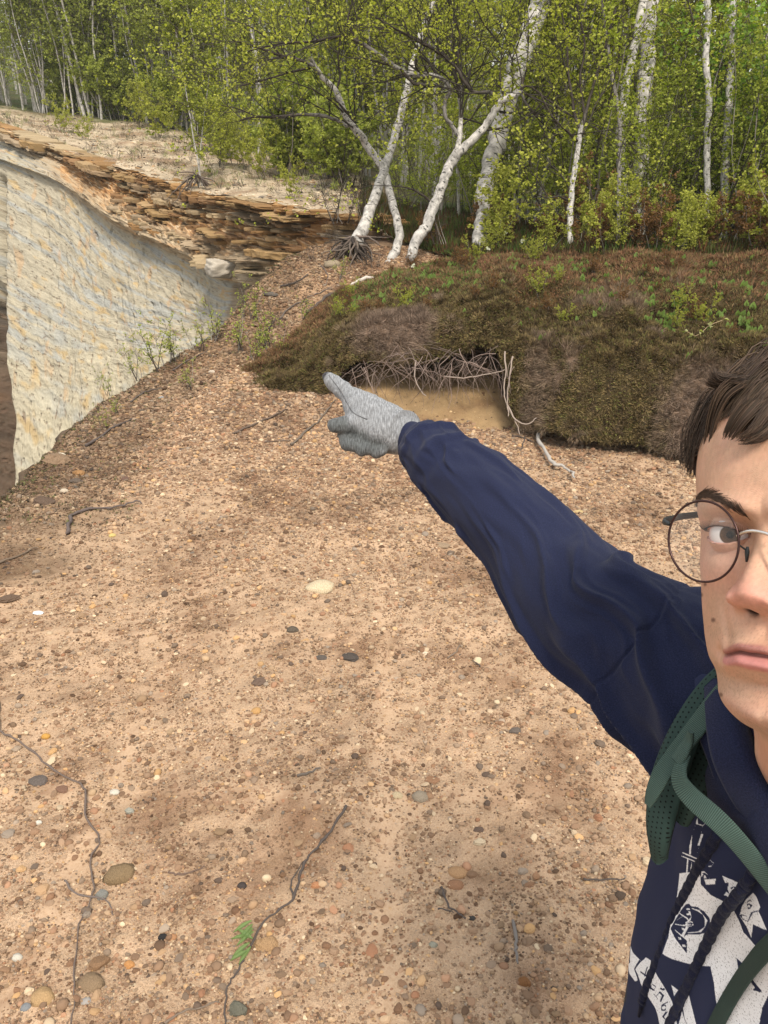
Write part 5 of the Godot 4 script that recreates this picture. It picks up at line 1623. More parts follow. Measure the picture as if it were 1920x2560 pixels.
func person() -> void:
	head_b = cam_basis * Basis(Vector3(-0.545, 0.0, -0.838), Vector3(0, 1, 0), Vector3(-0.838, 0.0, 0.545))
	head_b = head_b.rotated(head_b.x.normalized(), deg_to_rad(-1.0))
	head_o = at(1891, 1330, 0.42)
	var man := thing("person", Vector3.ZERO, "man in navy hooded sweatshirt pointing back with one grey gloved hand", "person")
	head(man)
	hair(man)
	sweatshirt(man)
	glove(man)
	legs(man)
	spectacles()
	backpack()

func head(man: Node3D) -> void:
	var mb := MB.new()
	var ths := PackedFloat32Array(); var ys := PackedFloat32Array()
	for k in 330: ths.append(-1.45 + 2.9 * k / 329.0)
	for k in range(1, 40): ths.append(1.45 + (TAU - 2.9) * k / 40.0)
	for k in 14: ys.append(120.0 - 0.25 * k * k)
	var y := 70.0
	while y > 22: ys.append(y); y -= 2.5
	while y > -128: ys.append(y); y -= 0.85
	while y > -186: ys.append(y); y -= 4.0
	var fn := noise(0.05, 3, 61); var fine := noise(0.35, 2, 62)
	var nb := Vector3(0.37, 1.27, -0.435)       # where the neck goes into the collar
	var moles := [[1752, 1487, 5.0], [1783, 1550, 5.0], [1802, 1737, 4.5], [1763, 1461, 3.5], [1796, 1240, 2.5]]
	for yy in ys:
		for th in ths:
			var q := face(th, yy)
			var p := hw(q)
			if yy < -118:           # the neck bends from the head down into the collar
				var t := smoothstep(-118, -186, yy)
				var back := smoothstep(-60.0, -120.0, q.z)
				t = maxf(t * t, 0.0) * lerpf(1.0, 1.0, back)
				p = p.lerp(nb + (p - hw(Vector3(0, -186, -115))) * 0.95, t * 0.8)
			var ax := absf(q.x)
			var c := Color(0.56, 0.335, 0.225)
			var n := fn.get_noise_3d(q.x, q.y, q.z); var n2_ := fine.get_noise_3d(q.x, q.y, q.z)
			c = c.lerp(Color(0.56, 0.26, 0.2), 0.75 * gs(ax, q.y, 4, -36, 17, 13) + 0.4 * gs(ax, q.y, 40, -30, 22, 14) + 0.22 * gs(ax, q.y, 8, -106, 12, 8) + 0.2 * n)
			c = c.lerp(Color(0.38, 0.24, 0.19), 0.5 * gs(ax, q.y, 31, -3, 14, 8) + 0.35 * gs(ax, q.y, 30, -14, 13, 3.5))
			c = c.lerp(Color(0.42, 0.285, 0.21), 0.4 * smoothstep(-82, -104, q.y) * smoothstep(-150, -118, q.y) + 0.25 * gs(ax, q.y, 12, -62, 14, 5))
			var m := clampf(1.0 - pow(ax / 30.5, 2.0), 0.0, 1.0)
			var line := -73.8 + 2.0 * exp(-pow(ax / 9.0, 2)) - 3.2 * smoothstep(12, 31, ax) + 1.5 * exp(-pow((ax - 14.0) / 7.0, 2))
			if th > -1.2 and th < 1.2 and q.z > -80:
				var dl := q.y - line
				var lip := smoothstep(0.0, 0.3, m) * (smoothstep(6.8 * sqrt(m) + 0.8, 6.0 * sqrt(m) - 0.6, dl) if dl > 0 else smoothstep(9.5 * sqrt(m) + 0.8, 8.5 * sqrt(m) - 0.8, -dl))
				c = c.lerp(Color(0.50, 0.2, 0.185) if dl < 0 else Color(0.36, 0.15, 0.13), lip * 0.9)
				c = c.lerp(Color(0.12, 0.05, 0.045), 0.8 * exp(-pow(dl / 0.9, 2)) * pow(m, 0.25))
				c = c.lerp(Color(0.03, 0.012, 0.01), smoothstep(0.25, 0.7, gs(ax, q.y, 8.0, -47.5, 4.0, 2.4)))
				var o := eye_open(ax - EYE.x, q.y - EYE.y)
				c = c.lerp(Color(0.42, 0.2, 0.17), 0.7 * exp(-pow((o + 0.1) / 0.7, 2)))
			c *= 1.0 + 0.13 * n2_ + 0.12 * n
			c = c.lerp(Color(0.5, 0.24, 0.17), 0.35 * smoothstep(0.05, 0.5, fn.get_noise_3d(q.x * 0.5 + 90, q.y * 0.5, q.z * 0.5)))
			if q.y < -52 and q.y > -140 and absf(q.y + 76) > 7.0 and rng.randf() < 0.16 * smoothstep(-50, -66, q.y): c *= rnd(0.72, 0.95)
			if rng.randf() < 0.004: c = c.lerp(Color(0.36, 0.16, 0.11), 0.5)
			if q.x > 20 and q.z > -90:
				var s := seen_at(p)
				for k in moles:
					var e := Vector2(s.x - k[0], s.y - k[1]).length()
					if e < k[2] * 1.6: c = c.lerp(Color(0.13, 0.06, 0.04), 0.85 * smoothstep(k[2] * 1.6, k[2] * 0.6, e))
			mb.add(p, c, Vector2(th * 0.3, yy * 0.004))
	mb.grid(0, ys.size(), ths.size(), true)
	mb.i.reverse()
	M.skin = mat(Color.WHITE, 0.52)
	M.skin.metallic_specular = 0.4
	M.skin.subsurf_scatter_enabled = true
	M.skin.subsurf_scatter_strength = 0.06
	var pore := noise(0.22, 2, 63)
	M.skin.normal_enabled = true
	M.skin.normal_texture = bumps(height_image(512, 512, func(x, y2): return 0.5 + 0.4 * pore.get_noise_2d(x, y2)), 3.5)
	M.skin.uv1_triplanar = true
	M.skin.uv1_scale = Vector3.ONE * 14.0
	if mb.v.size() and _outward(mb, head_o + head_b * Vector3(0, 0, -0.1)) < 0: mb.i.reverse(); mb.n.clear()
	var body := put("body", mb.mesh(), M.skin, man)
	# ears
	for s in [-1.0, 1.0]:
		var em := MB.new()
		for r in 14:
			for k in 18:
				var t := PI * r / 13.0; var f := TAU * k / 18.0
				var d := Vector3(sin(t) * cos(f), cos(t), sin(t) * sin(f))
				var rim := 1.0 + 0.25 * smoothstep(0.6, 0.95, absf(d.y)) 
				em.add(hw(Vector3(s * (74 + 7 * d.x * rim + 6 * maxf(0, -d.z)), -12 + 31 * d.y, -104 + 17 * d.z * (0.8 + 0.3 * d.y))), Color(0.5, 0.27, 0.2))
		em.grid(0, 14, 18, true)
		put("ear", em.mesh(), M.skin, man)
	# eyes
	for s in [-1.0, 1.0]:
		var c := hw(EYE * Vector3(s, 1, 1))
		var look := (eye - c).normalized() if s > 0 else (eye - hw(EYE)).normalized()
		look = (look - head_b.y * 0.03).normalized()
		var sx := look.cross(Vector3.UP).normalized(); var sy := sx.cross(look)
		var em := MB.new()
		var nr := 40; var nc := 48
		for r in nr:
			var t := PI * pow(r / (nr - 1.0), 1.6)
			for k in nc:
				var f := TAU * k / nc
				var rad := 0.0122
				var col := Color(0.66, 0.62, 0.6).lerp(Color(0.6, 0.4, 0.36), smoothstep(0.9, 1.5, t))
				if t < 0.53:
					var fib := 1.0 + 0.35 * n3.get_noise_2d(cos(f) * 3.0 + t, sin(f) * 3.0)
					col = Color(0.05, 0.03, 0.02).lerp(Color(0.085, 0.05, 0.03), smoothstep(0.22, 0.4, t)) * fib
					col = col.lerp(Color(0.02, 0.014, 0.012), smoothstep(0.44, 0.53, t))
					if t < 0.2: col = Color(0.006, 0.006, 0.006)
					rad += 0.0006 * (1.0 - t / 0.53)
				em.add(c + (look * cos(t) + (sx * cos(f) + sy * sin(f)) * sin(t)) * rad, col)
		em.grid(0, nr, nc, true)
		var m := mat(Color.WHITE, 0.2)
		m.metallic_specular = 0.12
		m.clearcoat_enabled = true
		m.clearcoat = 0.04
		put("eye", em.mesh(), m, man)
	# brows and lashes
	var bm := MB.new(); var lm := MB.new()
	var dark := Color(0.05, 0.032, 0.023)
	for s in [-1.0, 1.0]:
		for k in 520:
			var t := pow(rng.randf(), 0.9)
			var bx := lerpf(9.0, 55.0, t)
			var by := tab([[8, 9.5], [16, 13.5], [28, 20.5], [38, 23.5], [48, 21], [56, 15]], bx)
			var half := lerpf(3.8, 3.0, t) * (1.0 - 0.55 * smoothstep(0.75, 1.0, t))
			var off := clampf(rng.randfn() * 0.55, -1.3, 1.3) * half
			var dirx := lerpf(0.25, 1.0, smoothstep(0.0, 0.35, t)); var diry := lerpf(1.0, -0.15, smoothstep(0.0, 0.6, t)) - off * 0.1
			var l := rnd(5.0, 9.0)
			var pts := PackedVector3Array(); var rad := PackedFloat32Array()
			for j in 4:
				var xx := bx + dirx * l * j / 3.0; var yy := by + off + diry * l * j / 3.0 * (1.0 - 0.2 * j / 3.0)
				pts.append(hw(on_face(xx * s, yy) + Vector3(0, 0, 0.3 + 0.35 * j))); rad.append([0.00012, 0.00015, 0.00012, 0.00004][j])
			bm.tube(pts, rad, 3, Color(0.085, 0.057, 0.042) * rnd(0.7, 1.4), 1.0, 1.0, false)
		for k in 46:
			var t := -0.95 + 1.9 * k / 45.0
			var up := 5.4 * pow(1.0 - t * t, 0.75) + 0.6 * t
			var e := Vector3((EYE.x + t * 14.5) * s, EYE.y + up, 0)
			var rr := sqrt(maxf(13.5 * 13.5 - pow(t * 14.5, 2) - up * up, 1.0))
			e.z = EYE.z + rr
			var pts := PackedVector3Array()
			for j in 4: pts.append(hw(e + Vector3(s * t * 1.2 * j, -0.4 * j + 0.55 * j * j, 1.7 * j)))
			lm.tube(pts, PackedFloat32Array([0.00018, 0.00016, 0.0001, 0.00004]), 3, Color(0.015, 0.01, 0.01), 1.0, 1.0, false)
	M.hair = mat(Color.WHITE, 0.46)
	M.hair.metallic_specular = 0.3
	put("eyebrows", bm.mesh(), M.hair, man).set_meta("kind", "stuff")
	put("eyelashes", lm.mesh(), M.hair, man).set_meta("kind", "stuff")

func _outward(mb: MB, c: Vector3) -> float:
	mb.normals()
	var s := 0.0
	for k in range(0, mb.v.size(), 97): s += mb.n[k].dot(mb.v[k] - c)
	return s

func on_face(x: float, y: float) -> Vector3:
	var lo := -1.5; var hi := 1.5
	for k in 18:
		var m := (lo + hi) * 0.5
		if skull(m, y).x < x: lo = m
		else: hi = m
	return face((lo + hi) * 0.5, y)

func hair(man: Node3D) -> void:
	rng.seed = 61
	var mb := MB.new()
	var crown := Vector3(-20, 112, -135)
	# a dark under layer on the scalp
	var cap := MB.new()
	for r in 40:
		for k in 90:
			var th := -PI + TAU * k / 90.0
			var low := tab([[0.0, 68], [0.25, 72], [0.5, 74], [0.75, 62], [0.95, 34], [1.05, 16], [1.25, -14], [1.5, 8], [1.8, 10], [2.1, -40], [3.2, -70]], absf(th))
			var y := lerpf(low, 119.9, pow(r / 39.0, 0.8))
			var q := skull(th, y)
			var o := (q - Vector3(0, 20, -98)).normalized()
			cap.add(hw(q + o * 5.0 * smoothstep(0.0, 0.25, r / 39.0)), Color(0.032, 0.022, 0.016))
	cap.grid(0, 40, 90, true)
	put("scalp_hair", cap.mesh(), M.hair, man)
	for k in 4200:
		var th := rnd(-PI, PI)
		if k < 3200: th = rnd(-0.4, 1.7)
		var low := tab([[0.0, 68], [0.25, 72], [0.5, 74], [0.75, 62], [0.95, 34], [1.05, 16], [1.25, -14], [1.5, 8], [1.8, 10], [2.1, -40], [3.2, -70]], absf(th))
		var y := lerpf(low, 119, pow(rng.randf(), 0.9))
		if absf(th) > 0.7 and absf(th) < 2.0 and y < 46: continue
		var q := skull(th, y)
		var lift := (rnd(2.0, 9.0) if k % 12 else rnd(9.0, 16.0)) * smoothstep(low - 5, low + 45, y) + 1.5
		var len := rnd(55, 105)
		if absf(th) > 0.55 and absf(th) < 1.5: len = lerpf(rnd(10, 20), len, smoothstep(low + 5, low + 75, y))
		if absf(th) > 0.6 and absf(th) < 2.0: len = minf(len, (y - 30.0) * 0.75 + 4.0)
		elif absf(th) >= 1.3: len = minf(len, maxf((y + 25.0) * 0.5, 12.0))
		else: len = minf(len, (y - low) * 0.9 + (7.0 if th > 0.12 and th < 0.8 else 22.0))
		var pts := PackedVector3Array(); var rad := PackedFloat32Array()
		var p := q
		var away := (q - crown); away.y *= 0.6
		var d := away.normalized()
		d += Vector3(0.75, -0.1, 0.25) * smoothstep(0.9, 0.0, absf(th - 0.1))       # the fringe is swept to his right
		d = (d + rdir() * 0.25).normalized()
		var w := rnd(0.22, 0.62)
		var n := 10
		var flick := rng.randf() < 0.0 and th > 0.7 and th < 1.6 and y > 60
		for j in n:
			var t := j / (n - 1.0)
			pts.append(hw(p)); rad.append(w * 0.001 * (1.0 - 0.85 * t * t))
			d = (d + Vector3(0, -0.16, 0) + rdir() * 0.07).normalized()
			if flick and t > 0.4: d = (d + Vector3(0.3, 0.2, 0.1)).normalized()
			p += d * len / (n - 1)
			if not flick or t < 0.4:
				# stay on a shell round the skull
				var c2 := Vector3(0, clampf(p.y, -60, 60) * 0.6, -98)
				var e := p - c2
				var th2 := atan2(e.x, e.z)
				var s := skull(th2, clampf(p.y, -80, 119.5))
				var need := (s - c2).length() + lift * (1.0 - 0.45 * t) 
				if e.length() < need or t < 0.75:
					p = c2 + e.normalized() * lerpf(e.length(), need, 0.8)
		var col := Color(0.05, 0.035, 0.026).lerp(Color(0.125, 0.084, 0.058), pow(rng.randf(), 2.0))
		mb.tube(pts, rad, 4, col, 1.0, 0.45, false)
	# locks of the fringe, traced
	for q in [[[1960, 985, 0.428], [1915, 1030, 0.424], [1880, 1075, 0.424], [1832, 1106, 0.43]], [[1990, 1000, 0.428], [1950, 1045, 0.424], [1905, 1085, 0.424], [1845, 1110, 0.43]], [[1960, 1040, 0.424], [1925, 1075, 0.424], [1890, 1100, 0.426], [1838, 1109, 0.43]], [[1900, 1010, 0.43], [1865, 1045, 0.43], [1838, 1080, 0.434], [1822, 1100, 0.437]], [[1870, 1005, 0.438], [1842, 1040, 0.44], [1822, 1075, 0.442], [1812, 1098, 0.445]],
			[[1860, 960, 0.455], [1820, 990, 0.46], [1790, 1050, 0.468], [1772, 1130, 0.474], [1763, 1180, 0.478]], [[1840, 950, 0.465], [1800, 985, 0.468], [1775, 1060, 0.476], [1766, 1150, 0.482]], [[1850, 940, 0.47], [1810, 952, 0.475], [1785, 938, 0.478], [1776, 915, 0.48]], [[1845, 950, 0.47], [1805, 962, 0.478], [1775, 955, 0.48], [1768, 944, 0.482]], [[1860, 950, 0.46], [1820, 945, 0.468], [1800, 935, 0.47], [1790, 918, 0.472]], [[1766, 1110, 0.484], [1760, 1150, 0.486], [1763, 1195, 0.486]], [[1772, 1080, 0.48], [1762, 1140, 0.482], [1766, 1190, 0.48]]]:
		for j in 70:
			var sp := spline(q, 3)
			var pts := PackedVector3Array(); var rad := PackedFloat32Array()
			var cut := rnd(0.72, 1.0)
			var o := Vector3(rnd(-16, 16), rnd(-12, 12), rnd(-0.006, 0.004)) * (0.5 if q[-1][1] > 1150 else 1.0)
			for k in maxi(int(sp.size() * cut), 4):
				var t := k / (sp.size() - 1.0)
				var kk := 1.0 - 0.5 * t
				pts.append(at(sp[k][0] + o.x * kk, sp[k][1] + o.y * kk, sp[k][2] + o.z * kk)); rad.append(0.00034 * (1.0 - 0.85 * t * t) * rnd(0.8, 1.1))
			mb.tube(pts, rad, 4, Color(0.045, 0.032, 0.024).lerp(Color(0.125, 0.084, 0.058), pow(rng.randf(), 2.0)), 1.0, 0.5, false)
	put("hair", mb.mesh(), M.hair, man).set_meta("kind", "stuff")

# the print on the sweatshirt, traced as outlines and strokes in a close view of the chest
const TEXW := 1400
var shirt_px: PackedByteArray

func chest_uv(p: Vector3) -> Vector2:
	return Vector2((torso_phi(p) + 1.7) / 3.4, 1.0 - (p.y - 0.76) / 0.68)

func crop(q: Array) -> Vector2:          # point of the close view to texels
	var p := on_torso(1480.0 + 0.2803 * q[0], 1940.0 + 0.2803 * q[1])
	return chest_uv(p) * TEXW

func fill(pts: PackedVector2Array, white: bool) -> void:
	var lo := Vector2(1e9, 1e9); var hi := -lo
	for p in pts: lo = lo.min(p); hi = hi.max(p)
	for y in range(maxi(int(lo.y), 0), mini(int(hi.y) + 1, TEXW)):
		var xs := PackedFloat32Array()
		for k in pts.size():
			var a := pts[k]; var b := pts[(k + 1) % pts.size()]
			if (a.y > y + 0.5) != (b.y > y + 0.5):
				xs.append(a.x + (y + 0.5 - a.y) / (b.y - a.y) * (b.x - a.x))
		xs.sort()
		for k in range(0, xs.size() - 1, 2):
			for x in range(maxi(int(xs[k] + 0.5), 0), mini(int(xs[k + 1] + 0.5), TEXW)):
				shirt_px[y * TEXW + x] = 1 if white else 0

func stroke(list: Array, w: float, white: bool) -> void:
	var sc := crop([list[0][0], list[0][1]]).distance_to(crop([list[0][0] + 20, list[0][1]])) / 20.0
	var sc2 := crop([list[0][0], list[0][1]]).distance_to(crop([list[0][0], list[0][1] + 20])) / 20.0
	var px := w * 0.5
	for k in list.size() - 1:
		var a := Vector2(list[k][0], list[k][1]); var b := Vector2(list[k + 1][0], list[k + 1][1])
		var d := (b - a).normalized(); var n := Vector2(-d.y, d.x) * px
		a -= d * px * 0.6; b += d * px * 0.6
		var poly := PackedVector2Array()
		for q in [a + n, b + n, b - n, a - n]: poly.append(crop([q.x, q.y]))
		fill(poly, white)

func arc(cx: float, cy: float, rx: float, ry: float, a0: float, a1: float) -> Array:
	var out := []
	for k in 15:
		var a := lerpf(a0, a1, k / 14.0)
		out.append([cx + rx * cos(a), cy + ry * sin(a)])
	return out

func shape(list: Array, white: bool) -> void:
	var p := PackedVector2Array()
	for q in list: p.append(crop(q))
	fill(p, white)

func shirt_print() -> void:
	shirt_px = PackedByteArray(); shirt_px.resize(TEXW * TEXW)
	shape([[780, 868], [900, 858], [985, 850], [1010, 900], [1010, 960], [1060, 1060], [1190, 1165], [1250, 1270], [1310, 1420], [1455, 1555], [1570, 1490], [1640, 1600], [1640, 1900], [1570, 1960], [1510, 2080], [1480, 2240], [1140, 2240], [1130, 2050], [1105, 1850], [1080, 1695], [960, 1690], [860, 1675], [740, 1640], [680, 1605], [740, 1450], [770, 1200], [770, 1000]], true)
	shape([[1005, 850], [1040, 850], [1060, 880], [1070, 910], [1120, 910], [1095, 965], [1035, 970], [1010, 930]], true)
	stroke([[1030, 960], [1018, 910], [1030, 866], [1052, 884], [1060, 912], [1030, 918], [1110, 912]], 7, false)
	shape([[1155, 890], [1300, 990], [1220, 1070], [1195, 1130], [1160, 1080], [1140, 1070], [1165, 1050], [1180, 1000]], true)
	shape([[1400, 1060], [1440, 1100], [1470, 1190], [1455, 1225], [1490, 1290], [1545, 1390], [1410, 1345], [1395, 1465], [1340, 1380], [1270, 1265], [1290, 1180], [1330, 1120]], true)
	stroke([[1275, 1260], [1300, 1300], [1345, 1322], [1390, 1240], [1455, 1222]], 8, false)
	stroke([[1280, 1262], [1330, 1275], [1345, 1322]], 7, false)
	shape([[390, 1555], [410, 1610], [455, 1660], [400, 1740], [420, 1830], [395, 1840], [365, 1790], [355, 1710], [380, 1700]], true)
	shape([[495, 1625], [555, 1660], [555, 1700], [600, 1760], [620, 1800], [730, 2010], [800, 2240], [620, 2240], [560, 2080], [470, 1880], [410, 1740], [450, 1670]], true)
	stroke([[452, 1662], [405, 1742], [425, 1800]], 9, false)
	shape([[715, 1865], [770, 1910], [748, 1965]], true)
	shape([[880, 1945], [970, 2240], [800, 2240], [830, 2060]], true)
	stroke([[815, 2060], [850, 2180], [905, 2240]], 9, false)
	# helmet
	shape([[870, 1150], [895, 1145], [920, 1168], [965, 1172], [1010, 1210], [1045, 1270], [1050, 1340], [1020, 1395], [960, 1415], [895, 1418], [860, 1440], [885, 1470], [855, 1585], [800, 1470], [760, 1380], [790, 1300], [830, 1210]], false)
	stroke([[922, 1185], [968, 1200], [1000, 1235], [1020, 1290], [1012, 1350], [975, 1390], [900, 1405]], 8, true)
	stroke([[985, 1200], [1005, 1185]], 7, true)
	stroke([[825, 1235], [880, 1270], [908, 1300]], 8, true)
	stroke([[800, 1338], [860, 1345], [890, 1330]], 8, true)
	stroke([[815, 1300], [850, 1262]], 6, true)
	stroke([[905, 1215], [920, 1262], [905, 1300]], 6, true)
	stroke(arc(908, 1323, 22, 22, 0, TAU), 7, true)
	stroke(arc(908, 1323, 9, 9, 0, TAU), 5, true)
	stroke([[895, 1350], [850, 1440]], 9, true)
	stroke([[800, 1390], [885, 1470]], 8, true)
	for q in [[895, 1195], [902, 1240], [826, 1460], [850, 1520], [860, 1375]]: stroke(arc(q[0], q[1], 6, 6, 0, TAU), 8, true)
	# crossed arrows
	stroke([[1262, 1650], [1340, 1760], [1480, 1940]], 22, false)
	shape([[1255, 1640], [1310, 1690], [1285, 1725]], false)
	shape([[1495, 1955], [1425, 1920], [1450, 1890]], false)
	stroke([[1385, 1625], [1340, 1760], [1240, 2000]], 24, false)
	shape([[1390, 1610], [1345, 1655], [1385, 1680]], false)
	shape([[1215, 2040], [1270, 2020], [1235, 1980]], false)
	# figures on the ribbon
	stroke(arc(1224, 1020, 15, 22, 0.6, TAU + 0.6), 9, false)
	stroke([[1240, 1015], [1238, 1050], [1218, 1068], [1205, 1062]], 8, false)
	stroke(arc(1357, 1185, 20, 20, 0, TAU), 10, false)
	stroke([[1338, 1180], [1340, 1150], [1362, 1130], [1378, 1140]], 9, false)
	stroke([[1180, 960], [1170, 1020], [1190, 1060]], 6, false)
	# letters on the lower ribbon
	stroke([[455, 1760], [520, 1800]], 12, false)
	stroke([[520, 1720], [500, 1800]], 11, false)
	stroke([[535, 1905], [555, 1865], [582, 1885], [560, 1915], [540, 1895]], 10, false)
	stroke([[560, 1950], [585, 1985]], 10, false)
	stroke([[575, 1965], [610, 1930], [640, 1960], [610, 2010]], 11, false)
	stroke([[615, 1905], [625, 1895], [640, 1912], [655, 1900]], 7, false)
	stroke(arc(645, 2068, 26, 24, 0, TAU), 11, false)
	stroke([[640, 2040], [690, 2020]], 10, false)
	stroke([[680, 2110], [650, 2150], [672, 2172], [690, 2160]], 10, false)
	# dagger
	stroke([[920, 420], [945, 372], [935, 425]], 8, true)
	stroke([[930, 430], [896, 520], [885, 620], [888, 700]], 8, true)
	stroke([[986, 430], [986, 520], [966, 620], [945, 718]], 8, true)
	stroke([[940, 428], [985, 440], [1015, 425]], 8, true)
	stroke([[815, 685], [960, 740]], 9, true)
	stroke([[805, 715], [955, 770]], 9, true)
	stroke([[862, 742], [850, 862]], 8, true)
	stroke([[906, 758], [896, 862]], 8, true)
	stroke([[1035, 790], [1050, 755], [1080, 748], [1102, 775], [1095, 802], [1070, 806]], 8, true)

const SLEEVE := [[985, 1076, 1.13, 35], [1005, 1084, 1.118, 38], [1022, 1093, 1.108, 42], [1036, 1101, 1.10, 46], [1046, 1107, 1.094, 58], [1057, 1115, 1.086, 69], [1078, 1132, 1.065, 79], [1110, 1160, 1.04, 88], [1150, 1193, 1.02, 94], [1240, 1268, 0.97, 112], [1325, 1355, 0.92, 124], [1405, 1460, 0.87, 148], [1486, 1542, 0.82, 168], [1588, 1598, 0.77, 180], [1676, 1664, 0.735, 203], [1752, 1726, 0.705, 220], [1840, 1790, 0.68, 235], [1930, 1830, 0.67, 190]]

func sweatshirt(man: Node3D) -> void:
	shirt_print()
	var bytes := PackedByteArray(); bytes.resize(TEXW * TEXW * 3)
	var weave := noise(0.5, 2, 71)
	for y in TEXW:
		for x in TEXW:
			var i := y * TEXW + x
			var n := 1.0 + 0.28 * weave.get_noise_2d(x * 1.2, y * 1.2)
			var c := Color(0.021, 0.0265, 0.062) * n
			if shirt_px[i]:
				c = Color(0.76, 0.78, 0.8) * (0.96 + 0.1 * n if weave.get_noise_2d(x * 0.45 + 900, y * 0.45) < 0.5 else 0.3)
			bytes[i * 3] = s8(c.r); bytes[i * 3 + 1] = s8(c.g); bytes[i * 3 + 2] = s8(c.b)
	var m := mat(Color.WHITE, 0.95, false)
	m.albedo_texture = ImageTexture.create_from_image(tex(bytes, TEXW, TEXW))
	m.texture_repeat = false
	m.rim_enabled = true; m.rim = 0.05; m.rim_tint = 0.6; m.metallic_specular = 0.15
	var mb := MB.new()
	var fold := noise(1.0, 2, 72)
	var nr := 110; var nc := 150
	for r in nr:
		var y := lerpf(1.43, 0.79, r / (nr - 1.0))
		for k in nc + 1:
			var ph := -PI + TAU * k / nc
			var p := torso_at(ph, y)
			var o := (p - Vector3(0.375, y, -0.44)).normalized()
			var d := 0.009 * fold.get_noise_2d(ph * 2.2 + 2.0 * y, y * 3.0) + 0.006 * pow(0.5 + 0.5 * sin(ph * 5.0 + y * 9.0 + 2.5 * fold.get_noise_2d(ph, y * 4.0)), 3.0)
			if y < 0.85: d += 0.008 * sin((0.85 - y) * 60.0) - 0.012 * smoothstep(0.85, 0.8, y)
			var uv := Vector2((ph + 1.7) / 3.4, 1.0 - (y - 0.76) / 0.68)
			if absf(ph) > 1.68: uv.x = 0.001 if ph < 0 else 0.999
			mb.add(p + o * d * smoothstep(1.43, 1.35, y), Color.WHITE, uv)
	mb.grid(0, nr, nc + 1)
	if _outward(mb, Vector3(0.38, 1.1, -0.44)) < 0: mb.i.reverse(); mb.n.clear()
	var shirt := put("sweatshirt", mb.mesh(), m, man)
	# sleeves in the same cloth
	var cm := mat(Color.WHITE, 0.95)
	var fz := noise(0.35, 3, 73)
	cm.albedo_texture = ImageTexture.create_from_image(height_image(256, 256, func(x, y): return 0.72 + 0.35 * fz.get_noise_2d(x, y)))
	cm.normal_enabled = true
	cm.normal_texture = bumps(height_image(256, 256, func(x, y): return 0.5 + 0.4 * fz.get_noise_2d(x + 70, y)), 1.6)
	cm.uv1_triplanar = true
	cm.uv1_scale = Vector3.ONE * 9.0
	cm.rim_enabled = true; cm.rim = 0.13; cm.rim_tint = 0.5; cm.metallic_specular = 0.15; cm.normal_scale = 1.3
	M.cloth = cm
	var navy := Color(0.036, 0.045, 0.1)
	var sp := spline(SLEEVE, 24)
	var pts := PackedVector3Array(); var rad := PackedFloat32Array()
	for q in sp:
		pts.append(at(q[0], q[1], q[2])); rad.append(q[3] / F * q[2])
	var sl := MB.new()
	var sides := 220
	var toward := Vector3.ZERO
	for k in pts.size():
		var d := (pts[mini(k + 1, pts.size() - 1)] - pts[maxi(k - 1, 0)]).normalized()
		var view := (eye - pts[k]); view = (view - d * view.dot(d)).normalized()
		var up := d.cross(view).normalized()
		if up.y < 0: up = -up
		var s := k / (pts.size() - 1.0)
		for j in sides + 1:
			var a := TAU * j / sides            # 0 faces the lens, a quarter turn is the top edge
			var dd := view * cos(a) + up * sin(a)
			var e := 0.0
			# long folds that fan out of the armpit and wind towards the upper edge
			var aa := wrapf(a + 0.1, -PI, PI)
			var t1 := aa + 6.6 * s + 0.5 * sin(aa) 
			var amp := 0.0015 + 0.013 * smoothstep(0.45, 0.85, s)
			var w := 2.9 * t1 + 1.1 * fold.get_noise_2d(s * 3.0, aa * 0.9 + 7.0)
			e += amp * (exp(-pow(sin(w) / 0.42, 2)) - 0.3)
			var w2 := 6.1 * t1 + 2.0 * fold.get_noise_2d(s * 4.0 + 50, aa)
			e += 0.2 * amp * (exp(-pow(sin(w2) / 0.4, 2)) - 0.2) * smoothstep(-0.3, 0.4, fold.get_noise_2d(s * 5.0, aa * 0.8 + 30))
			var w3 := 3.0 * (aa * 1.1 + 8.0 * s) + 1.8 * fold.get_noise_2d(s * 5.0 + 20, aa)
			e += 0.0052 * (exp(-pow(sin(w3) / 0.36, 2)) - 0.2) * smoothstep(0.34, 0.42, s) * smoothstep(0.72, 0.55, s) * smoothstep(-0.3, 0.3, fold.get_noise_2d(s * 7.0, aa + 90))
			# rolls bunched above the cuff
			var w4 := s * 95.0 - aa * 1.1 + 1.2 * fold.get_noise_2d(aa * 0.8, 3.0)
			e += 0.0075 * (pow(0.5 + 0.5 * sin(w4), 2.5) - 0.3) * smoothstep(0.31, 0.35, s) * smoothstep(0.5, 0.38, s) * smoothstep(-1.2, 1.2, sin(aa) + 0.3)
			e += 0.003 * fold.get_noise_2d(s * 9.0, aa * 1.5) 
			# shoulder seam
			e -= 0.002 * exp(-pow((s - 0.80 - 0.02 * cos(a * 2.0)) / 0.0035, 2))
			sl.add(pts[k] + dd * (rad[k] + e * smoothstep(0.24, 0.34, s)), navy, Vector2(j / 60.0, s * 5.0))
	sl.grid(0, pts.size(), sides + 1)
	var mids := pts[pts.size() / 2]
	if _outward(sl, mids) < 0: sl.i.reverse(); sl.n.clear()
	put("sleeve", sl.mesh(), cm, man)
	# the other arm, raised towards the lens
	var la := MB.new()
	var lp := PackedVector3Array(); var lr := PackedFloat32Array()
	for q in [[0.44, 1.33, -0.38, 0.08], [0.475, 1.335, -0.30, 0.098], [0.5, 1.3, -0.22, 0.09], [0.52, 1.22, -0.13, 0.078], [0.5, 1.16, 0.0, 0.068], [0.43, 1.27, 0.06, 0.06], [0.3, 1.45, 0.12, 0.05], [0.2, 1.58, 0.14, 0.04]]:
		lp.append(Vector3(q[0], q[1], q[2])); lr.append(q[3])
	var ls := []
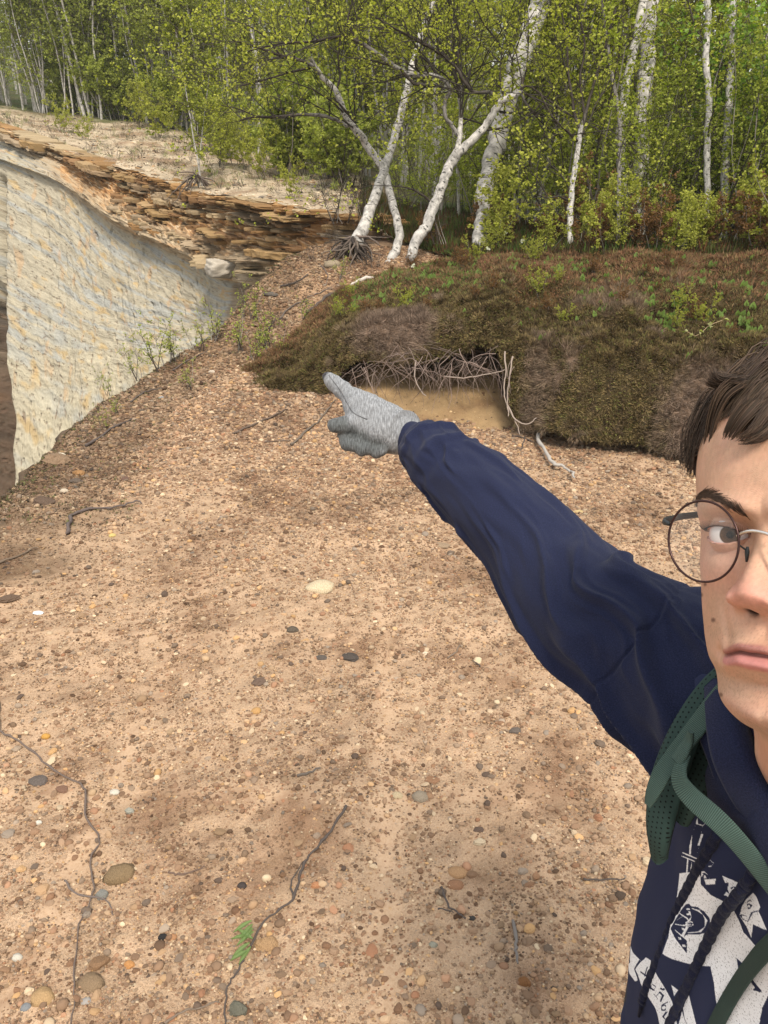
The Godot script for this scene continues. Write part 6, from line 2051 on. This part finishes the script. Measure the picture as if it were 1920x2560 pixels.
	for k in lp.size(): ls.append([lp[k].x, lp[k].y, lp[k].z, lr[k]])
	lp.clear(); lr.clear()
	for q in spline(ls, 6): lp.append(Vector3(q[0], q[1], q[2])); lr.append(q[3] * rnd(0.96, 1.04))
	la.tube(lp, lr, 24, navy)
	put("sleeve", la.mesh(), cm, man)
	# hood lying round the neck
	var hd := MB.new()
	var nb := Vector3(0.366, 1.34, -0.432)
	for k in 61:
		var a := lerpf(-0.25, TAU + 0.25 - 0.001, k / 60.0) + PI * 0.5
		var fr := sin(a)       # 1 at the throat
		var c := nb + chest_r * cos(a) * 0.095 + chest_f * fr * (0.085 if fr > 0 else 0.12) + Vector3.UP * (0.055 - 0.1 * maxf(fr, 0.0) * maxf(fr, 0.0) + 0.02 * fr)
		c += chest_r * 0.02 * (1.0 if k < 30 else -1.0) * smoothstep(0.5, 1.0, fr)
		var out := (chest_r * cos(a) + chest_f * fr).normalized()
		for j in 16:
			var b := TAU * j / 16.0
			var t := 0.022 + 0.020 * smoothstep(0.2, -1.0, fr)
			hd.add(c + (out * cos(b) * t * 0.8 + Vector3.UP * sin(b) * t * 1.6) * (1.0 + 0.12 * fold.get_noise_2d(a * 2.0, b)), navy)
	hd.grid(0, 61, 16, true)
	put("hood", hd.mesh(), cm, man)
	put("hood_edge", band([[1800, 1725, 60, 0.6], [1806, 1770, 80, 0.58], [1818, 1828, 100, 0.56], [1838, 1900, 110, 0.546], [1880, 1985, 110, 0.545], [1945, 2065, 105, 0.545], [2020, 2110, 100, 0.55]], 0.022, navy, 0.0, true).mesh(), cm, man)
	put("hood_edge", band([[1775, 1830, 60, 0.585], [1806, 1900, 70, 0.575], [1840, 1985, 80, 0.57], [1890, 2080, 90, 0.568], [1950, 2150, 90, 0.57]], 0.016, navy, 0.0, true).mesh(), cm, man)
	# cords
	for q in [[[1826, 1925], [1822, 1975], [1812, 2035], [1788, 2097], [1738, 2187], [1693, 2276], [1659, 2366], [1615, 2473], [1603, 2515]], [[1905, 2150], [1872, 2201], [1838, 2246], [1802, 2290], [1760, 2374], [1721, 2459], [1682, 2543], [1655, 2610]]]:
		var s2 := spline(q, 40)
		var cp := PackedVector3Array()
		for e in s2:
			var p := on_torso(e[0], e[1])
			cp.append(p + (eye - p).normalized() * 0.006)
		# even steps along the cord, for the braid
		for pass_ in 6:
			for k in range(1, cp.size() - 1): cp[k] = (cp[k - 1] + cp[k] + cp[k + 1]) / 3.0
		var cd := MB.new()
		var run := 0.0
		for k in cp.size():
			if k: run += cp[k].distance_to(cp[k - 1])
			var d := (cp[mini(k + 1, cp.size() - 1)] - cp[maxi(k - 1, 0)]).normalized()
			var sx := d.cross((eye - cp[k]).normalized()).normalized(); var sy := sx.cross(d)
			for j in 16:
				var b := TAU * j / 16.0
				var br := 1.0 + 0.15 * maxf(cos(2.0 * b + run * 330.0), cos(2.0 * b - run * 330.0 + 0.8))
				var t := 0.0043 * br
				if k > cp.size() - 14 and q[0][0] < 1850: t *= lerpf(1.0, 0.5, (k - cp.size() + 14) / 14.0)
				cd.add(cp[k] + (sx * cos(b) + sy * sin(b)) * t, Color(0.02, 0.026, 0.062))
		cd.grid(0, cp.size(), 16, true)
		put("drawcord", cd.mesh(), cm, man)
	var tip := MB.new()
	var t0 := on_torso(1603, 2515); var t1 := on_torso(1597, 2540)
	tip.tube(PackedVector3Array([t0 + (eye - t0).normalized() * 0.006, t1 + (eye - t1).normalized() * 0.006]), PackedFloat32Array([0.0022, 0.0018]), 8, Color(0.02, 0.02, 0.04))
	put("cord_tip", tip.mesh(), cm, man)

# bones as [joint, radius, joint, radius]: smooth union of tapered capsules, meshed as surface nets
func nets(bones: Array, cell: float, k: float, color: Callable) -> MB:
	var lo := Vector3(1e9, 1e9, 1e9); var hi := -lo
	for b in bones:
		var r: float = maxf(b[1], b[3]) + 3.0 * cell
		lo = lo.min((b[0] as Vector3).min(b[2]) - Vector3.ONE * r); hi = hi.max((b[0] as Vector3).max(b[2]) + Vector3.ONE * r)
	var n := Vector3i(((hi - lo) / cell).ceil()) + Vector3i.ONE
	var f := PackedFloat32Array(); f.resize(n.x * n.y * n.z); f.fill(1.0)
	for b in bones:
		var a: Vector3 = b[0]; var c: Vector3 = b[2]; var ra: float = b[1]; var rb: float = b[3]
		var reach := maxf(ra, rb) + 4.0 * cell + k
		var kk: float = b[4]
		var i0 := Vector3i(((a.min(c) - Vector3.ONE * reach - lo) / cell).floor()).clamp(Vector3i.ZERO, n - Vector3i.ONE)
		var i1 := Vector3i(((a.max(c) + Vector3.ONE * reach - lo) / cell).ceil()).clamp(Vector3i.ZERO, n - Vector3i.ONE)
		var ac := c - a; var l2 := maxf(ac.length_squared(), 1e-9)
		for z in range(i0.z, i1.z + 1):
			for y in range(i0.y, i1.y + 1):
				for x in range(i0.x, i1.x + 1):
					var p := lo + Vector3(x, y, z) * cell
					var t := clampf((p - a).dot(ac) / l2, 0, 1)
					var d := (p - a - ac * t).length() - lerpf(ra, rb, t)
					var i := (z * n.y + y) * n.x + x
					var o := f[i]
					var h2 := maxf(kk - absf(o - d), 0.0) / kk
					f[i] = minf(o, d) - h2 * h2 * kk * 0.25
	var mb := MB.new()
	var ids := {}
	var step := [1, n.x, n.x * n.y]
	for z in n.z - 1:
		for y in n.y - 1:
			for x in n.x - 1:
				var i := (z * n.y + y) * n.x + x
				var sum := Vector3.ZERO; var cnt := 0
				var m := 0
				for c in 8:
					if f[i + (c & 1) + ((c >> 1) & 1) * n.x + (c >> 2) * n.x * n.y] < 0.0: m |= 1 << c
				if m == 0 or m == 255: continue
				for e in [[0, 1], [2, 3], [4, 5], [6, 7], [0, 2], [1, 3], [4, 6], [5, 7], [0, 4], [1, 5], [2, 6], [3, 7]]:
					var c0: int = e[0]; var c1: int = e[1]
					if ((m >> c0) & 1) == ((m >> c1) & 1): continue
					var v0 := f[i + (c0 & 1) + ((c0 >> 1) & 1) * n.x + (c0 >> 2) * n.x * n.y]
					var v1 := f[i + (c1 & 1) + ((c1 >> 1) & 1) * n.x + (c1 >> 2) * n.x * n.y]
					var t := v0 / (v0 - v1)
					sum += Vector3(c0 & 1, (c0 >> 1) & 1, c0 >> 2).lerp(Vector3(c1 & 1, (c1 >> 1) & 1, c1 >> 2), t); cnt += 1
				var p := lo + (Vector3(x, y, z) + sum / cnt) * cell
				ids[i] = mb.add(p, color.call(p))
	for i in ids:
		var x: int = i % n.x; var y: int = (i / n.x) % n.y; var z: int = i / (n.x * n.y)
		for ax in 3:
			var s: int = step[ax]
			if (f[i] < 0.0) == (f[i + s] < 0.0): continue
			var b: int = step[(ax + 1) % 3]; var c: int = step[(ax + 2) % 3]
			if not (ids.has(i - b) and ids.has(i - c) and ids.has(i - b - c)): continue
			if f[i] < 0.0: mb.quad(ids[i], ids[i - c], ids[i - b - c], ids[i - b])
			else: mb.quad(ids[i], ids[i - b], ids[i - b - c], ids[i - c])
	return mb

func glove(man: Node3D) -> void:
	var J := func(u, v, z): return at(u, v, z)
	var bones := []
	var add := func(list: Array):
		for k in list.size() - 1:
			bones.append([at(list[k][0], list[k][1], list[k][2]), list[k][3], at(list[k + 1][0], list[k + 1][1], list[k + 1][2]), list[k + 1][3], 0.011 if bones.size() < 11 else 0.0035])
	add.call([[1004, 1080, 1.12, 0.030], [965, 1066, 1.125, 0.032], [925, 1046, 1.13, 0.030], [893, 1022, 1.135, 0.021]])
	add.call([[985, 1090, 1.115, 0.028], [950, 1082, 1.115, 0.027], [905, 1062, 1.12, 0.022]])
	add.call([[965, 1056, 1.13, 0.027], [915, 1024, 1.138, 0.024], [888, 1002, 1.142, 0.018]])
	add.call([[950, 1088, 1.12, 0.022], [915, 1078, 1.12, 0.018]])
	add.call([[893, 1006, 1.142, 0.0155], [856, 975, 1.158, 0.0122], [834, 957, 1.168, 0.0108], [819, 943, 1.176, 0.0088]])       # index, pointing
	var rest := bones.size()
	add.call([[884, 1048, 1.13, 0.0150], [862, 1086, 1.12, 0.0112], [868, 1110, 1.11, 0.0104], [886, 1114, 1.104, 0.0094]])     # middle, curled
	add.call([[912, 1070, 1.122, 0.014], [902, 1108, 1.110, 0.0106], [905, 1124, 1.104, 0.0099], [920, 1122, 1.1, 0.0091]])
	add.call([[940, 1086, 1.116, 0.013], [938, 1116, 1.106, 0.0100], [941, 1130, 1.1, 0.0093], [954, 1126, 1.097, 0.0086]])
	add.call([[930, 1052, 1.122, 0.018], [895, 1060, 1.116, 0.0150], [860, 1062, 1.108, 0.0130], [836, 1064, 1.106, 0.0112]])   # thumb
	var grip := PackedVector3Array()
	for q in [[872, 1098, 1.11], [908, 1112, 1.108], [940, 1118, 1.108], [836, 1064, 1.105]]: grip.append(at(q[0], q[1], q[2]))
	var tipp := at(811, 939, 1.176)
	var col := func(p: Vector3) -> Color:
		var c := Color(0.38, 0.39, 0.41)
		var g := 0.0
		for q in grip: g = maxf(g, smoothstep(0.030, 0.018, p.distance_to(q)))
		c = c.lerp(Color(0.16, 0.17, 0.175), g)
		return c.lerp(Color(0.05, 0.05, 0.055), smoothstep(0.0125, 0.008, p.distance_to(tipp)))
	var mb := nets(bones, 0.003, 0.012, col)
	# knit: small wrinkles across the back of the hand
	mb.normals()
	var wr := noise(60.0, 2, 81)
	var axis := (at(820, 943, 1.17) - at(1004, 1080, 1.12)).normalized()
	var across := axis.cross(Vector3.UP).normalized()
	var upx := axis.cross(across)
	for k in mb.v.size():
		var p := mb.v[k]
		var a := p.dot(axis); var b := p.dot(across); var c := p.dot(upx)
		mb.v[k] = p + mb.n[k] * (0.0011 * wr.get_noise_3d(a * 2.2, b * 0.35, c * 0.35))
	var c0 := at(900, 1050, 1.12)
	mb.n.clear()
	if _outward(mb, c0) < 0: mb.i.reverse(); mb.n.clear()
	var m := mat(Color.WHITE, 0.95)
	var kn := noise(1.0, 2, 82)
	var kb := noise(1.0, 2, 83)
	# heather yarn: streaks run one way
	m.albedo_texture = ImageTexture.create_from_image(height_image(512, 512, func(x, y): return 0.76 + 0.34 * kn.get_noise_2d(x * 0.2, y * 0.035) + 0.14 * kb.get_noise_2d(x * 0.5, y * 0.3)))
	m.uv1_triplanar = true
	m.uv1_scale = Vector3.ONE * 5.0
	m.normal_enabled = true
	m.normal_texture = bumps(height_image(256, 256, func(x, y): return 0.5 + 0.4 * kn.get_noise_2d(x * 0.4, y * 0.15)), 2.0)
	m.rim_enabled = true; m.rim = 0.3
	put("glove", mb.mesh(), m, man)
	# the other hand, closed round the camera he holds
	var hb := []
	for q in [[[0.2, 1.58, 0.14, 0.03], [0.15, 1.64, 0.12, 0.03], [0.115, 1.675, 0.105, 0.026]], [[0.12, 1.69, 0.1, 0.013], [0.075, 1.7, 0.115, 0.011], [0.05, 1.69, 0.1, 0.009]], [[0.112, 1.672, 0.1, 0.013], [0.07, 1.68, 0.118, 0.011], [0.045, 1.672, 0.102, 0.009]], [[0.11, 1.655, 0.105, 0.012], [0.072, 1.66, 0.12, 0.010], [0.05, 1.652, 0.105, 0.009]], [[0.115, 1.638, 0.11, 0.011], [0.082, 1.64, 0.122, 0.009], [0.064, 1.634, 0.11, 0.008]], [[0.16, 1.66, 0.095, 0.015], [0.13, 1.69, 0.07, 0.012], [0.1, 1.705, 0.06, 0.0095]]]:
		for k in q.size() - 1:
			hb.append([Vector3(q[k][0], q[k][1], q[k][2]), q[k][3], Vector3(q[k + 1][0], q[k + 1][1], q[k + 1][2]), q[k + 1][3], 0.006])
	var hm := nets(hb, 0.004, 0.008, func(_p): return Color(0.38, 0.39, 0.41))
	if _outward(hm, Vector3(0.13, 1.66, 0.11)) < 0: hm.i.reverse(); hm.n.clear()
	put("glove", hm.mesh(), m, man)
	# the cuff of the glove, a rolled edge lying over the sleeve
	var cf := MB.new()
	var sp := [[1016, 1078, 1.105, 52.0], [1006, 1077, 1.112, 52.0], [992, 1074, 1.118, 51.0], [972, 1068, 1.124, 48.0], [950, 1059, 1.128, 44.0]]
	var pts := PackedVector3Array(); var rad := PackedFloat32Array(); var cols := PackedColorArray()
	for q in sp:
		pts.append(at(q[0], q[1], q[2])); rad.append(q[3] / F * q[2]); cols.append(Color(0.38, 0.39, 0.41))
	pts.insert(0, pts[0] + (pts[1] - pts[0]) * 0.15); rad.insert(0, rad[0] - 0.003); cols.append(cols[0])
	cf.tube(pts, rad, 40, cols, 1.0, 1.0, false)
	put("glove_cuff", cf.mesh(), m, man)
	var se := MB.new()
	var sl := spline([[822, 938, 1.165], [842, 962, 1.148], [858, 988, 1.13], [868, 1008, 1.118], [880, 1030, 1.104], [900, 1042, 1.098], [918, 1048, 1.096]], 4)
	var sq := PackedVector3Array(); var sr := PackedFloat32Array()
	for q in sl:
		# bring the seam onto the glove
		var d := (at(q[0], q[1], q[2]) - eye).normalized()
		var best := at(q[0], q[1], q[2]); var bd := 1e9
		for k in range(0, mb.v.size(), 1):
			var w := mb.v[k] - eye
			var e := (w - d * w.dot(d)).length() + 0.12 * w.length()
			if e < bd: bd = e; best = mb.v[k]
		sq.append(best); sr.append(0.00055)
	for pass_ in 3:
		for k in range(1, sq.size() - 1): sq[k] = (sq[k - 1] + sq[k] + sq[k + 1]) / 3.0
	for k in sq.size(): sq[k] += (eye - sq[k]).normalized() * 0.0012
	se.tube(sq, sr, 5, Color(0.24, 0.24, 0.25))
	put("seam", se.mesh(), M.cloth, man)

func legs(man: Node3D) -> void:
	var mb := MB.new()
	for s in [-1.0, 1.0]:
		var hip: Vector3 = Vector3(0.432, 0.9, -0.445) + chest_r * 0.1 * s
		var pts := PackedVector3Array(); var rad := PackedFloat32Array()
		for q in [[0.0, 0.118], [-0.12, 0.108], [-0.3, 0.09], [-0.44, 0.078], [-0.52, 0.074], [-0.68, 0.07], [-0.84, 0.066]]:
			pts.append(hip + Vector3.UP * q[0] + chest_r * s * 0.02 * -q[0] + chest_f * 0.02 * sin(-q[0] * 3.0)); rad.append(q[1])
		mb.tube(pts, rad, 22, Color(0.05, 0.05, 0.055))
	put("trousers", mb.mesh(), M.cloth, man)
	for s in [-1.0, 1.0]:
		var sh := MB.new()
		var c: Vector3 = Vector3(0.432, 0.0, -0.445) + chest_r * 0.117 * s
		c.y = ground_y(c.x, c.z) + 0.045
		for r in 14:
			for k in 20:
				var t := PI * r / 13.0; var f := TAU * k / 20.0
				var d := Vector3(sin(t) * cos(f), cos(t), sin(t) * sin(f))
				sh.add(c + chest_f * (0.06 + 0.14 * d.z) + chest_r * 0.05 * d.x * (1.0 + 0.15 * d.z) + Vector3.UP * maxf(-0.045, (0.055 - 0.02 * d.z) * d.y), Color(0.1, 0.075, 0.055))
		sh.grid(0, 14, 20, true)
		put("shoe", sh.mesh(), M.wood, man)

func spectacles() -> void:
	var o := thing("eyeglasses", head_o, "round wire rimmed eyeglasses with dark rims on the man's face", "eyeglasses")
	var rim := mat(Color(0.055, 0.03, 0.028), 0.3, false); rim.metallic = 0.6
	var silver := mat(Color(0.62, 0.58, 0.54), 0.25, false); silver.metallic = 0.9
	var dark := mat(Color(0.03, 0.034, 0.036), 0.4, false)
	var glass := StandardMaterial3D.new()
	glass.transparency = BaseMaterial3D.TRANSPARENCY_ALPHA
	glass.albedo_color = Color(1, 1, 1, 0.04)
	glass.roughness = 0.02
	glass.metallic_specular = 0.14
	glass.cull_mode = BaseMaterial3D.CULL_DISABLED
	for s in [-1.0, 1.0]:
		var c := Vector3(34.0 * s, -6.5, 0)
		var pts := PackedVector3Array(); var rad := PackedFloat32Array()
		for k in 73:
			var a := TAU * k / 72.0
			pts.append(hw(c + Vector3(24.8 * cos(a), 24.8 * sin(a), -1.8 * cos(a) * s + 0.6)) - head_o); rad.append(0.00075)
		var mb := MB.new(); mb.tube(pts, rad, 8, Color.WHITE, 1.0, 1.0, false)
		var rm := put("rim", mb.mesh(), rim, o)
		var lm := MB.new()
		for r in 9:
			for k in 48:
				var a := TAU * k / 48.0; var q := r / 8.0
				lm.add(hw(c + Vector3(24.5 * cos(a) * q, 24.5 * sin(a) * q, -1.8 * cos(a) * q * s + 0.6 + 1.2 * (1 - q * q))) - head_o)
		lm.grid(0, 9, 48, true)
		put("lens", lm.mesh(), glass, o)
		var am := MB.new()
		var ap := PackedVector3Array()
		for q in [[57.5, 4, 0], [62.5, 5, -2], [65, 6, -7], [69, 8, -30], [73.5, 9, -60], [76.5, 8, -95], [77, -4, -112], [76, -22, -122]]: ap.append(hw(Vector3(q[0] * s, q[1], q[2])) - head_o)
		am.tube(ap, PackedFloat32Array([0.0011, 0.0014, 0.0016, 0.0016, 0.0016, 0.0017, 0.0019, 0.0016]), 8, Color.WHITE, 1.0, 1.4)
		put("temple_arm", am.mesh(), dark, o)
		var pm := MB.new()
		pm.tube(PackedVector3Array([hw(Vector3(11.0 * s, -8, -1)) - head_o, hw(Vector3(10 * s, -11, -6)) - head_o, hw(Vector3(9.5 * s, -15, -6)) - head_o]), PackedFloat32Array([0.0006, 0.0006, 0.0006]), 6, Color.WHITE)
		pm.tube(PackedVector3Array([hw(Vector3(8.6 * s, -9, -5.5)) - head_o, hw(Vector3(8.6 * s, -12, -5)) - head_o, hw(Vector3(9.6 * s, -18, -6)) - head_o]), PackedFloat32Array([0.0007, 0.0014, 0.0007]), 8, Color.WHITE)
		put("nose_pad", pm.mesh(), dark, o)
	var bp := PackedVector3Array(); var br := PackedFloat32Array()
	for k in 15:
		var t := -1.0 + k / 7.0
		bp.append(hw(Vector3(11.0 * t, -2.5 + 3.2 * (1 - t * t), 0.8 + 2.5 * (1 - t * t))) - head_o); br.append(0.00105)
	var bm := MB.new(); bm.tube(bp, br, 8, Color.WHITE)
	put("bridge", bm.mesh(), silver, o)

# a flat band with thickness along traced points [u, v, width in pixels, lift]; lies on the chest or sleeve
func band(list: Array, thick: float, col: Color, z0 := 0.0, round_ := false) -> MB:
	var sp := spline(list, 10)
	var pts := PackedVector3Array(); var wid := PackedFloat32Array()
	for q in sp:
		var p := on_torso(q[0], q[1]) if q[3] < 0.3 else at(q[0], q[1], q[3])
		if q[3] < 0.3: p += (eye - p).normalized() * q[3]
		pts.append(p); wid.append(q[2] / F * -(cam_basis.inverse() * (p - eye)).z)
	for pass_ in 5:
		for k in range(1, pts.size() - 1): pts[k] = (pts[k - 1] + pts[k] + pts[k + 1]) / 3.0
	var mb := MB.new()
	var run := 0.0
	for k in pts.size():
		if k: run += pts[k].distance_to(pts[k - 1])
		var d := (pts[mini(k + 1, pts.size() - 1)] - pts[maxi(k - 1, 0)]).normalized()
		var nrm := ((eye - pts[k]).normalized() * 0.6 + chest_f * 0.5 + chest_r * 0.2)
		nrm = (nrm - d * nrm.dot(d)).normalized()
		var ac := d.cross(nrm)
		var prof := [[-0.5, 0.0], [-0.47, 0.5], [-0.2, 0.56], [0.2, 0.56], [0.47, 0.5], [0.5, 0.0], [0.47, -0.5], [-0.47, -0.5]]
		if round_: prof = [[-0.5, 0.0], [-0.44, 0.32], [-0.28, 0.5], [0.28, 0.5], [0.44, 0.32], [0.5, 0.0], [0.4, -0.5], [-0.4, -0.5]]
		for j in prof.size():
			mb.add(pts[k] + ac * wid[k] * prof[j][0] + nrm * thick * prof[j][1], col, Vector2(prof[j][0] * wid[k] * 100.0, run * 100.0))
	mb.grid(0, pts.size(), 8, true)
	var m := pts.size() - 1
	for j in range(1, 7):
		mb.tri(0, j, j + 1); mb.tri(m * 8, m * 8 + j + 1, m * 8 + j)
	if _outward(mb, pts[m / 2] - (eye - pts[m / 2]).normalized() * 0.02) < 0: mb.i.reverse(); mb.n.clear()
	return mb

func backpack() -> void:
	var web := mat(Color.WHITE, 0.75)
	# ribbed webbing: one rib per 1.4 mm along the band
	var wi := height_image(64, 64, func(x, y): return 0.62 + 0.3 * sin(TAU * y / 8.0) + 0.08 * sin(TAU * x / 8.0))
	web.albedo_texture = ImageTexture.create_from_image(height_image(64, 64, func(x, y): return 0.8 + 0.16 * sin(TAU * y / 8.0)))
	web.normal_enabled = true
	web.normal_texture = bumps(wi, 4.0)
	web.uv1_scale = Vector3(0.9, 0.9, 1)
	var pad := mat(Color.WHITE, 0.85)
	# perforated mesh foam: rows of small holes
	pad.albedo_texture = ImageTexture.create_from_image(height_image(64, 64, func(x, y): return 0.9 - 0.75 * smoothstep(6.5, 4.0, Vector2(fmod(x, 32.0) - 16.0, fmod(y + (16.0 if x >= 32 else 0.0), 32.0) - 16.0).length())))
	pad.uv1_scale = Vector3(1.1, 1.1, 1)
	var o := thing("backpack", Vector3.ZERO, "green backpack worn by the man, its padded strap and webbing crossing his chest", "backpack")
	var teal := Color(0.085, 0.142, 0.12); var deep := Color(0.03, 0.056, 0.048)
	put("shoulder_strap", band([[1850, 1660, 60, 0.60], [1790, 1712, 66, 0.606], [1745, 1775, 76, 0.608], [1710, 1840, 84, 0.608], [1684, 1905, 90, 0.608], [1664, 1970, 92, 0.608], [1652, 2035, 82, 0.611], [1645, 2095, 62, 0.617], [1648, 2146, 30, 0.63]], 0.012, deep * 1.15, 0.0, true).mesh(), pad, o)
	put("strap_lining", band([[1845, 1800, 70, 0.592], [1800, 1850, 84, 0.596], [1760, 1915, 84, 0.6], [1725, 1985, 76, 0.605], [1700, 2050, 50, 0.612]], 0.010, deep * 0.8, 0.0, true).mesh(), pad, o)
	put("webbing", band([[1850, 1690, 50, 0.575], [1805, 1735, 52, 0.58], [1760, 1793, 52, 0.584], [1715, 1852, 50, 0.586], [1680, 1898, 48, 0.588], [1650, 1942, 48, 0.589], [1630, 1985, 36, 0.592], [1620, 2012, 20, 0.596]], 0.0025, teal).mesh(), web, o)
	put("webbing", band([[1716, 1886, 24, 0.575], [1700, 1922, 36, 0.572], [1702, 1958, 50, 0.57], [1735, 2000, 56, 0.562], [1800, 2056, 58, 0.545], [1862, 2124, 58, 0.537], [1925, 2204, 58, 0.532], [1990, 2290, 58, 0.53]], 0.0025, teal * 1.1).mesh(), web, o)
	put("webbing", band([[1990, 2318, 44, 0.006], [1925, 2362, 46, 0.006], [1868, 2428, 42, 0.006], [1826, 2492, 40, 0.006], [1790, 2560, 40, 0.006], [1765, 2620, 40, 0.006]], 0.0025, deep * 1.5).mesh(), web, o)
	put("strap_tab", band([[1727, 1830, 12, 0.568], [1722, 1852, 24, 0.572], [1706, 1882, 32, 0.574], [1692, 1904, 32, 0.577]], 0.003, teal * 1.15).mesh(), web, o)
	var bk := MB.new()
	for r in 24:
		for k in 36:
			var t := PI * r / 23.0; var f := TAU * k / 36.0
			var d := Vector3(sin(t) * cos(f), cos(t), sin(t) * sin(f))
			var q := d / pow(pow(absf(d.x), 4.0) + pow(absf(d.y), 4.0) + pow(absf(d.z), 4.0), 0.25)
			bk.add(Vector3(0.432, 1.12, -0.445) - chest_f * (0.245 + 0.1 * q.z) + chest_r * 0.14 * q.x + Vector3.UP * 0.23 * q.y, teal)
	bk.grid(0, 24, 36, true)
	put("pack", bk.mesh(), web, o)
	for part in [["pocket", 1.04, 0.33, 0.1, 0.11, 0.04], ["lid", 1.33, 0.25, 0.145, 0.05, 0.11]]:
		var pm := MB.new()
		for r in 16:
			for k in 24:
				var t := PI * r / 15.0; var f := TAU * k / 24.0
				var d := Vector3(sin(t) * cos(f), cos(t), sin(t) * sin(f))
				var q := d / pow(pow(absf(d.x), 4.0) + pow(absf(d.y), 4.0) + pow(absf(d.z), 4.0), 0.25)
				var pc: Vector3 = Vector3(0.432, part[1], -0.445) - chest_f * (part[2] + part[5] * q.z) + chest_r * part[3] * q.x + Vector3.UP * part[4] * q.y
				pm.add(pc, teal * 0.85)
		pm.grid(0, 16, 24, true)
		put(part[0], pm.mesh(), web, o)
